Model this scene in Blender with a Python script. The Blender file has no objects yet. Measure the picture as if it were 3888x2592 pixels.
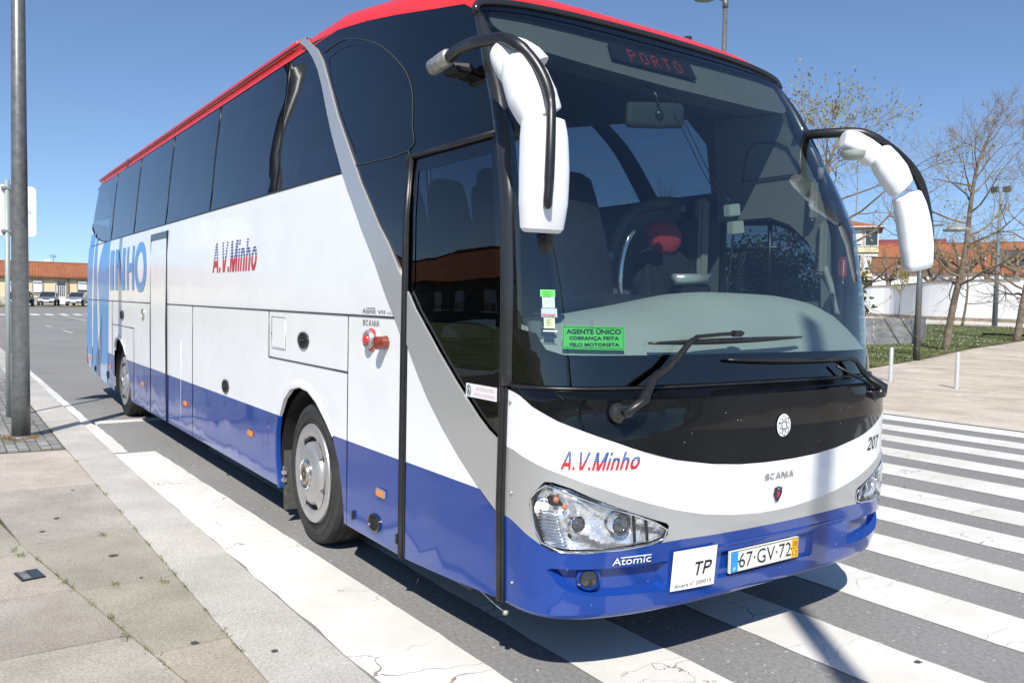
import bpy, bmesh, math, random
from mathutils import Vector, Matrix, geometry, noise
random.seed(7)
sc = bpy.context.scene
PI = math.pi
# ------------------------------------------------------------------ camera
CAM = (3.1297, -2.1396, 1.7341); YAW, PITCH, ROLL = .6042, .0469, .0208
_f = Vector((-math.cos(YAW)*math.cos(PITCH), math.sin(YAW)*math.cos(PITCH), -math.sin(PITCH)))
_r = _f.cross(Vector((0, 0, 1))).normalized(); _u = _r.cross(_f)
_c, _s = math.cos(ROLL), math.sin(ROLL)
_r2 = _c*_r + _s*_u; _u2 = -_s*_r + _c*_u
camd = bpy.data.cameras.new('camera'); cam = bpy.data.objects.new('camera', camd); sc.collection.objects.link(cam)
cam.matrix_world = Matrix(((_r2.x, _u2.x, -_f.x, CAM[0]), (_r2.y, _u2.y, -_f.y, CAM[1]), (_r2.z, _u2.z, -_f.z, CAM[2]), (0, 0, 0, 1)))
camd.sensor_width = 36; camd.lens = 18/22.2*36; camd.clip_end = 8000; camd.clip_start = .02
sc.camera = cam
# ------------------------------------------------------------------ light
SUN_EL = math.radians(46); SUN_AZ = math.atan2(.793, -.609)      # clockwise from +Y
w = bpy.data.worlds.new('World'); sc.world = w; w.use_nodes = True
nt = w.node_tree; bg = nt.nodes['Background']
sky = nt.nodes.new('ShaderNodeTexSky'); sky.sky_type = 'NISHITA'; sky.sun_disc = False
sky.sun_elevation = SUN_EL; sky.sun_rotation = SUN_AZ; sky.altitude = 1500; sky.air_density = 1.0; sky.dust_density = 0; sky.ozone_density = 1.6
stc = nt.nodes.new('ShaderNodeTexCoord'); smp = nt.nodes.new('ShaderNodeMapping'); smp.inputs['Scale'].default_value = (1, 1, .93); smp.inputs['Location'].default_value = (0, 0, .055); nt.links.new(stc.outputs['Generated'], smp.inputs[0]); nt.links.new(smp.outputs[0], sky.inputs[0])
tn = nt.nodes.new('ShaderNodeMix'); tn.data_type = 'RGBA'; tn.blend_type = 'MULTIPLY'; tn.inputs[0].default_value = 1; tn.inputs[7].default_value = (.84, .915, 1.0, 1)
nt.links.new(sky.outputs[0], tn.inputs[6]); nt.links.new(tn.outputs[2], bg.inputs[0]); bg.inputs[1].default_value = .076
sd = bpy.data.lights.new('sun', 'SUN'); sd.energy = 3.3; sd.angle = math.radians(.55); sd.color = (1, .955, .88)
so = bpy.data.objects.new('sun', sd); sc.collection.objects.link(so)
sv = Vector((.793*math.cos(SUN_EL), -.609*math.cos(SUN_EL), math.sin(SUN_EL))).normalized()
so.rotation_euler = sv.to_track_quat('Z', 'Y').to_euler(); so.location = (20, -20, 30)
sc.view_settings.view_transform = 'Standard'; sc.view_settings.look = 'None'
sc.view_settings.exposure = .90; sc.view_settings.gamma = 1; sc.view_settings.use_curve_mapping = False
sc.cycles.max_bounces = 10; sc.cycles.transparent_max_bounces = 24

# ------------------------------------------------------------------ materials
def newmat(name):
    m = bpy.data.materials.new(name); m.use_nodes = True
    return m, m.node_tree, m.node_tree.nodes['Principled BSDF']
def N(t, typ, **kw):
    n = t.nodes.new(typ)
    for k_, v in kw.items():
        if k_ in n.inputs: n.inputs[k_].default_value = v
        else: setattr(n, k_, v)
    return n
def mat(name, col, rough=.5, metal=0, coat=0, var=.0, vscale=3, bump=0, bscale=60, spec=.5, var2=None, stretch=None):
    m, t, p = newmat(name)
    p.inputs['Base Color'].default_value = (*col, 1); p.inputs['Roughness'].default_value = rough
    p.inputs['Metallic'].default_value = metal; p.inputs['Coat Weight'].default_value = coat; p.inputs['Coat Roughness'].default_value = .04
    p.inputs['Specular IOR Level'].default_value = spec
    tc = N(t, 'ShaderNodeTexCoord'); src = tc.outputs['Object']
    if stretch:
        mp = N(t, 'ShaderNodeMapping'); mp.inputs['Scale'].default_value = stretch; t.links.new(src, mp.inputs[0]); src = mp.outputs[0]
    if var:
        n = N(t, 'ShaderNodeTexNoise', Scale=vscale, Detail=8.0, Roughness=.62); t.links.new(src, n.inputs['Vector'])
        r = N(t, 'ShaderNodeValToRGB'); a = [max(0, c*(1-var)) for c in col]; b = [min(1, c*(1+var)) for c in col]
        if var2: b = list(var2)
        r.color_ramp.elements[0].position = .32; r.color_ramp.elements[1].position = .68
        r.color_ramp.elements[0].color = (*a, 1); r.color_ramp.elements[1].color = (*b, 1)
        t.links.new(n.outputs['Fac'], r.inputs[0]); t.links.new(r.outputs[0], p.inputs['Base Color'])
        rr = N(t, 'ShaderNodeMapRange'); rr.inputs['To Min'].default_value = max(0, rough-.06); rr.inputs['To Max'].default_value = min(1, rough+.06)
        t.links.new(n.outputs['Fac'], rr.inputs[0]); t.links.new(rr.outputs[0], p.inputs['Roughness'])
    if bump:
        n2 = N(t, 'ShaderNodeTexNoise', Scale=bscale, Detail=4.0); t.links.new(src, n2.inputs['Vector'])
        bn = N(t, 'ShaderNodeBump', Strength=bump, Distance=.01); t.links.new(n2.outputs['Fac'], bn.inputs['Height']); t.links.new(bn.outputs[0], p.inputs['Normal'])
    return m
def wavy_paint(name, col, rough=.16, metal=0, coat=.35, wave=.02, ws=1.4):
    """glossy vehicle paint: panels are never perfectly flat, so the reflections wander a little"""
    m, t, p = newmat(name)
    p.inputs['Base Color'].default_value = (*col, 1); p.inputs['Roughness'].default_value = rough; p.inputs['Metallic'].default_value = metal
    p.inputs['Coat Weight'].default_value = coat; p.inputs['Coat Roughness'].default_value = .03
    if name.startswith('black'): p.inputs['Specular IOR Level'].default_value = .22
    tc = N(t, 'ShaderNodeTexCoord'); n = N(t, 'ShaderNodeTexNoise', Scale=ws, Detail=1.5); t.links.new(tc.outputs['Object'], n.inputs['Vector'])
    b = N(t, 'ShaderNodeBump', Strength=1.0, Distance=wave); t.links.new(n.outputs['Fac'], b.inputs['Height'])
    t.links.new(b.outputs[0], p.inputs['Normal']); t.links.new(b.outputs[0], p.inputs['Coat Normal'])
    # road dust: faint, uneven, thicker in patches
    n2 = N(t, 'ShaderNodeTexNoise', Scale=2.6, Detail=9.0, Roughness=.7); t.links.new(tc.outputs['Object'], n2.inputs['Vector'])
    r = N(t, 'ShaderNodeValToRGB'); r.color_ramp.elements[0].position = .45; r.color_ramp.elements[1].position = .8
    r.color_ramp.elements[0].color = (*col, 1); r.color_ramp.elements[1].color = (*[c*.88+(.04 if min(col) > .2 else .006) for c in col], 1)
    t.links.new(n2.outputs['Fac'], r.inputs[0]); t.links.new(r.outputs[0], p.inputs['Base Color'])
    return m
def glass(name, tint, rough=0, ior=1.5, wave=0, ws=1.2, extra=0):
    m, t, p = newmat(name); t.nodes.remove(p); out = t.nodes['Material Output']
    tr = N(t, 'ShaderNodeBsdfTransparent'); tr.inputs[0].default_value = (*tint, 1)
    gl = N(t, 'ShaderNodeBsdfGlossy'); gl.inputs['Roughness'].default_value = rough; gl.inputs[0].default_value = (.95, .97, 1, 1)
    fr = N(t, 'ShaderNodeLayerWeight', Blend=.5); mx = N(t, 'ShaderNodeMixShader')
    if wave:
        tc = N(t, 'ShaderNodeTexCoord'); n = N(t, 'ShaderNodeTexNoise', Scale=ws, Detail=1.0); t.links.new(tc.outputs['Object'], n.inputs['Vector'])
        b = N(t, 'ShaderNodeBump', Strength=1.0, Distance=wave); t.links.new(n.outputs['Fac'], b.inputs['Height'])
        t.links.new(b.outputs[0], gl.inputs['Normal']); t.links.new(b.outputs[0], fr.inputs['Normal'])
    pw = N(t, 'ShaderNodeMath', operation='POWER'); pw.inputs[1].default_value = 4.6; t.links.new(fr.outputs['Facing'], pw.inputs[0])
    ad = N(t, 'ShaderNodeMath', operation='MULTIPLY_ADD'); ad.inputs[1].default_value = .90; ad.inputs[2].default_value = .055+extra; ad.use_clamp = True
    t.links.new(pw.outputs[0], ad.inputs[0]); t.links.new(ad.outputs[0], mx.inputs[0]); t.links.new(tr.outputs[0], mx.inputs[1]); t.links.new(gl.outputs[0], mx.inputs[2])
    t.links.new(mx.outputs[0], out.inputs[0]); return m
def emis(name, col, st):
    m, t, p = newmat(name); p.inputs['Base Color'].default_value = (0.02, 0, 0, 1)
    p.inputs['Emission Color'].default_value = (*col, 1); p.inputs['Emission Strength'].default_value = st; return m
M = {}
M['white'] = wavy_paint('white_paint', (.84, .84, .84), rough=.22, coat=.2, wave=.007)
M['blue'] = wavy_paint('blue_paint', (.009, .050, .275), rough=.12, wave=.016)
M['sky'] = wavy_paint('light_blue_paint', (.05, .29, .66), rough=.25, coat=.15, wave=.012)
M['paleblue'] = wavy_paint('pale_blue_paint', (.30, .50, .72), wave=.02)
M['silver'] = wavy_paint('silver_paint', (.56, .56, .55), rough=.36, metal=.55, wave=.006)
M['red'] = wavy_paint('red_paint', (.78, .020, .010), rough=.38, coat=.5, wave=.01)
M['black'] = wavy_paint('black_gloss_paint', (.004, .005, .007), rough=.07, coat=.35, wave=.009, ws=1.1)
M['blackglass'] = glass('dark_panel_glass', (.0, .0, .0), wave=.006, extra=.02)
M['rubber'] = mat('black_rubber', (.012, .012, .013), rough=.38, var=.3, vscale=20, spec=.6)
M['trim'] = mat('dark_trim', (.02, .02, .021), rough=.28, coat=.3)
M['tint'] = glass('tinted_window_glass', (.20, .25, .31), wave=.003, extra=.02)
M['doorglass'] = glass('door_window_glass', (.16, .19, .22), wave=.003, extra=.0)
M['ws'] = glass('windscreen_glass', (.58, .655, .65), wave=.004, extra=.03)
M['lens'] = glass('clear_lamp_glass', (.97, .98, 1), wave=.003, ws=20, extra=.02)
M['chrome'] = mat('chrome', (.86, .87, .88), rough=.09, metal=1)
M['reflector'] = mat('lamp_reflector', (.93, .93, .91), rough=.16, metal=.72, bump=.5, bscale=45)
M['alu'] = mat('silver_wheel_paint', (.44, .43, .42), rough=.36, metal=.6, var=.08, vscale=9)
M['amber'] = mat('amber_lamp_plastic', (.70, .23, .015), rough=.15, coat=.6)
M['redlamp'] = mat('red_lamp_plastic', (.65, .03, .015), rough=.15, coat=.6)
M['tyre'] = mat('tyre_rubber', (.028, .027, .026), rough=.75, var=.5, vscale=7, bump=.3, bscale=90)
M['darkvoid'] = mat('underbody_black', (.008, .008, .008), rough=.9)
M['mirrorwhite'] = mat('white_plastic', (.82, .83, .84), rough=.38, var=.03, vscale=6, bump=.03, bscale=300)
M['grime'] = mat('worn_metal', (.42, .41, .38), rough=.4, metal=.5, var=.45, vscale=30)
M['dash'] = mat('dashboard_vinyl', (.43, .455, .42), rough=.75, var=.06, bump=.15, bscale=400)
M['lining'] = mat('grey_lining', (.13, .14, .14), rough=.85, var=.08)
M['liningdark'] = mat('dark_lining', (.035, .038, .042), rough=.85)
M['ceiling'] = mat('ceiling_lining', (.05, .055, .06), rough=.9)
M['floor'] = mat('bus_floor', (.05, .05, .055), rough=.8)
M['seat'] = mat('dark_seat_fabric', (.012, .013, .016), rough=.9, var=.4, vscale=25)
M['seatpat'] = mat('patterned_seat_fabric', (.025, .025, .045), rough=.95, var=.8, vscale=40)
M['redcloth'] = mat('red_cloth', (.36, .03, .045), rough=.95, var=.2, vscale=20, bump=.6, bscale=30)
M['offwhite'] = mat('off_white_plastic', (.42, .46, .41), rough=.5)
M['print'] = mat('black_print', (.012, .012, .014), rough=.5)
M['blueprint'] = mat('blue_print', (.035, .055, .30), rough=.4)
M['redprint'] = mat('red_print', (.55, .03, .04), rough=.4)
M['greyprint'] = mat('grey_print', (.16, .17, .18), rough=.4)
M['paper'] = mat('white_card', (.80, .80, .80), rough=.5)
M['green'] = mat('bright_green_card', (.17, .90, .14), rough=.5)
M['palegreen'] = mat('pale_green_sticker', (.62, .82, .42), rough=.5)
M['eublue'] = mat('plate_blue', (.02, .30, .72), rough=.4)
M['plateyellow'] = mat('plate_yellow', (.80, .42, .02), rough=.4)
M['platewhite'] = mat('plate_white', (.72, .74, .66), rough=.35)
M['led'] = emis('led_red', (1, .07, .025), .42)
M['cardtag'] = mat('red_tag', (.38, .06, .05), rough=.5)

# ------------------------------------------------------------------ helpers
def link(o, parent=None):
    sc.collection.objects.link(o)
    if parent is not None: o.parent = parent
    return o
def obj(name, bm, mats, parent=None, smooth=True, angle=40):
    me = bpy.data.meshes.new(name)
    if smooth:
        for f in bm.faces: f.smooth = True
        ca = math.radians(angle)
        for e in bm.edges:
            if len(e.link_faces) == 2 and e.calc_face_angle(0) > ca: e.smooth = False
    bm.to_mesh(me); bm.free()
    for m in (mats if isinstance(mats, (list, tuple)) else [mats]): me.materials.append(m)
    return link(bpy.data.objects.new(name, me), parent)
def tag(o, label, cat, group=None, kind=None):
    if label: o['label'] = label
    if cat: o['category'] = cat
    if group: o['group'] = group
    if kind: o['kind'] = kind
    return o
def thing(name, label, cat, loc=(0, 0, 0), rz=0, group=None):
    o = bpy.data.objects.new(name, None); sc.collection.objects.link(o); o.location = loc; o.rotation_euler = (0, 0, rz)
    return tag(o, label, cat, group)
def box(bm, c, s, mi=0, rot=None, bev=0):
    r = bmesh.ops.create_cube(bm, size=1); vs = r['verts']
    for v in vs: v.co = Vector((v.co.x*s[0], v.co.y*s[1], v.co.z*s[2]))
    if bev:
        es = list({e for v in vs for e in v.link_edges})
        r2 = bmesh.ops.bevel(bm, geom=es, offset=bev, segments=2, affect='EDGES'); vs = list({v for f in r2['faces'] for v in f.verts} | {v for v in vs if v.is_valid})
        done = set(vs); stack = list(vs)
        while stack:
            v = stack.pop()
            for e in v.link_edges:
                o_ = e.other_vert(v)
                if o_ not in done: done.add(o_); stack.append(o_)
        vs = list(done)
    for v in vs:
        p = v.co.copy()
        if rot is not None: p = rot @ p
        v.co = p + Vector(c)
    for f in {f for v in vs for f in v.link_faces}: f.material_index = mi
    return vs
def frame(d):
    d = d.normalized(); a = Vector((0, 0, 1)) if abs(d.z) < .93 else Vector((1, 0, 0))
    x = d.cross(a).normalized(); return x, d.cross(x).normalized()
def tube(bm, pts, rad, seg=12, cap=True, mi=0, sx=1, sy=1):
    pts = [Vector(p) for p in pts]; rings = []
    if not isinstance(rad, (list, tuple)): rad = [rad]*len(pts)
    px = None
    for i, p in enumerate(pts):
        d = (pts[min(i+1, len(pts)-1)] - pts[max(i-1, 0)])
        if d.length < 1e-7: d = Vector((0, 0, 1))
        d.normalize()
        if px is None: px, py = frame(d)
        else:
            px = (px - d*px.dot(d)).normalized(); py = d.cross(px)
        rings.append([bm.verts.new(p + px*math.cos(a)*rad[i]*sx + py*math.sin(a)*rad[i]*sy) for a in (2*PI*k/seg for k in range(seg))])
    for a, b in zip(rings, rings[1:]):
        for k in range(seg):
            f = bm.faces.new((a[k], a[(k+1) % seg], b[(k+1) % seg], b[k])); f.material_index = mi
    if cap and seg > 2:
        for r in (rings[0][::-1], rings[-1]):
            f = bm.faces.new(r); f.material_index = mi
    return rings
def spline(pts, n=6):
    pts = [Vector(p) for p in pts]; P = [pts[0]] + pts + [pts[-1]]; out = []
    for i in range(1, len(P)-2):
        for k in range(n):
            t = k/n; a, b, c, d = P[i-1:i+3]
            out.append(.5*((2*b) + (c-a)*t + (2*a-5*b+4*c-d)*t*t + (3*b-3*c+d-a)*t**3))
    out.append(pts[-1]); return out
def lathe(bm, prof, axis='y', c=(0, 0, 0), seg=40, mi=0):
    """prof: list of (radius, along)"""
    rings = []
    for r, a in prof:
        ring = []
        for k in range(seg):
            t = 2*PI*k/seg; u, v = r*math.cos(t), r*math.sin(t)
            p = {'y': (u, a, v), 'x': (a, u, v), 'z': (u, v, a)}[axis]
            ring.append(bm.verts.new((p[0]+c[0], p[1]+c[1], p[2]+c[2])))
        rings.append(ring)
    for a, b in zip(rings, rings[1:]):
        for k in range(seg):
            f = bm.faces.new((a[k], a[(k+1) % seg], b[(k+1) % seg], b[k])); f.material_index = mi
    return rings
def ipl(tab, x):
    if x <= tab[0][0]: return tab[0][1]
    for (a, b), (c, d) in zip(tab, tab[1:]):
        if x <= c: return b + (d-b)*(x-a)/(c-a)
    return tab[-1][1]
def frange(a, b, s):
    out = []
    while a < b: out.append(a); a += s
    return out
def flat(polys, cutsa=(), cutsb=(), bm=None):
    """polys: [(loops, material_index)], loops[0] outer, others holes; 2D (a,b) -> bmesh in the z=0 plane, cut by grid lines"""
    bm = bm or bmesh.new()
    for loops, mi in polys:
        L = [[Vector((p[0], p[1], 0)) for p in l] for l in loops]
        flatv = [v for l in L for v in l]; tri = geometry.tessellate_polygon(L)
        vs = [bm.verts.new(v) for v in flatv]
        for t in tri:
            try:
                f = bm.faces.new([vs[i] for i in t]); f.material_index = mi
            except ValueError: pass
    for c in cutsa: bmesh.ops.bisect_plane(bm, geom=bm.verts[:]+bm.edges[:]+bm.faces[:], plane_co=(c, 0, 0), plane_no=(1, 0, 0), dist=1e-5)
    for c in cutsb: bmesh.ops.bisect_plane(bm, geom=bm.verts[:]+bm.edges[:]+bm.faces[:], plane_co=(0, c, 0), plane_no=(0, 1, 0), dist=1e-5)
    bmesh.ops.dissolve_degenerate(bm, dist=1e-6, edges=bm.edges[:])
    return bm
def mapped(bm, fn, off=0, ref=None):
    for v in bm.verts: v.co = Vector(fn(v.co.x, v.co.y, off+v.co.z))
    bmesh.ops.recalc_face_normals(bm, faces=bm.faces[:])
    return bm
def walls(bm, loop, fn, o0, o1, mi=0, closed=True):
    a = [bm.verts.new(fn(p[0], p[1], o0)) for p in loop]; b = [bm.verts.new(fn(p[0], p[1], o1)) for p in loop]
    n = len(loop)
    for i in range(n if closed else n-1):
        j = (i+1) % n; f = bm.faces.new((a[i], a[j], b[j], b[i])); f.material_index = mi
def textmesh(s, a0, b0, a1, b1, shear=0, bold=0.0, cuts=0):
    """the string as a flat mesh scaled into the box a0..a1 x b0..b1 (a may run backwards)"""
    cu = bpy.data.curves.new('t', 'FONT'); cu.body = s; cu.offset = bold; cu.shear = 0; cu.resolution_u = 3
    o = bpy.data.objects.new('t', cu); sc.collection.objects.link(o); bpy.context.view_layer.update()
    me = bpy.data.meshes.new_from_object(o.evaluated_get(bpy.context.evaluated_depsgraph_get()))
    bm = bmesh.new(); bm.from_mesh(me); bpy.data.objects.remove(o); bpy.data.curves.remove(cu); bpy.data.meshes.remove(me)
    xs = [v.co.x for v in bm.verts]; ys = [v.co.y for v in bm.verts]; x0, x1, y0, y1 = min(xs), max(xs), min(ys), max(ys)
    sg = 1 if a1 > a0 else -1
    A0, A1 = a0, a1 - sg*abs(shear)*(b1-b0)
    for v in bm.verts:
        ty = (v.co.y-y0)/(y1-y0); v.co = Vector((A0+(A1-A0)*(v.co.x-x0)/(x1-x0)+sg*shear*(b1-b0)*ty, b0+(b1-b0)*ty, 0))
    return bm

def arc(cx, cy, rx, ry, a0, a1, n=18): return [(cx+rx*math.cos(math.radians(a0+(a1-a0)*i/n)), cy+ry*math.sin(math.radians(a0+(a1-a0)*i/n))) for i in range(n+1)]
GL = {'A': (.88, [[(.05, -.1), (.44, 1.12), (.83, -.1)], [(.22, .29), (.66, .29)]]), 'V': (.84, [[(.03, 1.1), (.42, -.14), (.81, 1.1)]]), 'M': (1.0, [[(.09, 0), (.09, 1)], [(.91, 0), (.91, 1)], [(.12, 1.06), (.5, -.06), (.88, 1.06)]]),
 'i': (.18, [[(.09, 0), (.09, .72)], [(.09, .84), (.09, 1)]]), 'n': (.58, [[(.09, 0), (.09, .72)], [(.09, .46), (.15, .59), (.29, .65), (.43, .60), (.49, .46), (.49, 0)]]), 'h': (.58, [[(.09, 0), (.09, 1)], [(.09, .46), (.15, .59), (.29, .65), (.43, .60), (.49, .46), (.49, 0)]]),
 'o': (.66, [arc(.33, .36, .25, .29, 0, 360)]), '.': (.2, [[(.1, 0), (.1, .17)]]), 'S': (.78, [[(.68, .70), (.62, .86), (.40, .92), (.18, .87), (.10, .72), (.18, .58), (.40, .51), (.62, .43), (.70, .27), (.62, .12), (.40, .07), (.16, .12), (.08, .30)]]),
 'C': (.80, [arc(.44, .5, .36, .43, 48, 312)]), 'G': (.88, [arc(.44, .5, .36, .43, 48, 330), [(.46, .45), (.80, .45), (.80, .10)]]), 'N': (.80, [[(.09, 0), (.09, 1)], [(.71, 0), (.71, 1)], [(.08, 1.04), (.72, -.04)]]), 'I': (.18, [[(.09, 0), (.09, 1)]]),
 'T': (.74, [[(0, .915), (.74, .915)], [(.37, 0), (.37, .9)]]), 'P': (.74, [[(.09, 0), (.09, 1)], [(.09, .915), (.44, .915), (.60, .85), (.65, .70), (.60, .55), (.44, .47), (.09, .47)]]), 'H': (.78, [[(.09, 0), (.09, 1)], [(.69, 0), (.69, 1)], [(.09, .52), (.69, .52)]]),
 'O': (.92, [arc(.46, .5, .37, .42, 0, 360, 28)]), '2': (.68, [[(.08, .68), (.14, .86), (.34, .92), (.54, .86), (.60, .70), (.52, .52), (.10, .085), (.66, .085)]]), '0': (.66, [arc(.33, .5, .25, .42, 0, 360, 24)]), '7': (.66, [[(.03, .915), (.60, .915), (.42, .55), (.28, -.05)]]), ' ': (.3, [])}
def ribbon(bm, pts, th, z=0, closed=False):
    n = len(pts); closed = closed or (abs(pts[0][0]-pts[-1][0])+abs(pts[0][1]-pts[-1][1]) < 1e-4)
    if closed: pts = pts[:-1]; n = len(pts)
    L, Rr = [], []
    for i, p in enumerate(pts):
        a = pts[i-1] if (i or closed) else None; b = pts[(i+1) % n] if (i < n-1 or closed) else None
        d1 = Vector((p[0]-a[0], p[1]-a[1])).normalized() if a else None; d2 = Vector((b[0]-p[0], b[1]-p[1])).normalized() if b else None
        d1 = d1 or d2; d2 = d2 or d1; m = (d1+d2).normalized(); nn = Vector((-m.y, m.x)); c = max(.28, nn.dot(Vector((-d1.y, d1.x)))); o = nn*th/2/c
        L.append(bm.verts.new((p[0]+o.x, p[1]+o.y, z))); Rr.append(bm.verts.new((p[0]-o.x, p[1]-o.y, z)))
    for i in range(n if closed else n-1): j = (i+1) % n; bm.faces.new((L[i], L[j], Rr[j], Rr[i]))
def blocktext(s, a0, b0, a1, b1, slant=0, th=.17, gap=.13, sq=None):
    """heavy sign lettering built from strokes; crossing strokes sit a hair apart"""
    bm = bmesh.new(); x = 0
    for ch in s:
        w_, st = GL[ch]
        for k_, pl_ in enumerate(st): ribbon(bm, [(x+p[0], p[1]) for p in pl_], th, .001*k_)
        x += w_+gap
    x -= gap
    for c, nz in ((0, -1), (1, 1)): bmesh.ops.bisect_plane(bm, geom=bm.verts[:]+bm.edges[:]+bm.faces[:], plane_co=(0, c, 0), plane_no=(0, nz, 0), clear_outer=True)
    H = b1-b0; sg = 1 if a1 > a0 else -1; wd = (a1-a0)-sg*slant*H
    for v in bm.verts: v.co = Vector((a0+v.co.x/x*wd+sg*slant*H*v.co.y, b0+H*v.co.y, v.co.z))
    return bm
# ------------------------------------------------------------------ coach surfaces (x forward, right side at y=0, left side at y=2.55)
W2 = 1.275
X0 = [(.2, 0), (1.32, 0), (1.36, -.045), (1.8, -.04), (2.2, -.055), (2.45, -.11), (2.7, -.21), (3.0, -.36), (3.2, -.49), (3.35, -.62), (3.6, -.9)]
INS = [(.2, .03), (.3, 0), (2.2, 0), (2.45, .015), (2.7, .045), (3.0, .07), (3.2, .09), (3.55, .13)]
BB = [(.2, .36), (.26, .42), (.33, .465), (.42, .48), (.58, .49), (.7, .51), (.9, .53), (1.15, .54), (1.32, .53), (1.36, .47), (1.8, .39), (2.2, .30), (2.45, .21), (2.7, .14), (3.0, .095), (3.2, .09), (3.6, .09)]
NN = [(.2, 3.3), (2.2, 3.3), (2.7, 3.0), (3.2, 2.7), (3.6, 2.6)]
REAR = [(.3, -12.9), (.49, -12.97), (.85, -13.15), (1.65, -13.1), (2.65, -13.0), (3.0, -12.95), (3.5, -12.75), (3.7, -12.6)]
NF_ = [(.35, 0), (.42, .3), (.5, .62), (.71, .58), (.82, .4), (.92, .1), (1.0, 0)]
def fs(v, z, off=0):
    v = max(-1, min(1, v)); Y = math.sin(PI/2*v); n = ipl(NN, z)+(ipl(NF_, z)*min(1, v/.4) if v > 0 else 0); hw = W2-ipl(INS, z)+off; b = ipl(BB, z)+off
    return (ipl(X0, z)+b*max(0, 1-abs(Y)**n)**(1/n), W2+hw*Y, z)
def side_y(x, z):
    y = ipl(INS, z); xr = ipl(REAR, z)+.02; R = .3
    if x < xr:
        d = min(R, xr-x); y += R-math.sqrt(max(0, R*R-d*d))
    return y
def sr(x, z, off=0): return (x, side_y(x, z)-off, z)
def sl(x, z, off=0): return (x, 2*W2-side_y(x, z)+off, z)
def nose(v, z, off=0):          # bonnet panel: dished round each wiper pivot, rolled lip at the top
    for s_ in (-1, 1):
        d2 = ((v-s_*.56)/.16)**2+((z-1.262)/.075)**2; off += -.022*math.exp(-d2) if s_ < 0 else 0
        d3 = ((v-s_*.40)/.10)**2+((z-1.22)/.14)**2; off += .012*math.exp(-d3)
    return fs(v, z, off)
VC = [-.985, -.965, -.94] + [-.9+.05*i for i in range(37)] + [.94, .965, .985]
ZC = frange(.4, 3.4, .1) + [.26, .33, 1.32, 1.36]
XC = frange(-13.3, .2, .25) + [-12.7, -12.8, -12.9, -13.05, -13.1, -13.15, -13.2]
ZS = [.3, .6, .85, 1.2, 1.65, 2.2, 2.32, 2.45, 2.57, 2.7, 2.85, 3.0, 3.1, 3.2, 3.3, 3.4, 3.5]
def mir(half): return half + [(-a, b) for a, b in reversed(half) if abs(a) > 1e-6]
noseH = [(-1, 1.342), (-.987, 1.331), (-.9152, 1.276), (-.7995, 1.223), (-.723, 1.196), (-.594, 1.144), (-.4964, 1.1), (-.3709, 1.046), (-.2447, 1.008), (-.1468, .99), (-.06, .983), (0, .982)]
whiteH = [(-1, 1.075), (-.957, 1.049), (-.8822, 1.023), (-.7613, .989), (-.6177, .935), (-.4864, .874), (-.3581, .813), (-.2607, .774), (-.1622, .747), (-.06, .730), (0, .728)]
head = [(-.8529, .954), (-.8772, .925), (-.9127, .878), (-.918, .84), (-.9035, .78), (-.8813, .716), (-.8545, .671), (-.8064, .651), (-.7529, .642), (-.6597, .642), (-.567, .649), (-.4619, .654), (-.3942, .666), (-.3774, .701), (-.3764, .743), (-.3849, .756), (-.4738, .805), (-.5461, .844), (-.6202, .88), (-.7381, .936), (-.8149, .956)]
lens = [(-.8915, .906), (-.9160, .868), (-.9056, .802), (-.8867, .738), (-.8535, .681), (-.7626, .648), (-.6612, .646), (-.5333, .654), (-.4298, .664), (-.3877, .684), (-.380, .725), (-.4162, .76), (-.492, .808), (-.6005, .852), (-.6969, .893), (-.7624, .921), (-.8457, .940)]
sbA = [(-1, .754), (-.9933, .749), (-.9333, .708)]
sbB = [(-.3257, .668), (-.2241, .664), (-.1, .660), (0, .659)]
fogrec = [(-.82, .560), (-.80, .572), (-.6533, .572), (-.4953, .572), (-.370, .574), (-.362, .56), (-.360, .46), (-.375, .442), (-.50, .442), (-.6287, .452), (-.7088, .470), (-.76, .495)]
plrec = [(-.187, .560), (-.18, .567), (.178, .567), (.185, .560), (.185, .445), (.178, .438), (-.18, .436), (-.187, .443)]
neg = lambda L: [(-a, b) for a, b in L][::-1]

bus = thing('coach_bus', 'large white, red and blue coach with silver swoosh, parked across the zebra crossing', 'coach')
def part(name, bm, m, p=None, **kw): return obj(name, bm, m, p or bus, **kw)

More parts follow.
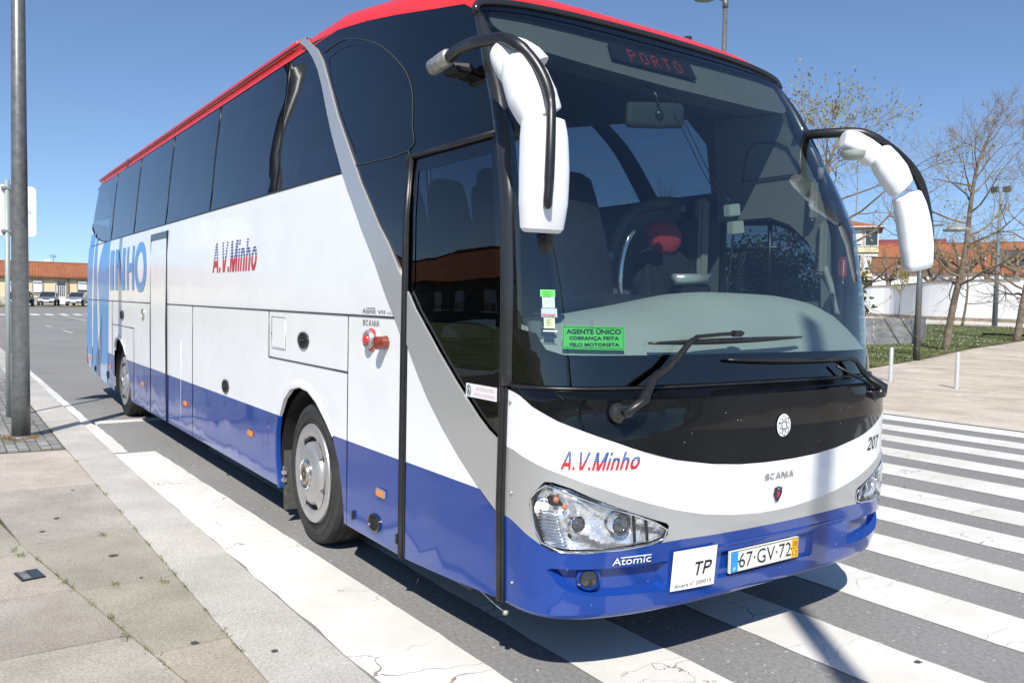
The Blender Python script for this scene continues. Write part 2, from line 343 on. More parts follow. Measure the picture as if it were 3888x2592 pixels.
# ---- front fascia
white_poly = mir(noseH) + list(reversed(mir(whiteH)))
upL = [head[i] for i in (6, 5, 4, 3, 2, 1, 0, 20, 19, 18, 17, 16, 15, 14, 13, 12)]
dnL = [head[i] for i in (6, 7, 8, 9, 10, 11, 12)]
sil_low = mir(sbA + upL + sbB); blue_up = mir(sbA + dnL + sbB)
bm = flat([([white_poly], 0)], VC, ZC); mapped(bm, fs)
fascia = part('front_panel', bm, M['white'])
bm = flat([([mir(whiteH) + sil_low[::-1]], 0)], VC, ZC); mapped(bm, fs); part('silver_band', bm, M['silver'], fascia)
bot = [(v, .368 if abs(v) < .7 else .362) for v in [-1+.1*i for i in range(21)]]
bm = flat([([blue_up + bot[::-1], fogrec, neg(fogrec), plrec], 0)], VC, ZC); mapped(bm, fs)
bumper = part('bumper', bm, M['blue'])
def relief_floor(loop, depth, m, name, par, inner=.86):
    cx = sum(p[0] for p in loop)/len(loop); cz = sum(p[1] for p in loop)/len(loop)
    inn = [(cx+(a-cx)*inner, cz+(b-cz)*inner) for a, b in loop]
    bm = flat([([inn], 0)], VC, ZC); mapped(bm, fs, -depth)
    a = [bm.verts.new(fs(p[0], p[1], 0)) for p in loop]; b = [bm.verts.new(fs(p[0], p[1], -depth)) for p in inn]
    for i in range(len(loop)):
        j = (i+1) % len(loop); bm.faces.new((a[i], a[j], b[j], b[i]))
    bmesh.ops.recalc_face_normals(bm, faces=bm.faces[:])
    return part(name, bm, m, par, angle=25)
relief_floor(fogrec, .045, M['blue'], 'fog_lamp_recess', bumper); relief_floor(neg(fogrec), .045, M['blue'], 'fog_lamp_recess', bumper)
relief_floor(plrec, .022, M['blue'], 'plate_recess', bumper, .95)
# underside lip of the bumper
bm = bmesh.new(); rows = []
for o_, z in ((0, .368), (-.004, .352), (-.02, .338), (-.05, .325), (-.12, .315), (-.35, .32)):
    rows.append([bm.verts.new((*fs(v, .365, o_)[:2], z if abs(v) > .0 else z)) for v in [-1+.04*i for i in range(51)]])
for a, b in zip(rows, rows[1:]):
    for i in range(50): bm.faces.new((a[i], a[i+1], b[i+1], b[i]))
part('bumper_lip', bm, M['blue'], bumper)
# crease along the bumper top
bm = bmesh.new(); tube(bm, [fs(v, .600 if abs(v) < .35 else .600, .001) for v in [-.34+.02*i for i in range(35)]], .005, 6); part('bumper_crease', bm, M['blue'], bumper)
# black nose panel
nt_ = [(-.999, 1.352)] + [(-.96+.04*i, 1.352) for i in range(49)] + [(.999, 1.352)]
bm = flat([([mir(noseH) + nt_[::-1]], 0)], VC + frange(-.8, .8, .025), frange(1.0, 1.36, .02)); mapped(bm, nose)
nose_p = part('nose_panel', bm, M['black'])

# ---- headlights
def headlight(s):
    L = head if s < 0 else neg(head); LN = lens if s < 0 else neg(lens)
    fl = lambda v: v if s < 0 else -v
    fsd = lambda a, b, o=0: fs(fl(a), b, o)
    bm = flat([([L], 0)], VC, ZC); mapped(bm, fs, -.075); walls(bm, L, fs, -.075, .0)
    bmesh.ops.recalc_face_normals(bm, faces=bm.faces[:])
    h = part('headlight', bm, M['print'], angle=20)
    # faceted reflector tray: strips stepped in depth like moulded fins
    bm = flat([([LN], 0)], VC + frange(-.95, .95, .021), frange(.64, .96, .02))
    for v in bm.verts:
        a, b = v.co.x, v.co.y; aa = -abs(a)
        d = -.046 + .014*math.sin((aa*3+b*2)*9) + .009*math.sin(b*55+aa*20) + .006*math.sin(aa*60) + .010*noise.noise(Vector((aa*9, b*16, 3)))
        d -= .03*math.exp(-(((aa+.71)/.05)**2+((b-.77)/.035)**2)) + .035*math.exp(-(((aa+.80)/.055)**2+((b-.855)/.035)**2)) + .035*math.exp(-(((aa+.54)/.06)**2+((b-.765)/.045)**2))
        v.co = Vector(fs(a, b, d))
    bmesh.ops.recalc_face_normals(bm, faces=bm.faces[:]); part('reflector', bm, M['reflector'], h, angle=12)
    # ribbed diffuser by the outer edge
    bm = bmesh.new()
    for i in range(11):
        z = .672+i*.0145; v0 = -.885+.0*i if z > .74 else -.885+(.74-z)*.55; v1 = -.80+(.83-z)*.35
        pts = [fsd(v0+(v1-v0)*k/5, z, -.026) for k in range(6)]; tube(bm, pts, .0052, 5)
    part('diffuser', bm, M['chrome'], h)
    for (v, z, r) in ((-.7126, .769, .030), (-.545, .762, .040)):
        bm = bmesh.new(); c = Vector(fsd(v, z, -.035)); n = (Vector(fsd(v, z, 0.0))-Vector(fsd(v, z, -.1))).normalized(); n = Vector((.95, .3*(-1 if s < 0 else 1)*.6, -.02)).normalized()
        q = n.to_track_quat('Y', 'Z').to_matrix()
        for prof, mi in (([(r*1.25, -.03), (r*1.25, .008), (r*1.12, .012), (r*.98, .0)], 0), ([(r*.98, -.004), (r*.8, .008), (r*.45, .016), (.001, .018)], 1)):
            rs = lathe(bm, prof, 'y', (0, 0, 0), 24, mi)
            for ring in rs:
                for vv in ring: vv.co = q @ vv.co + c
        bmesh.ops.recalc_face_normals(bm, faces=bm.faces[:])
        part('projector', bm, [M['chrome'], mat('projector_lens', (.05, .055, .06), rough=.03, coat=1)], h)
    bm = bmesh.new()
    for v, z, r in ((-.812, .872, .014), (-.772, .842, .013)):
        bmesh.ops.create_uvsphere(bm, u_segments=12, v_segments=8, radius=r, matrix=Matrix.Translation(fsd(v, z, -.035)))
    part('bulb', bm, mat('bulb_amber', (.55, .16, .07), rough=.2), h)
    bm = bmesh.new()   # dark gaps between the inner tray pieces
    for v0, z0, v1, z1 in ((-.50, .80, -.485, .675), (-.455, .785, -.44, .675)):
        tube(bm, [fsd(v0+(v1-v0)*k/4, z0+(z1-z0)*k/4, -.03) for k in range(5)], .007, 6)
    part('tray_gap', bm, M['print'], h)
    bm = flat([([LN], 0)], VC + frange(-.9, .9, .03), frange(.64, .96, .03)); mapped(bm, fs, .0); walls(bm, LN, fs, 0, -.02); part('lens', bm, M['lens'], h, angle=30)
    bm = bmesh.new(); tube(bm, [fs(a, b, -.001) for a, b in LN + LN[:1]], .0045, 6, cap=False); part('lens_rim', bm, M['chrome'], h)
    # gloss black brow over the lens
    return h
headlight(-1); headlight(1)
# ---- fog lamp
bm = bmesh.new(); c = Vector(fs(-.6492, .525, -.035)); q = Vector((.86, -.5, 0)).normalized().to_track_quat('Y', 'Z').to_matrix()
for prof, mi in (([(.056, -.02), (.054, .02), (.044, .03), (.040, .022)], 0), ([(.041, .016), (.038, .026), (.024, .034), (.001, .037)], 1)):
    for ring in lathe(bm, prof, 'y', (0, 0, 0), 28, mi):
        for vv in ring: vv.co = q @ vv.co + c
bmesh.ops.recalc_face_normals(bm, faces=bm.faces[:]); part('fog_lamp', bm, [M['blue'], mat('fog_lamp_glass', (.025, .027, .026), rough=.05, coat=1, var=.5, vscale=30)])
# ---- lettering and badges on the front
def card(name, pts, fn, off, m, par=None, cutsa=(), cutsb=(), th=.003, lab=None):
    bm = flat([([pts], 0)], cutsa, cutsb); mapped(bm, fn, off); walls(bm, pts, fn, off, off-th)
    bmesh.ops.recalc_face_normals(bm, faces=bm.faces[:]); o = part(name, bm, m, par, smooth=False)
    if lab: o['label'] = lab
    return o
def letters(name, s, a0, b0, a1, b1, fn, off, m, par=None, shear=0, bold=0, cutsb=(), cutsa=(), deep=0, block=0):
    bm = blocktext(s, a0, b0, a1, b1, shear, block) if block else textmesh(s, a0, b0, a1, b1, shear, bold)
    for c in cutsa: bmesh.ops.bisect_plane(bm, geom=bm.verts[:]+bm.edges[:]+bm.faces[:], plane_co=(c, 0, 0), plane_no=(1, 0, 0))
    for c in cutsb: bmesh.ops.bisect_plane(bm, geom=bm.verts[:]+bm.edges[:]+bm.faces[:], plane_co=(0, c, 0), plane_no=(0, 1, 0))
    if deep and not block:
        r = bmesh.ops.extrude_face_region(bm, geom=bm.faces[:])
        for v in [g for g in r['geom'] if isinstance(g, bmesh.types.BMVert)]: v.co.z = deep
        for v in bm.verts: v.co = Vector(fn(v.co.x, v.co.y, off+v.co.z))
    else: mapped(bm, fn, off)
    if deep and not block: bmesh.ops.recalc_face_normals(bm, faces=bm.faces[:])
    return part(name, bm, m, par, smooth=False)
def striped(name, s, a0, b0, a1, b1, fn, off, par, shear=.25, bold=.0, nst=5, red=.44, cutsa=()):
    """blue letters sliced by white lines above, solid red below"""
    bm = blocktext(s, a0, b0, a1, b1, shear, .19, .15); H = b1-b0; zr = b0+H*red; cuts = [zr]; gaps = []
    st = (b1-zr)/nst
    for i in range(nst):
        g0 = zr+st*i; g1 = g0+st*(.46 if i else .3); gaps.append((g0, g1)); cuts += [g0, g1]
    for c in sorted(set(cuts)): bmesh.ops.bisect_plane(bm, geom=bm.verts[:]+bm.edges[:]+bm.faces[:], plane_co=(0, c, 0), plane_no=(0, 1, 0))
    for c in cutsa: bmesh.ops.bisect_plane(bm, geom=bm.verts[:]+bm.edges[:]+bm.faces[:], plane_co=(c, 0, 0), plane_no=(1, 0, 0))
    dead = []
    for f in bm.faces:
        zc = f.calc_center_median().y
        if any(g0 < zc < g1 for g0, g1 in gaps): dead.append(f)
        f.material_index = 1 if zc < zr else 0
    bmesh.ops.delete(bm, geom=dead, context='FACES'); mapped(bm, fn, off)
    return part(name, bm, [M['blueprint'], M['redprint']], par, smooth=False)
striped('company_lettering', 'A.V.Minho', -.783, 1.018, -.483, 1.096, fs, .003, fascia, shear=.2, cutsa=VC)
letters('maker_lettering', 'SCANIA', -.054, .895, .056, .925, fs, .005, M['grime'], fascia, shear=0, block=.20)
letters('fleet_number', '207', .434, .957, .548, 1.031, fs, .003, M['print'], fascia, shear=.15, cutsa=VC, block=.15)
bm = bmesh.new()      # round atom badge: disc and orbits
cz = 1.158; ay = .0262; az = .056
disc = [(.0052+ay*math.cos(t), cz+az*math.sin(t)) for t in (2*PI*k/36 for k in range(36))]
bm = flat([([disc], 0)], [0]); mapped(bm, nose, .005); atom = part('round_badge', bm, M['paper'], nose_p)
bm = bmesh.new()
for k in range(4):
    th = PI*k/4; pts = []
    for j in range(41):
        t = 2*PI*j/40; a, b = .88*math.cos(t), .30*math.sin(t); u_, v_ = a*math.cos(th)-b*math.sin(th), a*math.sin(th)+b*math.cos(th)
        pts.append(nose(.0052+ay*u_, cz+az*v_, .0075))
    tube(bm, pts, .0009, 4, cap=False)
for a, b in ((.62, .6), (-.75, .25), (.1, -.85)): bmesh.ops.create_uvsphere(bm, u_segments=8, v_segments=6, radius=.003, matrix=Matrix.Translation(nose(.0052+ay*a, cz+az*b, .008)))
part('badge_orbits', bm, M['print'], atom)
# griffin shield
sh = [(0, 1.0), (.55, .88), (.95, .80), (.85, .45), (1.0, .1), (.75, -.35), (.45, -.75), (.3, -1.0), (-.3, -1.0), (-.45, -.75), (-.75, -.35), (-1.0, .1), (-.85, .45), (-.95, .80), (-.55, .88)]
def shl(k_): return [(.002+.0175*a*k_, .814+.041*b*k_) for a, b in sh]
shield = card('shield_badge', shl(1), fs, .006, M['chrome'], fascia); card('shield_field', shl(.9), fs, .008, mat('shield_navy', (.02, .025, .05), .3), shield)
gr = [(-.35, -.5), (-.1, -.62), (.2, -.5), (.45, -.1), (.5, .3), (.25, .62), (.0, .55), (-.25, .65), (-.45, .4), (-.2, .2), (-.5, .05), (-.25, -.1)]
card('shield_animal', [(.002+.0175*a*.62, .812+.041*b*.62) for a, b in gr], fs, .0095, M['redprint'], shield)
cr = [(-.4, .66), (-.45, .86), (-.2, .74), (0, .9), (.2, .74), (.45, .86), (.4, .66)]
card('shield_crown', [(.002+.0175*a*.62, .812+.041*b*.92) for a, b in cr], fs, .0095, M['chrome'], shield)
letters('model_lettering', 'Atomic', -.557, .585, -.424, .619, fs, .004, M['paper'], bumper, shear=.0, bold=.0, deep=.003, cutsa=VC)
card('lettering_bar', [(-.53, .616), (-.424, .616), (-.424, .6195), (-.53, .6195)], fs, .005, M['paper'], bumper)
# licence plate
pl = [(-.1515, .455), (.1113, .455), (.1113, .561), (-.1515, .561)]
PF = lambda a, b, o=0: (fs(0, .5, 0)[0]+.004+o, W2+1.275*math.sin(PI/2*a), b)
plate = card('licence_plate', pl, PF, .012, M['platewhite'], bumper, th=.014)
bm = bmesh.new(); tube(bm, [PF(a, b, .0135) for a, b in [(-.149, .458), (.109, .458), (.109, .558), (-.149, .558), (-.149, .458)]], .0014, 4, cap=False); part('plate_border', bm, M['print'], plate)
card('plate_band', [(-.1485, .4585), (-.1235, .4585), (-.1235, .5575), (-.1485, .5575)], PF, .0136, M['eublue'], plate)
card('plate_date_band', [(.082, .4585), (.1083, .4585), (.1083, .5575), (.082, .5575)], PF, .0136, M['plateyellow'], plate)
letters('plate_number', '67·GV·72', -.1195, .474, .0795, .545, PF, .0145, M['print'], plate, bold=-.005)
letters('plate_country', 'P', -.1405, .466, -.1325, .483, PF, .0148, M['paper'], plate)
letters('plate_date', '08', .086, .517, .104, .545, PF, .0148, M['print'], plate, bold=-.01); letters('plate_date', '12', .086, .469, .104, .497, PF, .0148, M['print'], plate, bold=-.01)
bm = bmesh.new()
tube(bm, [PF(.084, .508, .0145), PF(.107, .508, .0145)], .0012, 4)
for k in range(12): bmesh.ops.create_uvsphere(bm, u_segments=5, v_segments=4, radius=.0013, matrix=Matrix.Translation(PF(-.136+.0075*math.cos(k*PI/6), .527+.015*math.sin(k*PI/6), .0145)))
part('plate_marks', bm, M['print'], plate)
for a, b in ((-.122, .508), (.08, .508)):
    bm = bmesh.new(); bmesh.ops.create_uvsphere(bm, u_segments=8, v_segments=6, radius=.004, matrix=Matrix.Translation(PF(a, b, .0145))); part('plate_bolt', bm, M['print'], plate)
# TP card
tp = card('permit_card', [(-.3522, .430), (-.2026, .424), (-.2021, .615), (-.351, .617)], fs, .016, M['paper'], bumper, cutsa=VC)
letters('card_lettering', 'TP', -.2777, .486, -.213, .550, fs, .0175, M['print'], tp, cutsa=VC, block=.17, shear=.1); letters('card_small_lettering', 'Alvará nº 200015', -.3385, .441, -.213, .458, fs, .0175, M['print'], tp, cutsa=VC)
for v, z in ((-.9955, 1.284), (-.9893, .869), (-.978, .46)):
    bm = bmesh.new(); bmesh.ops.create_uvsphere(bm, u_segments=10, v_segments=6, radius=.0085, matrix=Matrix.Translation(fs(v, z, .003))); part('panel_screw', bm, M['grime'], fascia)

# ---- windscreen
ZT = [(-1, 3.150), (-.985, 3.175), (-.95, 3.2), (-.88, 3.222), (-.7539, 3.24), (-.55, 3.268), (-.35, 3.284), (-.16, 3.292), (0, 3.295)]
def ztop(v): return ipl(ZT, -abs(v))
tops = [(v, ztop(v)) for v in [-.992+.0248*i for i in range(81)]]
wsl = [(v, 1.372) for v, _ in tops]
bm = flat([([[(a, b) for a, b in wsl] + tops[::-1]], 0)], VC, ZC); mapped(bm, fs, -.004)
ws = part('windscreen', bm, M['ws'])
frit = []      # printed black border on the glass
low = [(-.992, 1.372), (.992, 1.372), (.992, 3.1), (.965, 3.1), (.955, 2.6), (.955, 1.9), (.92, 1.62), (.86, 1.53), (.78, 1.508), (0, 1.506), (-.72, 1.508), (-.80, 1.53), (-.83, 1.58), (-.845, 1.66), (-.945, 1.70), (-.957, 2.2), (-.968, 3.1), (-.992, 3.1)]
low = [(v, 1.372) for v in frange(-.992, .992, .05)] + [(.992, 1.372), (.992, 3.16), (.97, 3.16), (.955, 2.6), (.955, 1.9), (.93, 1.62), (.88, 1.53), (.80, 1.508)] + [(.75-.1*i, 1.507) for i in range(15)] + [(-.72, 1.508), (-.80, 1.53), (-.83, 1.57), (-.85, 1.60), (-.955, 1.62), (-.965, 2.2), (-.975, 3.16), (-.992, 3.16)]
bm = flat([([low], 0)], VC, ZC); mapped(bm, fs, .0); part('glass_border', bm, M['blackglass'], ws)
topb = [(v, ztop(v)-.035-.03*max(0, 1-abs(v))) for v, _ in tops]
bm = flat([([topb + tops[::-1]], 0)], VC, ZC); mapped(bm, fs, .0); part('glass_border', bm, M['blackglass'], ws)
bm = bmesh.new(); tube(bm, [nose(v, 1.360, .004) for v in [-.998+.04*i for i in range(50)] + [.998]], .009, 8); part('windscreen_seal', bm, M['rubber'], ws)
bm = bmesh.new(); tube(bm, [fs(v, ztop(v)+.012, .002) for v in [-.99+.033*i for i in range(61)]], .02, 8); part('windscreen_seal', bm, M['trim'], ws)
for s in (-1, 1):      # rounded black pillars
    bm = bmesh.new(); pts = []; rad = []
    for i in range(38):
        z = 1.355+i*(3.17-1.355)/37; p = fs(s*.988, z, 0); pts.append((p[0]-.012, p[1]-s*.020, z)); rad.append(.046 if z < 2.9 else .046-.02*(z-2.9)/.27)
    tube(bm, pts, rad, 14); part('windscreen_pillar', bm, M['trim'])

# ---- right side
DX = -.985
swL = [(-3.06, 3.665), (-2.94, 3.605), (-2.85, 3.545), (-2.756, 3.478), (-2.618, 3.358), (-2.493, 3.212), (-2.368, 3.036), (-2.236, 2.853), (-2.097, 2.687), (-1.971, 2.549), (-1.811, 2.392), (-1.66, 2.235), (-1.54, 2.105), (-1.408, 1.958), (-1.267, 1.783), (-1.133, 1.634), (-1.094, 1.59), (-1.058, 1.547)]
swR = [(-2.94, 3.672), (-2.84, 3.605), (-2.70, 3.53), (-2.557, 3.416), (-2.439, 3.283), (-2.304, 3.128), (-2.158, 2.953), (-1.995, 2.783), (-1.816, 2.606), (-1.672, 2.462), (-1.50, 2.302), (-1.36, 2.165), (-1.25, 2.07), (-1.143, 1.955), (-1.052, 1.845)]
dsL = [(DX, 1.493), (-.858, 1.346), (-.741, 1.226), (-.586, 1.096), (-.419, .975), (-.282, .889), (-.179, .825), (-.05, .757)]
dsR = [(DX, 1.783), (-.892, 1.685), (-.752, 1.57), (-.619, 1.46), (-.472, 1.347), (-.352, 1.262), (-.237, 1.182), (-.146, 1.13), (-.055, 1.093)]
archF = [(-1.72, .283), (-1.837, .283), (-1.85, .387), (-1.884, .52), (-1.935, .661), (-2.04, .818), (-2.151, .912), (-2.312, 1.017), (-2.47, 1.078), (-2.64, 1.092), (-2.82, 1.06), (-2.97, .97), (-3.08, .828), (-3.118, .697), (-3.112, .5), (-3.07, .367), (-3.045, .283)]
archR = [(-9.06, .302), (-9.149, .495), (-9.30, .701), (-9.46, .878), (-9.62, 1.0), (-9.82, 1.07), (-10.02, 1.10), (-10.2, 1.09), (-10.33, 1.02), (-10.38, .9), (-10.385, .3)]
botL = [(-11.2, .35), (-12.2, .42), (-13.0, .49)]
ZW = 2.553   # lower edge of the side windows
rearw = [(-11.2, ZW), (-11.7, 2.58), (-12.2, 2.64), (-12.6, 2.73), (-12.9, 2.85), (-13.05, 2.95)]
def splitz(loop, z, above):      # clip a loop at height z (sorted walk)
    out = []
    for (a, b), (c, d) in zip(loop, loop[1:] + loop[:1]):
        ia, ic = (b >= z) == above, (d >= z) == above
        if ia: out.append((a, b))
        if ia != ic: t = (z-b)/(d-b); out.append((a+(c-a)*t, z))
    return out
lower = [(DX-.012, .283)] + archF + [(-5.6, .283), (-9.0, .283)] + archR + botL + [(-13.45, .49), (-13.45, 1.632), (DX-.012, 1.632)]
lower = [(-1.05, .283)] + archF + [(-5.6, .283), (-9.0, .283)] + archR + botL + [(-13.45, .49), (-13.45, 1.632), (-1.05, 1.632)]
ZB = .831
bl = splitz(lower, ZB, False); wl = splitz(lower, ZB, True)
sw_low = [p for p in swL if p[1] > 1.632]
upper = [(-13.45, 1.632), (swL[-3][0], 1.632)] + swL[::-1][2:] ; upper = [(-13.45, 1.636), (-1.135, 1.636)] + [p for p in swL[::-1] if 1.64 < p[1] < ZW-.01] + [(-1.975, ZW)] + [(-5, ZW), (-9, ZW)] + rearw + [(-13.45, 2.95)]
bm = flat([([wl], 0), ([bl], 1)], XC, ZS); mapped(bm, sr, 0)
lowp = part('lower_side_panel', bm, [M['white'], M['blue']])
bm = flat([([upper], 0)], XC, ZS); mapped(bm, sr, 0); upp = part('upper_side_panel', bm, M['white'])
# decoration: large pale letters at the back
def deco(name, loop, m, par, off=.0025, fn=sr): 
    bm = flat([([loop], 0)], XC, ZS); mapped(bm, fn, off); return part(name, bm, m, par)
def zz(l, a, b): return l
for par, z0, z1 in ((lowp, .283, 1.628), (upp, 1.64, 2.75)):
    segs = [([(-13.44, .50), (-13.0, .493), (-12.62, .455), (-12.56, .75), (-12.60, 1.2), (-12.60, 1.63), (-12.5, 2.1), (-12.42, 2.74), (-13.44, 2.9)], 'sky'),
            ([(-12.48, .445), (-11.80, .39), (-11.93, .9), (-12.0, 1.5), (-12.02, 1.98), (-12.03, 2.3), (-12.07, 2.655), (-12.3, 2.64), (-12.36, 2.0), (-12.45, 1.2)], 'sky'),
            ([(-11.60, .378), (-11.0, .335), (-10.93, .83), (-10.88, 1.632), (-10.82, 2.1), (-10.85, 2.545), (-11.43, 2.56), (-11.72, 2.3), (-11.93, 2.0), (-11.80, 1.5), (-11.70, .9)], 'sky')]
    for loop, m in segs:
        l2 = splitz(splitz(loop, z0, True), z1, False)
        if len(l2) > 2: deco('blue_stroke', l2, M[m], par)
deco('pale_stroke', [(-13.44, .50), (-13.0, .493), (-12.62, .455), (-12.57, .70), (-13.44, .70)], M['paleblue'], lowp, .004)
deco('pale_stroke', [(-11.60, .378), (-11.0, .335), (-10.95, .66), (-11.64, .6)], M['paleblue'], lowp, .004)
for i, (s_, a0, a1, sh_) in enumerate((('I', -10.70, -10.42, 0), ('N', -10.26, -9.52, 0), ('H', -9.36, -8.86, 0), ('O', -8.80, -8.06, 0))):
    letters('fleet_lettering', s_, a0, 1.795 if s_ != 'O' else 1.77, a1, 2.385 if s_ != 'O' else 2.41, sr, .005, M['sky'], upp, block=.20, cutsb=[2.2, 2.32])
striped('company_lettering', 'A.V.Minho', -4.99, 1.955, -3.63, 2.225, sr, .003, upp, shear=.2, nst=6)
letters('model_lettering', 'Atomic', -1.585, 1.650, -1.40, 1.682, sr, .003, M['greyprint'], upp, bold=.01); letters('model_lettering', 'VII', -1.375, 1.652, -1.275, 1.672, sr, .003, M['greyprint'], upp, bold=.01); letters('model_lettering', 'cca', -1.25, 1.653, -1.19, 1.663, sr, .003, M['greyprint'], upp)
card('lettering_bar', [(-1.53, 1.681), (-1.41, 1.681), (-1.41, 1.6845), (-1.53, 1.6845)], sr, .003, M['greyprint'], upp)
letters('maker_lettering', 'SCANIA', -1.58, 1.579, -1.345, 1.612, sr, .004, M['grime'], lowp, block=.19)
# panel gaps, each a thin dark seam
def seam(pts, w=.006, par=None, m='rubber', fn=sr, off=.0015, name='panel_gap'):
    bm = bmesh.new(); P = []
    for (a, b), (c, d) in zip(pts, pts[1:]):
        n_ = max(1, int(math.hypot(c-a, d-b)/.3))
        P += [(a+(c-a)*k/n_, b+(d-b)*k/n_) for k in range(n_)]
    P.append(pts[-1]); tube(bm, [fn(a, b, off) for a, b in P], w, 6); return part(name, bm, M[m], par or lowp)
seam([(-13.25, 1.634), (-7.82, 1.634)], .006); seam([(-6.92, 1.634), (-1.10, 1.634)], .006)
for x, z0, z1 in ((-3.34, 1.27, 1.63), (-5.74, .285, 1.63)): seam([(x, z0), (x, z1)], .004)
seam([(-1.80, .287), (-1.80, 1.63)], .0035); seam([(-3.34, 1.268), (-1.80, 1.268)], .0055)
seam([(-3.38, .285), (-3.34, .75)], .0016, m='blue'); seam([(-8.87, .31), (-8.87, 1.29)], .003); seam([(-10.555, .84), (-10.555, 1.63)], .004); seam([(-10.55, 1.286), (-8.88, 1.286)], .005)
seam([(-6.25, .29), (-6.25, 1.25)], .0012, m='white'); seam([(-13.1, 2.54), (-11.1, 2.548)], .006, par=upp)
seam([(-1.072, .29), (-1.072, 1.60)], .003)
# narrow rear door
rd = bmesh.new()
for a, b, c, d, w_ in ((-7.80, .29, -7.82, 2.44, .010), (-6.90, .285, -6.93, 2.47, .020)): tube(rd, [sr(a, b, .001), sr(a+(c-a)*.5, (b+d)/2, .001), sr(c, d, .001)], w_, 8)
rdoor = part('rear_door', rd, M['rubber'])
card('door_canopy', [(-7.83, 2.395), (-6.91, 2.395), (-6.91, 2.47), (-7.83, 2.47)], sr, .010, M['trim'], rdoor, XC, th=.01); card('door_leaf', [(-7.785, .3), (-6.925, .3), (-6.95, .825), (-7.785, .825)], sr, .003, M['blue'], rdoor)
card('door_leaf', [(-7.785, .835), (-6.935, .835), (-6.95, 2.385), (-7.80, 2.385)], sr, .003, M['white'], rdoor, (), ZS)
# wheel arch flares
def flare(arch, out, name, m):
    bm = bmesh.new(); prev = None; rows = []
    nA = len(arch)-1
    def tp_(i): return min(1, .25+.75*min(i, nA-i)/1.6) if name == 'wheel_arch' and m is M['white'] else 1
    for t, o_ in ((0, -.02), (0, .014), (.35, .020), (.75, .012), (1.0, .0015)):
        rows.append([bm.verts.new(sr(a+(c-a)*t*tp_(i_), b+(d-b)*t*tp_(i_), .0012+(o_-.0012)*tp_(i_) if o_ > 0 else o_)) for i_, ((a, b), (c, d)) in enumerate(zip(arch, out))])
    for r1, r2 in zip(rows, rows[1:]):
        for i in range(len(arch)-1): bm.faces.new((r1[i], r1[i+1], r2[i+1], r2[i]))
    bmesh.ops.recalc_face_normals(bm, faces=bm.faces[:])
    return part(name, bm, m, lowp)
af = [p for p in archF if p[1] >= .81]; cxf, czf = -2.5, .55
flare(af, [(cxf+(a-cxf)*1.11, czf+(b-czf)*1.115) for a, b in af], 'wheel_arch', M['white'])
af2 = [p for p in archF[1:] if p[1] < .9 and p[0] < -2.5]; flare(af2, [(a-.075, b) for a, b in af2], 'wheel_arch', M['blue'])
ar = [p for p in archR if p[1] > .85]; flare(ar, [(-9.75+(a+9.75)*1.10, .55+(b-.55)*1.12) for a, b in ar], 'wheel_arch', M['white'])
# arch liners
for cx, r_, wd in ((-2.48, .625, .9), (-9.73, .66, .9)):
    bm = bmesh.new(); rows = []
    for y in (.02, wd): rows.append([bm.verts.new((cx+r_*math.cos(t), y, .48+r_*math.sin(t)*.98)) for t in (-.3+(PI+.6)*k/24 for k in range(25))])
    for i in range(24): bm.faces.new((rows[0][i], rows[0][i+1], rows[1][i+1], rows[1][i]))
    bm.faces.new(rows[1]); part('wheel_well', bm, M['darkvoid'])
bm = bmesh.new(); box(bm, (-3.03, .17, .34), (.02, .30, .46), bev=.004); part('mud_flap', bm, mat('mud_flap_rubber', (.07, .068, .062), rough=.9, var=.3, vscale=30))
bm = bmesh.new()
for z in (.40, .34): box(bm, (-3.03, .02, z), (.05, .03, .025), bev=.003)
box(bm, (-3.035, .02, .38), (.012, .012, .14)); part('flap_bracket', bm, M['grime'])
# round vents, lamps, latches
def disc(name, x, z, r, m, dx=1.0, deep=.012, inner=None, par=None, fn=sr, bars=0):
    bm = bmesh.new(); base = fn(x, z, 0)
    for ring in lathe(bm, [(r, -.001), (r, -deep), (r*.82, -deep-.003), (r*.75, -deep+.006)], 'y', base, 28, 0): pass
    lathe(bm, [(r*.75, -deep+.006), (.001, -deep+.004)], 'y', base, 28, 1 if inner else 0)
    for v in bm.verts: v.co.x = base[0]+(v.co.x-base[0])*dx
    for i in range(bars): box(bm, (base[0], base[1]-deep-.001, base[2]+(i-(bars-1)/2)*r*.45), (r*1.35, .004, r*.16), 0)
    bmesh.ops.recalc_face_normals(bm, faces=bm.faces[:])
    return part(name, bm, [m, inner] if inner else m, par or lowp)
disc('round_vent', -2.582, 1.434, .061, M['trim'], dx=1.7, bars=1, inner=M['darkvoid']); disc('round_vent', -4.536, .92, .063, M['trim'], dx=1.6, bars=1, inner=M['darkvoid']); disc('round_vent', -9.731, 1.442, .07, M['trim'], dx=1.8, bars=1, inner=M['darkvoid'])
disc('round_vent', -1.379, .398, .055, M['trim'], dx=1.5, inner=M['darkvoid']); disc('round_vent', -12.188, .49, .045, M['trim'], inner=M['darkvoid']); disc('round_vent', -10.96, .49, .06, M['trim'], inner=M['darkvoid'])
disc('lock_ring', -8.257, 1.49, .075, M['grime'], inner=mat('lock_face', (.25, .2, .18), .3))
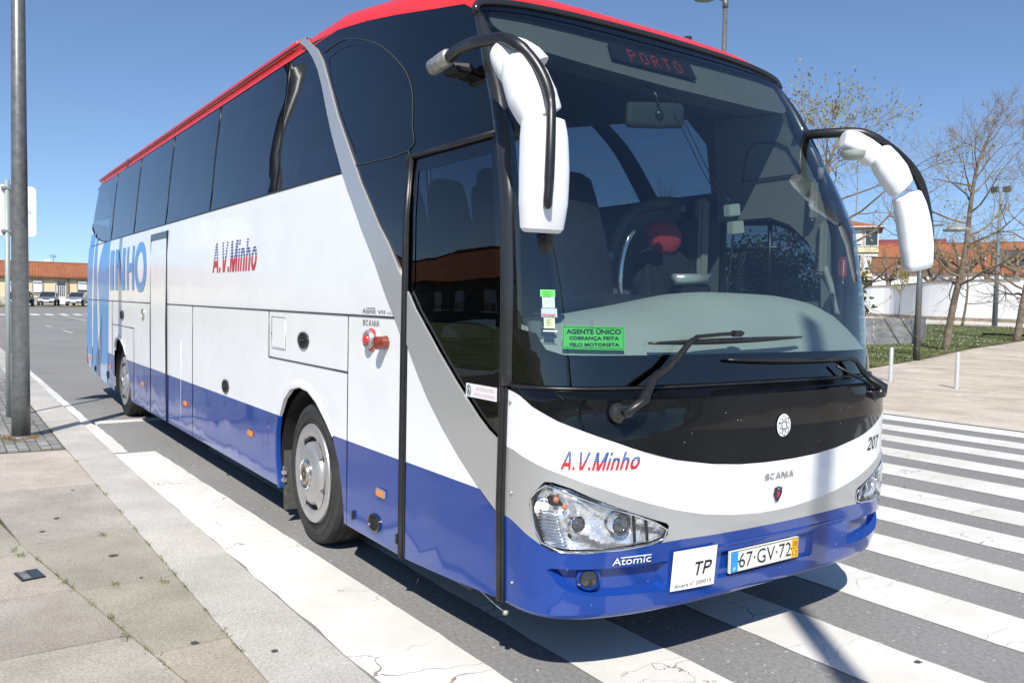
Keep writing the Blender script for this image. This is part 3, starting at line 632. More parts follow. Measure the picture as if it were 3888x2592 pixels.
# side repeater: red centred silver ring and the amber barrel
rep = disc('door_lamp', -1.452, 1.492, .070, M['redlamp'], deep=.008)
bm = bmesh.new(); lathe(bm, [(.056, -.006), (.058, -.03), (.047, -.042), (.030, -.032)], 'y', sr(-1.452, 1.495, 0), 28); part('lamp_ring', bm, M['alu'], rep)
bm = bmesh.new(); lathe(bm, [(.031, -.03), (.028, -.048), (.014, -.056), (.001, -.058)], 'y', sr(-1.452, 1.495, 0), 20); part('lamp_centre', bm, M['redlamp'], rep)
bm = bmesh.new(); b0 = sr(-1.262, 1.484, 0)
lathe(bm, [(.001, -.078), (.030, -.076), (.038, -.068), (.040, -.03), (.044, 0)], 'y', b0, 24)
for v in bm.verts: v.co.x = b0[0]+(v.co.x-b0[0])*1.1
bmesh.ops.recalc_face_normals(bm, faces=bm.faces[:]); part('indicator_lamp', bm, mat('indicator_plastic', (.20, .026, .008), rough=.12, coat=1), lowp)
for x in (-1.283, -3.785, -6.013, -8.257, -10.70, -12.815):
    bm = bmesh.new(); p_ = sr(x, .598 if x > -9 else .632, 0); box(bm, (p_[0], p_[1]-.008, p_[2]), (.115, .018, .050), 0, bev=.006); box(bm, (p_[0], p_[1]-.018, p_[2]), (.095, .006, .036), 1, bev=.002)
    part('side_marker', bm, [M['chrome'] if x == -1.283 else M['amber'], M['amber']], lowp)
for x in (-1.685, -1.07): 
    bm = bmesh.new(); box(bm, sr(x, .378, .008), (.028, .018, .055), bev=.004); part('hatch_latch', bm, M['trim'], lowp)
fh = [(-3.275, 1.342), (-2.965, 1.342), (-2.965, 1.585), (-3.275, 1.585)]
bm = bmesh.new(); tube(bm, [sr(a, b, .001) for a, b in fh+fh[:1]], .0035, 4, cap=False); ff = part('filler_flap', bm, M['grime'], lowp)
card('flap_face', [(-3.262, 1.354), (-2.978, 1.354), (-2.978, 1.573), (-3.262, 1.573)], sr, .003, M['white'], ff)
bm = bmesh.new(); lathe(bm, [(.012, -.012), (.001, -.016)], 'y', sr(-3.255, 1.455, 0), 12); part('flap_lock', bm, M['chrome'], ff)
# swoosh (two pieces, either side of the door seam)
def band(name, L, R_, fn=sr, off=.012, m='silver', par=None):
    def walk(l): return l
    loop = L + R_[::-1]; bm = flat([([loop], 0)], XC, ZS + frange(.8, 3.6, .1)); mapped(bm, fn, off); walls(bm, loop, fn, off, -.002); bmesh.ops.recalc_face_normals(bm, faces=bm.faces[:])
    return part(name, bm, M[m], par)
band('swoosh_trim', swL, swR + [(-1.052, 1.547)])
# ---- door
door_w = [(DX+.008, .840), (-.20, .838), (-.179, .825)] + dsL[::-1][2:]
bm = flat([([[(DX, .834)] + [(-.195, .834)] + [p for p in dsL[::-1] if p[1] > .84]], 0), ([[(DX, .285), (-.50, .316), (-.04, .353), (-.05, .757), (-.179, .825), (-.195, .834), (DX, .834)]], 1)], XC, ZS); mapped(bm, sr, .002)
door = part('door', bm, [M['white'], M['blue']])
band('swoosh_trim', dsL, dsR, off=.010, par=door)
DT = 2.51
dgl = dsR[:-1] + [(-.055, 1.093), (-.045, 1.36), (-.05, 1.8), (-.075, 2.16), (-.15, DT), (DX, DT)]
bm = flat([([dgl], 0)], XC, ZS); mapped(bm, sr, -.012); part('door_window', bm, M['doorglass'], door)
inner = [(-.115, 1.25), (-.12, 1.8), (-.145, 2.16), (-.205, 2.44), (-.93, 2.44), (-.93, 1.85)]
brd = [(-.055, 1.093), (-.045, 1.36), (-.05, 1.8), (-.075, 2.16), (-.15, DT), (DX, DT), (DX, 1.80), (-.935, 1.80), (-.935, 2.44), (-.205, 2.44), (-.145, 2.16), (-.12, 1.8), (-.115, 1.15)]
bm = flat([([brd], 0)], XC, ZS); mapped(bm, sr, -.008); part('window_border', bm, M['blackglass'], door)
belt = card('seat_belt_notice', [(-.368, 1.268), (-.096, 1.268), (-.096, 1.333), (-.368, 1.333)], sr, -.004, M['paper'], door)
letters('notice_lettering', 'USO OBRIGATORIO', -.275, 1.308, -.115, 1.322, sr, -.002, mat('pale_red_print', (.75, .42, .42), .5), belt); letters('notice_lettering', 'CINTO DE SEGURANÇA', -.29, 1.277, -.105, 1.293, sr, -.002, mat('pale_red_print2', (.75, .42, .42), .5), belt)
bm = bmesh.new(); tube(bm, [sr(-.338+.018*math.cos(t), 1.301+.024*math.sin(t), -.002) for t in (2*PI*k/20 for k in range(21))], .0022, 5, cap=False); tube(bm, [sr(-.345, 1.285, -.002), sr(-.338, 1.316, -.002), sr(-.331, 1.285, -.002)], .0025, 5); part('notice_symbol', bm, M['greyprint'], belt)
# rubber seals of the door
for pts, w_ in (([(-1.025, .285), (-1.025, 1.547), (-1.022, 1.845), (-1.02, 2.52)], .022), ([(DX-.012, .285), (DX-.012, 2.52)], .007)):
    seam(pts, w_, par=door, off=.004, name='door_seal')
seam([(-1.06, 2.528), (-.17, 2.528)], .016, par=door, off=.004, name='door_seal')
for dx, w_ in ((.008, .020), (.034, .009)):
    bm = bmesh.new(); tube(bm, [sr(a+dx-.012, b, .006) for a, b in ((-.012, .352), (-.03, .8), (-.022, 1.2), (-.018, 1.36), (-.025, 1.8), (-.045, 2.16), (-.085, 2.35), (-.15, 2.52))], w_, 8); part('door_seal', bm, M['rubber'], door)
bm = bmesh.new(); tube(bm, [(-.30, .06, .31), (-.12, .04, .292), (-.03, .03, .29)], .006, 8); lathe(bm, [(.001, 0), (.014, .002), (.014, .02), (.001, .022)], 'z', (-.02, .03, .275), 12); part('step_bar', bm, M['grime'], door)
# black body strip between door and nose
strip = [(-.04, .353), (.002, .36), (.002, 1.345), (-.005, 1.36), (-.04, 1.8), (-.06, 2.2), (-.11, 2.45), (-.15, 2.51), (-.06, 2.16), (-.035, 1.8), (-.03, 1.36)]
bm = flat([([strip], 0)], XC, ZS); mapped(bm, sr, -.004); part('door_post', bm, M['rubber'])
# ---- dark glazed area above the door and quarter window
RE = [(-2.84, 3.60), (-2.34, 3.575), (-1.84, 3.505), (-1.407, 3.425), (-.879, 3.315), (-.605, 3.26), (-.50, 3.205)]
qw = [(-2.45, 3.40), (-2.263, 3.425), (-2.0, 3.39), (-1.75, 3.32), (-1.50, 3.20), (-1.30, 3.06), (-1.18, 2.92), (-1.13, 2.78), (-1.13, 2.62), (-1.68, 2.63), (-1.816, 2.66), (-1.995, 2.83), (-2.158, 3.0), (-2.304, 3.17), (-2.40, 3.29)]
dark = [(DX, 2.51), (DX-.03, 1.845)] + swR[:0:-1] + RE[1:] + [(-.36, 3.0), (-.21, 2.7), (-.15, 2.54), (-.16, 2.53)]
bm = flat([([dark, qw], 0)], XC, ZS + frange(2.5, 3.6, .05)); mapped(bm, sr, -.002); dk = part('dark_side_panel', bm, M['blackglass'])
bm = flat([([qw], 0)], XC, ZS); mapped(bm, sr, -.004); part('quarter_window', bm, M['tint'], dk)
ql = [(-2.56, 3.47), (-2.263, 3.481), (-2.05, 3.44), (-1.857, 3.385), (-1.65, 3.31), (-1.454, 3.21), (-1.31, 3.12), (-1.18, 3.02), (-1.09, 2.89), (-1.058, 2.707), (-1.065, 2.567), (-1.781, 2.575)]
seam(spline([(a, b, 0) for a, b in ql], 4) and [(p.x, p.y) for p in spline([(a, b, 0) for a, b in ql], 3)], .0035, par=dk, m='grime' if False else 'liningdark', name='glass_joint')
seam([(-1.065, 2.567), (-1.045, 2.53)], .0035, par=dk, m='grime' if False else 'liningdark', name='glass_joint')
# ---- side windows
ZTOP = 3.575
div = [(-1.975, None), (-3.31, 2.6), (-5.24, 2.6), (-7.16, 2.6), (-9.08, 2.6), (-10.9, 2.6)]
def pane(loop, fn, m='tint', name='side_window', par=None):
    bm = flat([([loop], 0)], XC, ZS); mapped(bm, fn, -.006); g = part(name, bm, M[m], par)
    return g
p1 = [(-3.29, ZW), (-1.985, ZW)] + [p for p in swL[::-1] if ZW < p[1] < 3.56] + [(-2.9, ZTOP), (-3.29, ZTOP)]
wins = [p1] + [[(a, ZW), (b, ZW), (b, ZTOP), (a, ZTOP)] for a, b in ((-5.22, -3.33), (-7.14, -5.26), (-9.06, -7.18), (-10.88, -9.10))] + [[(-10.92, ZW)] + rearw + [(-13.2, 3.05), (-13.15, ZTOP), (-10.92, ZTOP)]]
def shrink(loop, d=.035):
    cx = sum(p[0] for p in loop)/len(loop); cz = (ZW+ZTOP)/2
    x0, x1 = min(p[0] for p in loop), max(p[0] for p in loop)
    return [(min(max(a, x0+d*.6), x1-d*.6) if False else a+(cx-a)*(d/(x1-x0))*1.2, b+(cz-b)*.12) for a, b in loop]
for lp in wins:
    g = pane(lp, sr)
    inn = shrink(lp); bm = flat([([lp, inn], 0)], XC, ZS); mapped(bm, sr, -.010)
    part('window_border', bm, glass('tint_border_glass', (.06, .075, .09), wave=.006, extra=.0) if 'tb' not in M else M['tb'], g)
    if 'tb' not in M: M['tb'] = bpy.data.materials['tint_border_glass']
for x in (-3.31, -5.24, -7.16, -9.08, -10.9):
    bm = bmesh.new(); tube(bm, [sr(x+.03*(z-2.55), z, -.006) for z in (2.55, 2.8, 3.0, 3.2, 3.4, 3.58)], .006, 6); part('window_seal', bm, M['rubber'])
    bm = bmesh.new(); tube(bm, [sr(x, z, -.05) for z in (2.5, 2.8, 3.0, 3.2, 3.58)], .03, 6); part('body_pillar', bm, M['liningdark'])
bm = bmesh.new(); tube(bm, [sr(x, ZW, .001) for x in frange(-11.2, -1.97, .5) + [-1.97]], .007, 6); tube(bm, [sr(a, b, .001) for a, b in rearw], .007, 6); part('window_seal', bm, M['rubber'])
# ---- left side (seen through the glass and from beyond)
lwin = [[(a, ZW), (b, ZW), (b, 3.50), (a, 3.50)] for a, b in ((-5.22, -3.33), (-7.14, -5.26), (-9.06, -7.18), (-10.88, -9.10), (-12.9, -10.92))]
lw1 = [(-3.29, ZW), (-1.05, ZW), (-1.08, 2.9), (-1.3, 3.15), (-1.7, 3.33), (-2.2, 3.42), (-3.29, 3.45)]
drv = [(-.98, 1.78), (-.10, 1.78), (-.12, 1.95), (-.2, 2.12), (-.34, 2.25), (-.52, 2.32), (-.98, 2.33)]
low_l = [(-.01, .36), (-1.7, .283)] + archF[1:] + [(-5.6, .283)] + archR + botL + [(-13.45, .49), (-13.45, 1.632), (-.0, 1.632)]
bm = flat([([splitz(low_l, ZB, True)], 0), ([splitz(low_l, ZB, False)], 1)], XC, ZS); mapped(bm, sl, 0); lf = part('left_lower_panel', bm, [M['white'], M['blue']])
ul = [(-13.45, 1.636), (-.0, 1.636), (-.05, 2.2), (-.11, 2.45), (-.21, 2.7), (-.36, 3.0), (-.50, 3.205)] + RE[::-1][1:] + [(-2.95, ZTOP), (-13.2, ZTOP), (-13.45, 3.0)]
bm = flat([([ul] + lwin + [lw1, drv], 0)], XC, ZS); mapped(bm, sl, 0); lup = part('left_upper_panel', bm, M['black'])
bm = flat([([ul] + lwin + [lw1, drv], 0)], XC, ZS); mapped(bm, sl, -.05); part('left_lining', bm, M['lining'], lup)
for l in lwin + [lw1]: pane(l, sl)
pane(drv, sl, 'doorglass', 'driver_window')
bm = bmesh.new()     # arched strut crossing the far window
A = spline([(-2.75, 3.46, 0), (-2.47, 3.38, 0), (-2.2, 3.18, 0), (-1.95, 2.92, 0), (-1.7, 2.55, 0)], 4)
tube(bm, [sl(p.x, p.y, -.03) for p in A], .12, 8, sy=.25); part('window_strut', bm, M['liningdark'], lup)
bm = bmesh.new()
for a, b, c, d in ((-.56, 1.78, -.56, 2.31), (-.98, 2.14, -.5, 2.14)): tube(bm, [sl(a, b, -.02), sl(c, d, -.02)], .016, 6)
tube(bm, [sl(a, b, -.01) for a, b in drv+drv[:1]], .028, 8, cap=False); part('window_frame', bm, M['rubber'], lup)
# lining of the right side
rl = [(-13.0, 1.4), (-1.02, 1.4), (-1.02, 2.53), (-13.0, 2.53)]
bm = flat([([rl], 0)], XC, ZS); mapped(bm, sr, -.06); part('right_lining', bm, M['liningdark'])
# ---- roof
def roof_edge():
    E = []
    for x in (-13.0, -12.5) + tuple(frange(-12, -3, .5)) + (-2.9,): E.append(((x, side_y(x, 3.55), ZTOP), 's'))
    for x, z in RE[1:]: E.append(((x, ipl(INS, z), z+.0), 's'))
    for i in range(1, 60):
        v = -.99+.0336*i*.982
        if abs(v) < .992: E.append((fs(v, ztop(v)+.026, 0), 'f'))
    for x, z in RE[1:][::-1]: E.append(((x, 2*W2-ipl(INS, z), z), 'l'))
    for x in (-2.9,) + tuple(frange(-12, -3, .5)[::-1]) + (-12.5, -13.0): E.append(((x, 2*W2-side_y(x, 3.55), ZTOP), 'l'))
    return E
E_ = roof_edge(); bm = bmesh.new(); rows = []
for (p, t) in E_:
    p = Vector(p); x, y, z = p
    fr_ = max(0, min(1, (x+2.4)/1.9))              # 0 on the straight roof, 1 at the windscreen
    c = Vector((min(x, -2.3)*1.0, W2+(y-W2)*.62, 3.755)); 
    if x > -2.3: c = Vector((-2.3-.25*(1-abs(y-W2)/1.3), W2+(y-W2)*.55, 3.745))
    q = p + Vector((-.07*fr_, (W2-y)*(.02+.06*fr_), .150-.03*fr_))
    q2 = p.lerp(c, .42); q2.z = c.z+.02
    row = []
    for k in range(11):
        s_ = k/10
        row.append(bm.verts.new((1-s_)**3*p + 3*(1-s_)**2*s_*q + 3*(1-s_)*s_*s_*q2 + s_**3*c))
    row.append(bm.verts.new((c.x-.0, W2, 3.775))); rows.append(row)
for a, b in zip(rows, rows[1:]):
    for k in range(len(a)-1): bm.faces.new((a[k], b[k], b[k+1], a[k+1]))
bmesh.ops.remove_doubles(bm, verts=bm.verts[:], dist=1e-4); bmesh.ops.recalc_face_normals(bm, faces=bm.faces[:])
roof = part('roof', bm, M['red'], angle=60)
bm = bmesh.new(); tube(bm, [(x, ipl(INS, 3.55)-.006, 3.655) for x in frange(-12.6, -2.85, .5) + [-2.9]], .006, 6); part('roof_groove', bm, M['rubber'], roof)
bm = bmesh.new(); tube(bm, spline([(-12.75, .24, 3.66), (-12.4, .175, 3.680), (-8, .170, 3.685), (-3.6, .170, 3.685), (-3.25, .175, 3.680), (-2.95, .20, 3.655), (-2.75, .25, 3.62)], 6), .040, 12, sx=1, sy=.8); part('roof_rail', bm, M['red'], roof)
bm = bmesh.new(); lathe(bm, [(.03, 0), (.028, .05), (.001, .055)], 'z', (-.92, 2.05, 3.50), 12); part('roof_aerial', bm, M['trim'], roof)
# rear end cap
bm = bmesh.new(); rows = []
for z in (.49, .85, 1.3, 1.65, 2.2, 2.65, 3.0, 3.3, ZTOP, 3.7):
    xr = ipl(REAR, z)+.02-.3; i = ipl(INS, min(z, 3.55)) + (.25 if z > 3.6 else 0)
    rows.append([bm.verts.new((xr-.12*math.cos(PI/2*(k/6-1))+.0, W2+(W2-i-.3)*(k/6-1), z)) for k in range(13)])
for a, b in zip(rows, rows[1:]):
    for k in range(12): bm.faces.new((a[k], a[k+1], b[k+1], b[k]))
part('rear_panel', bm, M['sky'])
bm = bmesh.new(); box(bm, (-13.16, .03, .68), (.08, .06, .36), bev=.015); part('tail_lamp', bm, mat('tail_lamp_red', (.30, .02, .02), .25, coat=.5))
# underbody
bm = bmesh.new()
box(bm, (-6.5, W2, .80), (12.6, 1.4, .85)); box(bm, (-6.1, W2, .80), (5.9, 2.46, .85)); box(bm, (-.95, W2, .80), (1.45, 2.40, .80)); box(bm, (-11.75, W2, .85), (2.3, 2.40, .75))
part('underbody', bm, M['darkvoid'])
bm = bmesh.new()
for y in (.08, .5):
    tube(bm, [(-1.7, y, .27), (-.4, y, .28)], .012, 6)
box(bm, (-4.9, .12, .29), (3.4, .02, .05)); part('chassis_rail', bm, M['trim'])

# ---- wheels
def wheel(x, y0, out, sgn=1, steer=0):
    e = bpy.data.objects.new('wheel', None); link(e, bus); e.location = (x, y0, .5); e.rotation_euler = (0, 0, steer)
    S = sgn
    bm = bmesh.new()
    prof = [(.30, .02), (.345, .0), (.40, -.012), (.45, -.012), (.482, .0), (.494, .022), (.497, .04), (.488, .043), (.488, .052), (.4995, .056), (.5005, .10), (.489, .104), (.489, .114), (.502, .118), (.502, .165), (.489, .169), (.489, .179), (.5005, .183), (.4995, .23), (.49, .26), (.46, .275), (.40, .28), (.30, .26)]
    lathe(bm, [(r, a*S) for r, a in prof], 'y', seg=72)
    for r in (.362, .373, .43): lathe(bm, [(r, -.0135*S), (r+.003, -.0165*S), (r+.006, -.0135*S)], 'y', seg=72)
    bmesh.ops.recalc_face_normals(bm, faces=bm.faces[:]); obj('tyre', bm, M['tyre'], e)
    bm = bmesh.new()
    lathe(bm, [(.352, .012*S), (.352, -.006*S), (.342, -.020*S), (.322, -.024*S), (.285, -.020*S), (.262, -.012*S), (.256, .02*S)], 'y', seg=64)
    d = out
    lathe(bm, [(.224, .02*S), (.223, -.005*S), (.220, -d*.35*S), (.206, -d*.68*S), (.18, -d*.85*S), (.14, -d*.97*S), (.108, -d*1.0*S)], 'y', seg=64)
    for k in range(4):
        a = PI/4+k*PI/2+.1; w_ = .30
        pts0 = [(.238, -d*.22), (.262, -.014)]
        vs = []
        for j in range(7):
            t = a-w_+2*w_*j/6; c_, s_ = math.cos(t), math.sin(t)
            vs.append([bm.verts.new((r*c_, yy*S, r*s_)) for r, yy in ((.212, -d*.55), (.240, -.026), (.275, -.021))])
        for p_, q_ in zip(vs, vs[1:]):
            for m_ in range(2): bm.faces.new((p_[m_], p_[m_+1], q_[m_+1], q_[m_]))
    bmesh.ops.recalc_face_normals(bm, faces=bm.faces[:]); cap = obj('wheel_cover', bm, M['alu'], e)
    bm = bmesh.new(); lathe(bm, [(.30, .012*S), (.10, .012*S)], 'y', seg=32); lathe(bm, [(.30, .30*S-.03), (.001, .2*S)], 'y', seg=32); obj('wheel_disc', bm, M['darkvoid'], e)
    bm = bmesh.new()
    lathe(bm, [(.110, -d*.98*S), (.108, -(d+.012)*S), (.100, -(d+.016)*S), (.094, -(d+.004)*S)], 'y', seg=40)
    lathe(bm, [(.094, -(d+.002)*S), (.078, -(d+.006)*S), (.074, -(d+.022)*S), (.064, -(d+.026)*S), (.060, -(d+.018)*S), (.001, -(d+.018)*S)], 'y', seg=40, mi=1)
    bmesh.ops.recalc_face_normals(bm, faces=bm.faces[:]); hub = obj('hub_cap', bm, [M['chrome'], mat('bronze_hub', (.42, .37, .30), rough=.35, metal=.7)], e)
    bm = bmesh.new()
    for k in range(4):
        th = PI*k/4; pts = []
        for j in range(33):
            t = 2*PI*j/32; a_, b_ = .048*math.cos(t), .018*math.sin(t); pts.append((a_*math.cos(th)-b_*math.sin(th), -(d+.0195)*S, a_*math.sin(th)+b_*math.cos(th)))
        tube(bm, pts, .0012, 4, cap=False)
    obj('hub_emblem', bm, M['print'], hub)
    return e
wheel(-2.455, .035, .055, 1, math.radians(-1.5)); wheel(-9.74, .045, .035, 1); wheel(-2.455, 2.515, .085, -1, math.radians(-1.5)); wheel(-9.74, 2.505, .05, -1)

# ---- mirrors
def rounded(bm, pts, wx, wy, seg=20, e=3.2, mi=0, xdir=None):
    """housing swept along pts; section is a superellipse wx wide (across), wy deep"""
    pts = [Vector(p) for p in pts]; rings = []
    for i, p in enumerate(pts):
        d = (pts[min(i+1, len(pts)-1)]-pts[max(i-1, 0)]).normalized()
        ax = xdir - d*xdir.dot(d); ax.normalize(); ay = d.cross(ax); ring = []
        for k in range(seg):
            t = 2*PI*k/seg; c_, s_ = math.cos(t), math.sin(t)
            ring.append(bm.verts.new(p + ax*(abs(c_)**(2/e)*(1 if c_ > 0 else -1)*wx[i]) + ay*(abs(s_)**(2/e)*(1 if s_ > 0 else -1)*wy[i])))
        rings.append(ring)
    for a, b in zip(rings, rings[1:]):
        for k in range(seg):
            f = bm.faces.new((a[k], a[(k+1) % seg], b[(k+1) % seg], b[k])); f.material_index = mi
    bm.faces.new(rings[0][::-1]); bm.faces.new(rings[-1])
    bmesh.ops.recalc_face_normals(bm, faces=bm.faces[:])
def vv(*p): return [Vector(q) for q in p]
# right mirror
bm = bmesh.new(); tube(bm, spline([(-.56, -.05, 2.945), (-.482, -.06, 2.935), (-.355, -.075, 2.94), (-.22, -.10, 2.925), (-.1, -.125, 2.904), (.08, -.135, 2.872), (.18, -.132, 2.834), (.24, -.104, 2.784), (.29, -.077, 2.715), (.325, -.058, 2.642), (.345, -.049, 2.571), (.37, -.062, 2.496), (.392, -.079, 2.354), (.392, -.083, 2.218), (.388, -.084, 2.15), (.37, -.067, 2.125)], 4), [.029]*16+[.027]*12+[.024]*12+[.021]*12+[.019]*6+[.016, .011, .004], 12)
rm = part('mirror', bm, M['rubber'])
bm = bmesh.new(); tube(bm, [(-.66, -.055, 2.915), (-.648, -.055, 2.92), (-.49, -.06, 2.935), (-.475, -.06, 2.935)], [.028, .042, .042, .034], 16); part('mirror_bracket', bm, M['grime'], rm)
bm = bmesh.new(); tube(bm, [(-.56, .0, 2.90), (-.52, .08, 2.90)], .04, 8); box(bm, (-.53, .02, 2.885), (.14, .09, .03), bev=.008); part('bracket_base', bm, M['trim'], rm)
X = Vector((0, 1, 0))
def housing(pc, wx, wy, name='mirror_housing', par=None, xd=X, e=3.2, rb_=.022):
    bm = bmesh.new(); S_ = spline(pc, 5); S0 = S_; m_ = len(S_)-1; a, b = [], []
    for i in range(m_+1):
        t = i/m_; k_ = 1.0; j = t*(len(wx)-1); j0 = min(int(j), len(wx)-2); a.append(k_*(wx[j0]+(wx[j0+1]-wx[j0])*(j-j0))); b.append(k_*(wy[j0]+(wy[j0+1]-wy[j0])*(j-j0)))
    # rolled edges at both ends
    def roll(i0, i1, sgn):
        d = (S_[i0]-S_[i1]).normalized(); out = []
        for q_ in (0, .3, .6, .85, 1.0):
            th = q_*PI/2; out.append((S_[i0]-d*rb_*(1-math.sin(th)), a[i0]-rb_*(1-math.cos(th)), b[i0]-rb_*.9*(1-math.cos(th))))
        return out
    r0 = roll(0, 1, 1)[::-1]; r1 = roll(-1, -2, 1)
    S2 = [q_[0] for q_ in r0]+S_[1:-1]+[q_[0] for q_ in r1]; a2 = [q_[1] for q_ in r0]+a[1:-1]+[q_[1] for q_ in r1]; b2 = [q_[2] for q_ in r0]+b[1:-1]+[q_[2] for q_ in r1]
    rounded(bm, S2, a2, b2, 28, e, 0, xd); return part(name, bm, M['mirrorwhite'], par, angle=55)
hm = housing([(.297, -.050, 2.505), (.302, -.046, 2.42), (.305, -.043, 2.28), (.302, -.042, 2.15), (.292, -.040, 2.030)], [.092, .101, .106, .105, .094], [.055, .07, .072, .068, .05], par=rm, e=3.4, rb_=.020)
bm = bmesh.new(); box(bm, (.234, -.040, 2.27), (.006, .15, .38), bev=.003); part('mirror_glass', bm, M['chrome'], hm)
housing([(.185, -.100, 2.765), (.215, -.090, 2.690), (.24, -.065, 2.600), (.258, -.030, 2.520)], [.072, .106, .116, .104], [.05, .065, .066, .055], par=rm, e=2.8, rb_=.006, xd=Vector((.05, .98, .12)).normalized())
housing([(.050, -.100, 2.850), (.08, -.080, 2.820), (.115, -.050, 2.775), (.14, -.025, 2.735)], [.075, .108, .128, .134], [.045, .06, .068, .062], par=rm, e=2.5, rb_=.006, xd=Vector((.05, .93, .30)).normalized())
# left mirror
bm = bmesh.new(); tube(bm, spline([(-.30, 2.42, 2.846), (-.1, 2.454, 2.833), (.05, 2.545, 2.827), (.12, 2.616, 2.795), (.18, 2.704, 2.736), (.22, 2.828, 2.652), (.25, 2.917, 2.554), (.27, 2.969, 2.421), (.28, 3.003, 2.265), (.28, 3.039, 2.066)], 4), [.031]*14+[.027]*23, 12)
lm = part('mirror', bm, M['rubber'])
XL = Vector((.25, .95, .1)).normalized()
housing([(.250, 2.785, 2.450), (.262, 2.818, 2.36), (.27, 2.853, 2.25), (.275, 2.885, 2.12), (.275, 2.912, 1.992)], [.090, .102, .108, .108, .094], [.05, .062, .064, .06, .045], par=lm, xd=XL, e=3.4, rb_=.015)
housing([(.20, 2.555, 2.685), (.21, 2.615, 2.625), (.225, 2.685, 2.56), (.235, 2.75, 2.490)], [.072, .094, .100, .088], [.05, .058, .058, .05], par=lm, xd=Vector((.2, .75, .6)).normalized(), e=2.8, rb_=.006)
housing([(.09, 2.345, 2.755), (.12, 2.40, 2.74), (.15, 2.48, 2.70), (.175, 2.54, 2.665)], [.048, .066, .074, .074], [.045, .055, .055, .05], par=lm, xd=Vector((.2, .5, .84)).normalized(), e=2.6, rb_=.006)
bm = bmesh.new(); lathe(bm, [(.075, 0), (.070, -.025), (.05, -.045), (.001, -.05)], 'z', (.12, 2.41, 2.685), 24)
for k_ in range(4): lathe(bm, [(.068-.012*k_, -.012-.01*k_), (.071-.012*k_, -.014-.01*k_), (.068-.012*k_, -.017-.01*k_)], 'z', (.12, 2.41, 2.685), 24)
part('mirror_cup', bm, M['offwhite'], lm)
for s_, v0 in ((-1, .94), (1, .855)):      # trim behind the curved ends of the windscreen
    cl = [(s_*v0, 1.52), (s_*.99, 1.52), (s_*.99, 3.14), (s_*(v0+.03), 3.10), (s_*(v0+.005), 2.4)]
    bm = flat([([cl], 0)], VC, ZC); mapped(bm, fs, -.014); part('pillar_lining', bm, M['liningdark'])
# ---- wipers
def wiper(piv, armp, bl0, bl1, knob=.035):
    bm = bmesh.new(); P = [Vector(p) for p in armp]
    tube(bm, P, [.024, .028, .024, .020, .016, .013][:len(P)], 8, sx=1, sy=.7)
    wpr = part('wiper', bm, M['rubber'])
    bm = bmesh.new(); c = Vector(piv); n = Vector((1, 0, .25)).normalized(); q = n.to_track_quat('Z', 'Y').to_matrix()
    for prof in ([(knob*1.3, -.03), (knob*1.3, -.005), (knob, .0), (knob*.8, .035), (knob*.75, .055), (.001, .06)],):
        for ring in lathe(bm, prof, 'z', (0, 0, 0), 20):
            for v in ring: v.co = q @ v.co + c
    part('wiper_pivot', bm, M['trim'], wpr)
    bm = bmesh.new(); a, b = bl0, bl1; n_ = 14; top, lo = [], []
    for i in range(n_+1):
        t = i/n_; p = (a[0]+(b[0]-a[0])*t, a[1]+(b[1]-a[1])*t); th = .010+.022*math.sin(PI*t)**.8
        top.append(fs(p[0], p[1], .024+.022*math.sin(PI*t)**.6)); lo.append(fs(p[0], p[1]-th*.6, .006))
    tube(bm, top, [.006+.008*math.sin(PI*i/n_) for i in range(n_+1)], 6)
    for i in range(n_):
        A_ = [bm.verts.new(Vector(q_)+Vector((0, 0, dz))) for q_, dz in ((top[i], -.002), (top[i+1], -.002), (lo[i+1], 0), (lo[i], 0))]; bm.faces.new(A_)
    part('wiper_blade', bm, M['rubber'], wpr)
wiper(nose(-.5585, 1.268, .03), [fs(-.55, 1.275, .085), fs(-.4827, 1.325, .075), fs(-.41, 1.40, .065), fs(-.3477, 1.457, .06), fs(-.268, 1.575, .055), fs(-.245, 1.592, .052), fs(-.09, 1.606, .05)][:6], (-.4036, 1.563), (.1513, 1.585))
bm = bmesh.new(); tube(bm, [fs(-.25, 1.592, .05), fs(-.16, 1.603, .048), fs(-.085, 1.607, .045)], .009, 8); tube(bm, [fs(-.335, 1.455, .058), fs(-.262, 1.572, .05)], .006, 6); box(bm, fs(-.11, 1.606, .05), (.03, .06, .03), bev=.004); part('wiper_link', bm, M['rubber'])
wiper(nose(.475, 1.268, .0), [fs(.475, 1.27, .045), fs(.468, 1.31, .055), fs(.452, 1.35, .055), fs(.43, 1.395, .052), fs(.395, 1.45, .05), fs(.37, 1.462, .05)], (-.1389, 1.479), (.384, 1.455))
bm = bmesh.new(); tube(bm, [fs(.37, 1.462, .05), fs(.2, 1.468, .048), fs(.12, 1.47, .045)], .009, 8); tube(bm, [fs(.30, 1.425, .03), fs(.40, 1.35, .045), fs(.45, 1.30, .04)], .008, 6); part('wiper_link', bm, M['rubber'])

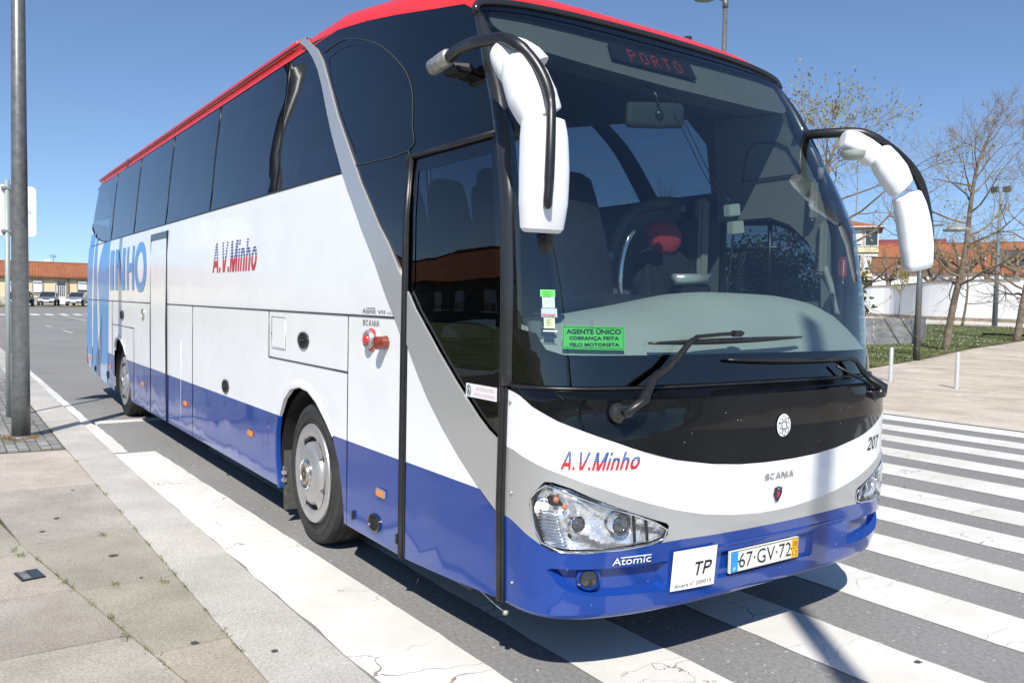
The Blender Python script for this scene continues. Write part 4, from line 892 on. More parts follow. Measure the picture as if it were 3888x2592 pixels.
# ---- behind the windscreen
bm = bmesh.new(); rows = []
TOPD = [(-.97, 1.63), (-.83, 1.650), (-.72, 1.645), (-.57, 1.660), (-.41, 1.69), (-.25, 1.735), (-.13, 1.775), (-.04, 1.805), (.05, 1.815), (.15, 1.815), (.30, 1.812), (.46, 1.79), (.58, 1.755), (.68, 1.70), (.75, 1.63), (.82, 1.55), (.97, 1.52)]
nv = 64
for i in range(nv+1):
    v = -.965+1.93*i/nv; T = ipl(TOPD, v); f0 = Vector(fs(v, 1.50, -.02)); row = []
    for t, hz in ((0, 0), (.02, .10), (.06, .30), (.12, .52), (.20, .74), (.30, .90), (.42, .98), (.55, 1.0), (.72, .97), (.85, .80), (.9, .3)):
        row.append(bm.verts.new((f0.x-t*.85, W2+(f0.y-W2)*(1-.03*t), 1.50+(T-1.50)*hz)))
    rows.append(row)
for a, b in zip(rows, rows[1:]):
    for k_ in range(len(a)-1): bm.faces.new((a[k_], b[k_], b[k_+1], a[k_+1]))
bmesh.ops.recalc_face_normals(bm, faces=bm.faces[:]); dash = part('dashboard', bm, M['dash'])
def dashp(v, t, up=.004):      # a point on the dashboard skin, t = how far back from the glass
    T = ipl(TOPD, v); f0 = Vector(fs(v, 1.50, -.02)); hz = ipl([(0, 0), (.02, .10), (.06, .30), (.12, .52), (.20, .74), (.30, .90), (.42, .98), (.55, 1.0)], t)
    return (f0.x-t*.85, W2+(f0.y-W2)*(1-.03*t), 1.50+(T-1.50)*hz+up)
bm = bmesh.new(); box(bm, dashp(-.80, .12, .03), (.03, .07, .09), rot=Matrix.Rotation(-.3, 3, 'Y'), bev=.006); part('card_holder', bm, mat('holder_grey', (.16, .18, .18), .6), dash)
bm = bmesh.new(); box(bm, (-.45, W2, 1.36), (.5, 2.4, .06)); box(bm, (-6.7, W2, 1.32), (12.2, 2.46, .06)); part('cabin_floor', bm, M['floor'])
# header panel with the destination display
hdr = [(-.95, 3.16), (-.90, 3.12), (-.785, 3.085), (-.643, 3.04), (-.52, 3.02), (-.31, 3.0), (-.12, 2.985), (0, 2.975), (.15, 2.972), (.31, 2.968), (.49, 2.965), (.7, 2.975), (.85, 3.0), (.95, 3.05)]
hdt = [(v, ztop(v)-.02) for v in [.95-.1*i for i in range(20)]]
bm = flat([([hdr + hdt], 0)], VC, ZC); mapped(bm, fs, -.07)
a = [bm.verts.new(fs(p[0], p[1], -.07)) for p in hdr]; b = [bm.verts.new((fs(p[0], p[1], -.07)[0]-.25, W2+(fs(p[0], p[1], -.07)[1]-W2)*.97, p[1]+.02)) for p in hdr]; c = [bm.verts.new((-3.0, q.co.y, 3.30)) for q in b]
for r1, r2, mi in ((a, b, 0), (b, c, 1)):
    for i in range(len(hdr)-1): f = bm.faces.new((r1[i], r1[i+1], r2[i+1], r2[i])); f.material_index = mi
bmesh.ops.recalc_face_normals(bm, faces=bm.faces[:]); hd = part('header_panel', bm, [M['lining'], M['ceiling']])
bm = bmesh.new(); box(bm, (-7.9, W2, 3.56), (10.4, 2.2, .03)); part('ceiling', bm, M['ceiling'])
for y in (.42, 2.13):
    bm = bmesh.new(); box(bm, (-7.5, y, 3.34), (10.0, .42, .22), bev=.05); part('luggage_rack', bm, M['ceiling'])
disp = card('destination_display', [(-.215, 3.072), (.155, 3.066), (.165, 3.178), (-.200, 3.186)], fs, -.045, M['print'], None)
F5 = {'P': ['11110', '10001', '10001', '11110', '10000', '10000', '10000'], 'O': ['01110', '10001', '10001', '10001', '10001', '10001', '01110'], 'R': ['11110', '10001', '10001', '11110', '10100', '10010', '10001'], 'T': ['11111', '00100', '00100', '00100', '00100', '00100', '00100']}
bm = bmesh.new(); ox = -.128
for ch in 'PORTO':
    for r_, row in enumerate(F5[ch]):
        for c_, b_ in enumerate(row):
            if b_ == '1':
                for du in (0, .0032):
                    p = fs(ox+c_*.0062+du, 3.160-r_*.0112, -.041); bmesh.ops.create_icosphere(bm, subdivisions=1, radius=.0021, matrix=Matrix.Translation(p))
    ox += .0500
part('display_lettering', bm, M['led'], disp)
# sun blind roll, interior mirror, boxes, leads
bm = bmesh.new(); rounded(bm, [(-.37, 1.015, 2.79), (-.365, 1.03, 2.79), (-.35, 1.22, 2.81), (-.335, 1.40, 2.83), (-.33, 1.415, 2.83)], [.055, .07, .074, .07, .055], [.015, .03, .032, .03, .015], 20, 3, 0, Vector((0, 0, 1)))
im = part('interior_mirror', bm, mat('mirror_back', (.05, .065, .062), rough=.45))
bm = bmesh.new(); tube(bm, [(-.31, 1.22, 2.81), (-.33, 1.20, 2.92), (-.40, 1.18, 2.99)], .008, 6); lathe(bm, [(.001, .05), (.016, .045), (.03, .03), (.032, .02)], 'x', (-.345, 1.22, 2.81), 16); part('mirror_stem', bm, M['trim'], im)
bm = bmesh.new(); box(bm, (-.10, 1.60, 2.285), (.05, .095, .07), rot=Matrix.Rotation(.15, 3, 'X'), bev=.006); box(bm, (-.07, 1.60, 2.185), (.05, .095, .075), rot=Matrix.Rotation(.12, 3, 'X'), bev=.006)
part('toll_box', bm, M['offwhite'])
bm = bmesh.new()
for dy in (0, .05): tube(bm, spline([(-.38, 1.26+dy, 3.0), (-.28, 1.36+dy, 2.75), (-.2, 1.48+dy, 2.48), (-.14, 1.55+dy, 2.36), (-.10, 1.60, 2.30)], 5), .003, 5)
tube(bm, spline([(-.08, 1.60, 2.17), (-.09, 1.59, 2.0), (-.12, 1.60, 1.80)], 5), .007, 6); part('power_lead', bm, M['trim'])
bm = bmesh.new(); tube(bm, [(-.45, 1.51, 1.893), (-.45, 1.825, 1.905)], .034, 16); blind = part('ticket_roll', bm, mat('silver_case', (.62, .68, .64), rough=.25, metal=.5))
bm = bmesh.new(); box(bm, (-.52, 1.70, 1.74), (.16, .27, .26), bev=.015); part('ticket_machine', bm, M['seat'])
bm = bmesh.new(); tube(bm, spline([(-.62, 1.262, 1.66), (-.62, 1.229, 1.838), (-.62, 1.237, 1.995), (-.62, 1.275, 2.114), (-.62, 1.326, 2.183)], 5), .017, 10); part('grab_rail', bm, M['chrome'])
# driver's seat
def rb(bm, c, s, b=.04, rot=None, mi=0): return box(bm, c, s, mi, rot, b)
tilt = Matrix.Rotation(-.16, 3, 'Y')
bm = bmesh.new(); YY = Vector((0, 1, 0)); rounded(bm, [(-.86, 1.93, 1.54), (-.90, 1.93, 1.70), (-.95, 1.93, 1.90), (-.985, 1.93, 2.06), (-.995, 1.93, 2.12)], [.20, .27, .285, .23, .15], [.06, .08, .08, .06, .04], 24, 2.8, 0, YY); rb(bm, (-.72, 1.93, 1.52), (.5, .5, .14), .05)
for s_ in (-1, 1): rounded(bm, [(-.85, 1.93+s_*.235, 1.62), (-.88, 1.93+s_*.245, 1.82), (-.93, 1.93+s_*.20, 2.0)], [.045, .055, .03], [.06, .07, .04], 14, 2.4, 0, YY)
rb(bm, (-.78, 1.93, 1.42), (.3, .3, .2), .03)
ds = part('driver_seat', bm, M['seat'])
bm = bmesh.new(); bmesh.ops.create_uvsphere(bm, u_segments=20, v_segments=14, radius=1)
for v in bm.verts:
    n_ = v.co.copy(); v.co = Vector((-.98+.075*math.copysign(abs(n_.x)**.8, n_.x)-.15*.1*n_.z, 1.925+.158*math.copysign(abs(n_.y)**.72, n_.y), 2.19+.118*math.copysign(abs(n_.z)**.72, n_.z)))
for v in bm.verts:
    v.co.y = 1.925+(v.co.y-1.925)*(1-.30*max(0, min(1, (2.17-v.co.z)/.09)))
part('headrest', bm, M['redcloth'], ds)
bm = bmesh.new(); rb(bm, (-1.06, 2.27, 2.10), (.10, .22, .60), .05, Matrix.Rotation(.12, 3, 'X')); part('hanging_jacket', bm, mat('jacket_cloth', (.012, .013, .016), rough=.9), ds)
bm = bmesh.new()     # moulded shell behind the driver
pts = spline([(-1.20, 1.57, 1.5), (-1.20, 1.60, 1.75), (-1.2, 1.65, 2.03), (-1.2, 1.72, 2.22), (-1.2, 1.84, 2.37), (-1.2, 2.04, 2.45), (-1.20, 2.30, 2.475), (-1.20, 2.46, 2.43)], 5)
ring = [bm.verts.new(p) for p in pts]; low_ = [bm.verts.new((p.x, p.y, 1.5)) for p in pts]
for i in range(len(pts)-1): bm.faces.new((ring[i], ring[i+1], low_[i+1], low_[i]))
tube(bm, pts, .045, 8); part('driver_partition', bm, M['lining'])
bm = bmesh.new(); tube(bm, spline([(-1.0, 1.30, 1.5), (-1.0, 1.34, 1.85), (-1.05, 1.42, 2.02), (-1.12, 1.58, 2.06)], 5), .035, 10); part('seat_guard', bm, M['offwhite'])
# steering wheel
bm = bmesh.new(); c = Vector((-.60, 1.93, 1.64)); q = Vector((-.45, 0, .9)).normalized().to_track_quat('Z', 'Y').to_matrix()
tube(bm, [c + q @ Vector((.22*math.cos(t), .22*math.sin(t), 0)) for t in (2*PI*k/32 for k in range(33))], .014, 8, cap=False)
for t in (0, 2.1, 4.2): tube(bm, [c, c + q @ Vector((.22*math.cos(t), .22*math.sin(t), 0))], .014, 6)
tube(bm, [c, c+Vector((.18, 0, -.3))], .03, 8); part('steering_wheel', bm, M['seat'])
# driver's side panels
cp = [(-.98, 2.34), (-.52, 2.34), (-.36, 2.28), (-.22, 2.16), (-.12, 2.0), (-.10, 1.6), (-.03, 1.6), (-.06, 2.2), (-.14, 2.5), (-.26, 2.75), (-.42, 3.0), (-.98, 3.05)]
bm = flat([([cp], 0)], (), ZS); mapped(bm, sl, -.075); sp = part('side_lining', bm, mat('cab_lining', (.22, .235, .235), rough=.85, var=.08))
hatch = [(-.74, 2.60), (-.68, 2.80), (-.62, 2.84), (-.44, 2.82), (-.36, 2.78), (-.26, 2.62), (-.27, 2.60)]
bm = bmesh.new(); tube(bm, [sl(a, b, -.083) for a, b in hatch+hatch[:1]], .005, 5, cap=False); lathe(bm, [(.012, -.10), (.001, -.105)], 'y', (-.64, 2.55, 2.80), 10); part('lining_hatch', bm, M['trim'], sp)
bm = bmesh.new(); box(bm, (-1.02, 2.35, 2.0), (.08, .10, 1.0), bev=.02); box(bm, (-1.32, 2.22, 2.0), (.5, .04, .9), bev=.01); part('cab_pillar', bm, mat('cab_post', (.25, .27, .25), .8))
bm = flat([([[(1.90, 2.02), (2.20, 2.02), (2.20, 2.34), (1.90, 2.34)]], 0)]); mapped(bm, lambda a, b, o=0: (-1.255, a, b)); nb = part('cab_notice', bm, mat('notice_sheet', (.50, .60, .56), .6), smooth=False)
NF = lambda a, b, o=0: (-1.25, a, b)
for s_, b0, b1 in (('AUTO VIAÇAO DO', 2.29, 2.32), ('GRANDES DE GUERRA', 2.245, 2.275), ('VIANA DO CASTELO', 2.20, 2.23)): letters('notice_lettering', s_, 1.92, b0, 2.18, b1, NF, 0, M['greyprint'], nb)
letters('notice_lettering', '67-GV-72', 1.92, 2.12, 2.18, 2.175, NF, 0, M['print'], nb); letters('notice_lettering', '51 PASSAG.+MOT.+TRIP.', 1.92, 2.05, 2.18, 2.08, NF, 0, M['print'], nb)
# hanging tags and inner mirrors on the left pillar
bm = bmesh.new(); rb(bm, (-.16, 2.43, 2.42), (.05, .06, .26), .02); rb(bm, (-.10, 2.46, 2.12), (.05, .06, .34), .02); part('inner_mirror', bm, mat('inner_mirror_case', (.30, .30, .28), .35))
bm = bmesh.new(); tube(bm, [(-.12, 2.44, 2.62), (-.12, 2.44, 2.55)], .02, 8); tube(bm, spline([(-.09, 2.47, 2.0), (-.04, 2.49, 1.85), (.0, 2.50, 1.70)], 4), .022, 8); part('pillar_handle', bm, mat('handle_plastic', (.33, .34, .30), .5))
bm = bmesh.new(); box(bm, (.135, 2.33, 1.985), (.004, .055, .125), bev=.012); tg = part('hanging_tag', bm, M['cardtag'])
bm = bmesh.new()
for i in range(5): box(bm, (.1385, 2.33, 1.945+.02*i), (.002, .045, .003))
tube(bm, [(.14, 2.33, 2.03), (.14, 2.33, 1.88)], .002, 4); tube(bm, [(.14, 2.32, 1.895), (.14, 2.34, 1.895)], .002, 4); part('tag_marks', bm, M['paper'], tg)
# stickers and the green notice, stuck inside the glass
gn = card('green_notice', [(-.7265, 1.536), (-.484, 1.529), (-.4784, 1.634), (-.7246, 1.639)], fs, -.008, M['green'], ws, cutsa=VC)
gn_border = [(-.7205, 1.5435), (-.4895, 1.5365), (-.4845, 1.628), (-.7190, 1.6325)]
bm = bmesh.new(); tube(bm, [fs(a+(c-a)*k_/6, b+(d-b)*k_/6, -.0065) for (a, b), (c, d) in zip(gn_border, gn_border[1:]+gn_border[:1]) for k_ in range(6)] + [fs(*gn_border[0], -.0065)], .0008, 4, cap=False); part('notice_border', bm, M['print'], gn)
letters('notice_lettering', 'AGENTE ÚNICO', -.706, 1.601, -.493, 1.628, fs, -.0065, M['print'], gn, bold=.03, cutsa=VC)
letters('notice_lettering', 'COBRANÇA FEITA', -.695, 1.572, -.502, 1.591, fs, -.0065, M['print'], gn, bold=.03, cutsa=VC); letters('notice_lettering', 'PELO MOTORISTA', -.695, 1.547, -.502, 1.562, fs, -.0065, M['print'], gn, bold=.03, cutsa=VC)
bm = bmesh.new(); bmesh.ops.create_uvsphere(bm, u_segments=14, v_segments=8, radius=.014, matrix=Matrix.Translation(fs(-.600, 1.650, -.004)) @ Matrix.Diagonal((.4, 1, 1, 1))); tube(bm, [fs(-.600, 1.65, -.006), fs(-.600, 1.625, -.006)], .003, 5); part('suction_cup', bm, M['lens'], gn)
for (a0, a1, b0, b1, m_) in ((-.8213, -.7485, 1.763, 1.793, M['green']), (-.8125, -.7515, 1.713, 1.762, mat('sticker_grey', (.45, .60, .50), .5)), (-.819, -.743, 1.672, 1.711, mat('sticker_blue', (.42, .50, .55), .5)), (-.807, -.7555, 1.624, 1.669, M['palegreen']), (-.812, -.745, 1.609, 1.615, M['paper'])):
    st = card('glass_sticker', [(a0, b0), (a1, b0), (a1, b1), (a0, b1)], fs, -.002, m_, ws)
    if b1 == 1.711: letters('sticker_lettering', 'DOURASIL', a0+.004, b0+.004, a1-.004, b0+.016, fs, -.0005, M['redprint'], st, bold=.02)
    elif b1 == 1.762: letters('sticker_lettering', 'iGM', a0+.02, b0+.004, a1-.006, b0+.014, fs, -.0005, M['paper'], st)
    elif b1-b0 > .02:
        bm = bmesh.new()
        for i in range(4): tube(bm, [fs(a0+.012, b1-.008-.007*i, -.0005), fs(a1-.012-.008*(i % 2), b1-.008-.007*i, -.0005)], .0009, 4)
        part('sticker_lines', bm, M['print'], st)
# passenger seats
def seat(x, y, w_=.43, z=1.62):
    bm = bmesh.new(); YY = Vector((0, 1, 0)); h_ = w_/2
    rounded(bm, [(x-.02, y, z+.42), (x-.06, y, z+.60), (x-.13, y, z+.85), (x-.20, y, z+1.08), (x-.225, y, z+1.20), (x-.235, y, z+1.235)], [h_*.95, h_, h_, h_*.92, h_*.80, h_*.55], [.05, .07, .06, .055, .05, .03], 24, 3.0, 0, YY)
    rounded(bm, [(x+.42, y, z+.40), (x+.38, y, z+.42), (x+.2, y, z+.43), (x-.02, y, z+.42)], [h_*.8, h_, h_, h_*.95], [.05, .07, .07, .06], 20, 3.0, 0, YY)
    box(bm, (x+.15, y, z+.18), (.2, .2, .36), bev=.02)
    return bm
s0 = None
for i in range(12):
    for y in (.34, .80, 1.76, 2.22):
        x = -2.6-.82*i
        if s0 is None: s0 = part('passenger_seat', seat(0, 0), [M['seatpat']]); s0.location = (x, y, 0)
        else: o = s0.copy(); sc.collection.objects.link(o); o.location = (x, y, 0)
bm = bmesh.new(); box(bm, (-7.4, W2, 1.60), (10.6, 2.4, .06)); part('upper_floor', bm, M['floor'])
sg = part('guide_seat', seat(-.70, 1.05, .44, 1.30), [M['seat']])

# ================================================================== the place
def hgt(x, y):
    r = min(115, math.hypot(x, y)); return .007*max(0, r-30)+.011*max(0, min(y, 110)-20)
def struct(name, bm, m, smooth=False):
    o = obj(name, bm, m, None, smooth=smooth); o['kind'] = 'structure'; return o
def ground_sheet(name, loops, m, off, st=2, smooth=True):
    xs = [p[0] for l in loops for p in l]; ys = [p[1] for l in loops for p in l]
    ca = frange(math.ceil(min(xs)/st)*st, max(xs), st); cb = frange(math.ceil(min(ys)/st)*st, max(ys), st)
    bm = flat([([l], 0) for l in loops], ca, cb)
    for v in bm.verts: v.co = Vector((v.co.x, v.co.y, hgt(v.co.x, v.co.y)+off))
    return struct(name, bm, m, smooth)
def asphalt(name, c0, c1):
    m, t, p = newmat(name); tc = N(t, 'ShaderNodeTexCoord'); p.inputs['Roughness'].default_value = .85
    big = N(t, 'ShaderNodeTexNoise', Scale=.45, Detail=6.0, Roughness=.6); t.links.new(tc.outputs['Object'], big.inputs['Vector'])
    fine = N(t, 'ShaderNodeTexVoronoi', Scale=85.0); t.links.new(tc.outputs['Object'], fine.inputs['Vector'])
    n2 = N(t, 'ShaderNodeTexNoise', Scale=38.0, Detail=6.0, Roughness=.8); t.links.new(tc.outputs['Object'], n2.inputs['Vector'])
    r = N(t, 'ShaderNodeValToRGB'); r.color_ramp.elements[0].position = .3; r.color_ramp.elements[1].position = .75; r.color_ramp.elements[0].color = (*c0, 1); r.color_ramp.elements[1].color = (*c1, 1)
    t.links.new(big.outputs['Fac'], r.inputs[0])
    r2 = N(t, 'ShaderNodeMapRange'); r2.inputs['From Min'].default_value = .25; r2.inputs['From Max'].default_value = .75; r2.inputs['To Min'].default_value = .55; r2.inputs['To Max'].default_value = 1.5
    t.links.new(n2.outputs['Fac'], r2.inputs[0])
    mx = N(t, 'ShaderNodeMix', data_type='RGBA', blend_type='MULTIPLY'); mx.inputs[0].default_value = 1; t.links.new(r.outputs[0], mx.inputs[6]); t.links.new(r2.outputs[0], mx.inputs[7])
    # pale aggregate specks
    sp = N(t, 'ShaderNodeMath', operation='GREATER_THAN'); sp.inputs[1].default_value = .93; t.links.new(fine.outputs['Color'], sp.inputs[0])
    mx2 = N(t, 'ShaderNodeMix', data_type='RGBA'); t.links.new(sp.outputs[0], mx2.inputs[0]); t.links.new(mx.outputs[2], mx2.inputs[6]); mx2.inputs[7].default_value = (c1[0]*1.9, c1[1]*1.9, c1[2]*1.85, 1)
    t.links.new(mx2.outputs[2], p.inputs['Base Color'])
    b = N(t, 'ShaderNodeBump', Strength=.6, Distance=.006); t.links.new(n2.outputs['Fac'], b.inputs['Height']); t.links.new(b.outputs[0], p.inputs['Normal'])
    return m
def roadpaint(name, col, crack=True):
    m, t, p = newmat(name); tc = N(t, 'ShaderNodeTexCoord'); p.inputs['Roughness'].default_value = .55
    n = N(t, 'ShaderNodeTexNoise', Scale=1.1, Detail=7.0, Roughness=.65); t.links.new(tc.outputs['Object'], n.inputs['Vector'])
    r = N(t, 'ShaderNodeValToRGB'); e = r.color_ramp.elements; e[0].position = .25; e[1].position = .62; e[0].color = (col[0]*.80, col[1]*.76, col[2]*.68, 1); e[1].color = (*col, 1)
    t.links.new(n.outputs['Fac'], r.inputs[0]); last = r.outputs[0]
    if crack:
        mp = N(t, 'ShaderNodeMapping'); mp.inputs['Scale'].default_value = (2.1, .75, 1); t.links.new(tc.outputs['Object'], mp.inputs[0])
        dn = N(t, 'ShaderNodeTexNoise', Scale=3.0, Detail=5.0); t.links.new(tc.outputs['Object'], dn.inputs['Vector'])
        av = N(t, 'ShaderNodeVectorMath', operation='MULTIPLY_ADD'); t.links.new(dn.outputs['Color'], av.inputs[0]); av.inputs[1].default_value = (.5, .5, .5); t.links.new(mp.outputs[0], av.inputs[2])
        v = N(t, 'ShaderNodeTexVoronoi', feature='DISTANCE_TO_EDGE', Scale=1.25); t.links.new(av.outputs[0], v.inputs['Vector'])
        v2 = N(t, 'ShaderNodeTexNoise', Scale=.9, Detail=2.0); t.links.new(tc.outputs['Object'], v2.inputs['Vector'])
        th = N(t, 'ShaderNodeMapRange'); th.inputs['From Min'].default_value = .42; th.inputs['From Max'].default_value = .62; th.inputs['To Min'].default_value = .0; th.inputs['To Max'].default_value = .007; t.links.new(v2.outputs['Fac'], th.inputs[0])
        lt = N(t, 'ShaderNodeMath', operation='LESS_THAN'); t.links.new(v.outputs['Distance'], lt.inputs[0]); t.links.new(th.outputs[0], lt.inputs[1])
        # fine crazing
        v3 = N(t, 'ShaderNodeTexVoronoi', feature='DISTANCE_TO_EDGE', Scale=9.0); t.links.new(av.outputs[0], v3.inputs['Vector'])
        n4 = N(t, 'ShaderNodeTexNoise', Scale=1.7, Detail=3.0); t.links.new(tc.outputs['Object'], n4.inputs['Vector'])
        th3 = N(t, 'ShaderNodeMapRange'); th3.inputs['From Min'].default_value = .56; th3.inputs['From Max'].default_value = .72; th3.inputs['To Min'].default_value = .0; th3.inputs['To Max'].default_value = .018; t.links.new(n4.outputs['Fac'], th3.inputs[0])
        lt3 = N(t, 'ShaderNodeMath', operation='LESS_THAN'); t.links.new(v3.outputs['Distance'], lt3.inputs[0]); t.links.new(th3.outputs[0], lt3.inputs[1])
        mxx = N(t, 'ShaderNodeMath', operation='MAXIMUM'); t.links.new(lt.outputs[0], mxx.inputs[0]); sc3 = N(t, 'ShaderNodeMath', operation='MULTIPLY'); sc3.inputs[1].default_value = .45; t.links.new(lt3.outputs[0], sc3.inputs[0]); t.links.new(sc3.outputs[0], mxx.inputs[1])
        mx = N(t, 'ShaderNodeMix', data_type='RGBA'); t.links.new(mxx.outputs[0], mx.inputs[0]); t.links.new(last, mx.inputs[6]); mx.inputs[7].default_value = (.30, .25, .21, 1); last = mx.outputs[2]
    fn_ = N(t, 'ShaderNodeTexNoise', Scale=60.0, Detail=4.0); t.links.new(tc.outputs['Object'], fn_.inputs['Vector'])
    b = N(t, 'ShaderNodeBump', Strength=.35, Distance=.004); t.links.new(fn_.outputs['Fac'], b.inputs['Height']); t.links.new(b.outputs[0], p.inputs['Normal'])
    t.links.new(last, p.inputs['Base Color']); return m
def stone(name, a, b_, c, rough=.85, scale=1.0, rnd=True):
    """granite: slow colour drift, fine grain, a different tone for each slab"""
    m, t, p = newmat(name); tc = N(t, 'ShaderNodeTexCoord'); p.inputs['Roughness'].default_value = rough
    n = N(t, 'ShaderNodeTexNoise', Scale=1.3*scale, Detail=8.0, Roughness=.68); t.links.new(tc.outputs['Object'], n.inputs['Vector'])
    r = N(t, 'ShaderNodeValToRGB'); e = r.color_ramp.elements; e[0].position = .30; e[1].position = .70; e[0].color = (*a, 1); e[1].color = (*c, 1); e2 = e.new(.5); e2.color = (*b_, 1)
    t.links.new(n.outputs['Fac'], r.inputs[0]); last = r.outputs[0]
    g = N(t, 'ShaderNodeTexNoise', Scale=75.0*scale, Detail=5.0, Roughness=.8); t.links.new(tc.outputs['Object'], g.inputs['Vector'])
    mr = N(t, 'ShaderNodeMapRange'); mr.inputs['From Min'].default_value = .3; mr.inputs['From Max'].default_value = .7; mr.inputs['To Min'].default_value = .58; mr.inputs['To Max'].default_value = 1.38; t.links.new(g.outputs['Fac'], mr.inputs[0])
    mx = N(t, 'ShaderNodeMix', data_type='RGBA', blend_type='MULTIPLY'); mx.inputs[0].default_value = 1; t.links.new(last, mx.inputs[6]); t.links.new(mr.outputs[0], mx.inputs[7]); last = mx.outputs[2]
    if rnd:
        at = N(t, 'ShaderNodeAttribute', attribute_name='tone'); mx3 = N(t, 'ShaderNodeMix', data_type='RGBA', blend_type='MULTIPLY'); mx3.inputs[0].default_value = 1
        t.links.new(last, mx3.inputs[6]); t.links.new(at.outputs['Color'], mx3.inputs[7]); last = mx3.outputs[2]
    t.links.new(last, p.inputs['Base Color'])
    bu = N(t, 'ShaderNodeBump', Strength=.5, Distance=.004); t.links.new(g.outputs['Fac'], bu.inputs['Height']); t.links.new(bu.outputs[0], p.inputs['Normal'])
    return m
M['asphalt'] = asphalt('asphalt', (.20, .196, .188), (.265, .258, .248))
M['paint'] = roadpaint('road_paint', (.76, .75, .71)); M['paint_far'] = roadpaint('road_paint_far', (.72, .71, .68), False)
M['slab'] = stone('granite_slab', (.29, .26, .225), (.37, .34, .30), (.46, .43, .385)); M['kerb'] = stone('kerb_granite', (.38, .355, .32), (.46, .435, .40), (.53, .51, .475))
M['cobble'] = stone('granite_setts', (.17, .17, .17), (.24, .24, .235), (.31, .31, .30)); M['joint'] = mat('joint_earth', (.085, .085, .05), .95, var=.6, vscale=5)
M['plaza'] = stone('sandy_paving', (.42, .36, .29), (.52, .455, .375), (.60, .54, .46), scale=.6)
M['grass'] = mat('lawn_green', (.075, .10, .028), .95, var=.45, vscale=.9, var2=(.16, .18, .06)); M['field'] = mat('distant_earth', (.16, .15, .11), .95, var=.3, vscale=.05)

# the ground, out to the horizon
bm = bmesh.new(); gx = [-4000, -1200, -400] + frange(-200, 201, 2) + [400, 1200, 4000]; gv = [[bm.verts.new((x, y, hgt(x, y)-.03)) for y in gx] for x in gx]
for i in range(len(gx)-1):
    for j in range(len(gx)-1): bm.faces.new((gv[i][j], gv[i+1][j], gv[i+1][j+1], gv[i][j+1]))
struct('ground', bm, M['field'], True)
ground_sheet('road', [[(-92, -.62), (8, -.62), (8, -60), (38, -60), (38, 60), (18, 60), (18, 10.85), (-44, 10.85), (-92, 40)]], M['asphalt'], 0)
ground_sheet('parking_strip', [[(-93, -14), (-80, -14), (-92, 40), (-106, 40)]], M['field'], .006)
bm = bmesh.new()
def rag(x0, x1, y0, y1, z, bm, ya=None, yb=None, st=.12, amp=.012):
    """painted stripe with slightly ragged long edges"""
    ya = y0 if ya is None else ya; yb = y1 if yb is None else yb
    n_ = max(2, int((x1-x0)/st)); lo, hi = [], []
    for i in range(n_+1):
        t = i/n_; x = x0+(x1-x0)*t
        lo.append(bm.verts.new((x, y0+(ya-y0)*t+amp*noise.noise(Vector((x*4, y0, 1)))+amp*.6*noise.noise(Vector((x*15, y0, 4))), z)))
        hi.append(bm.verts.new((x, y1+(yb-y1)*t+amp*noise.noise(Vector((x*4, y1, 7)))+amp*.6*noise.noise(Vector((x*15, y1, 9))), z)))
    for i in range(n_): bm.faces.new((lo[i], lo[i+1], hi[i+1], hi[i]))
bounds = [(-.60, -.175, -.50, .03), (.355, .865), (1.40, 1.88), (2.41, 2.905), (3.37, 3.84), (4.26, 4.72), (5.10, 5.60), (6.12, 6.70), (7.18, 7.71), (8.23, 8.72), (9.19, 9.72), (10.24, 10.81)]
for k_, b in enumerate(bounds):
    if k_ == 0: rag(-6.65, 1.0, b[0], b[1], .004, bm, b[2], b[3])
    else: rag(-6.6+.05*(k_ % 3), 2.4, b[0], b[1], .004, bm)
struct('zebra_crossing', bm, M['paint'])
bm = bmesh.new(); rag(-9.45, -6.72, -.60, -.44, .004, bm, st=.1); rag(-24, -9.45, -.62, -.50, .004, bm, -.58, -.47, st=.3)
v_ = [bm.verts.new(p) for p in ((-9.32, -.47, .004), (-9.02, -.47, .004), (-9.12, 3.0, .004), (-9.38, 3.0, .004))]; bm.faces.new(v_)
struct('road_line', bm, M['paint_far'])
bm = bmesh.new()
for (x0, x1, y0, y1) in ((-62.6, -60.2, 1.0, 1.72), (-63.9, -60.3, 3.0, 3.55), (-64.1, -60.3, 3.9, 4.4), (-64.6, -60.5, 4.85, 5.3), (-64.6, -60.8, 5.7, 6.2), (-64.8, -61, 6.6, 7.2), (-64.9, -61, 7.5, 8.1), (-64, -60.3, 2.1, 2.7), (-62.5, -60.2, -.1, .5)):
    v_ = [bm.verts.new((x, y, hgt(x, y)+.01)) for x, y in ((x0, y0), (x1, y0-.1), (x1, y1-.1), (x0, y1))]; bm.faces.new(v_)
for a, b, w_ in (((-59.1, 4.6), (-50.7, 4.95), .12), ((-44.1, 2.2), (-42.1, 2.29), .10), ((-38.7, 2.41), (-36.3, 2.49), .10), ((-59.9, 4.7), (-59.9, 6.6), .5)):
    n_ = 6
    for i in range(n_):
        p, q = [Vector((a[0]+(b[0]-a[0])*t, a[1]+(b[1]-a[1])*t, 0)) for t in (i/n_, (i+1)/n_)]
        d = (q-p).normalized(); s_ = Vector((-d.y, d.x, 0))*w_*.5
        bm.faces.new([bm.verts.new((c.x, c.y, hgt(c.x, c.y)+.012)) for c in (p-s_, q-s_, q+s_, p+s_)])
struct('road_marking', bm, M['paint_far'])

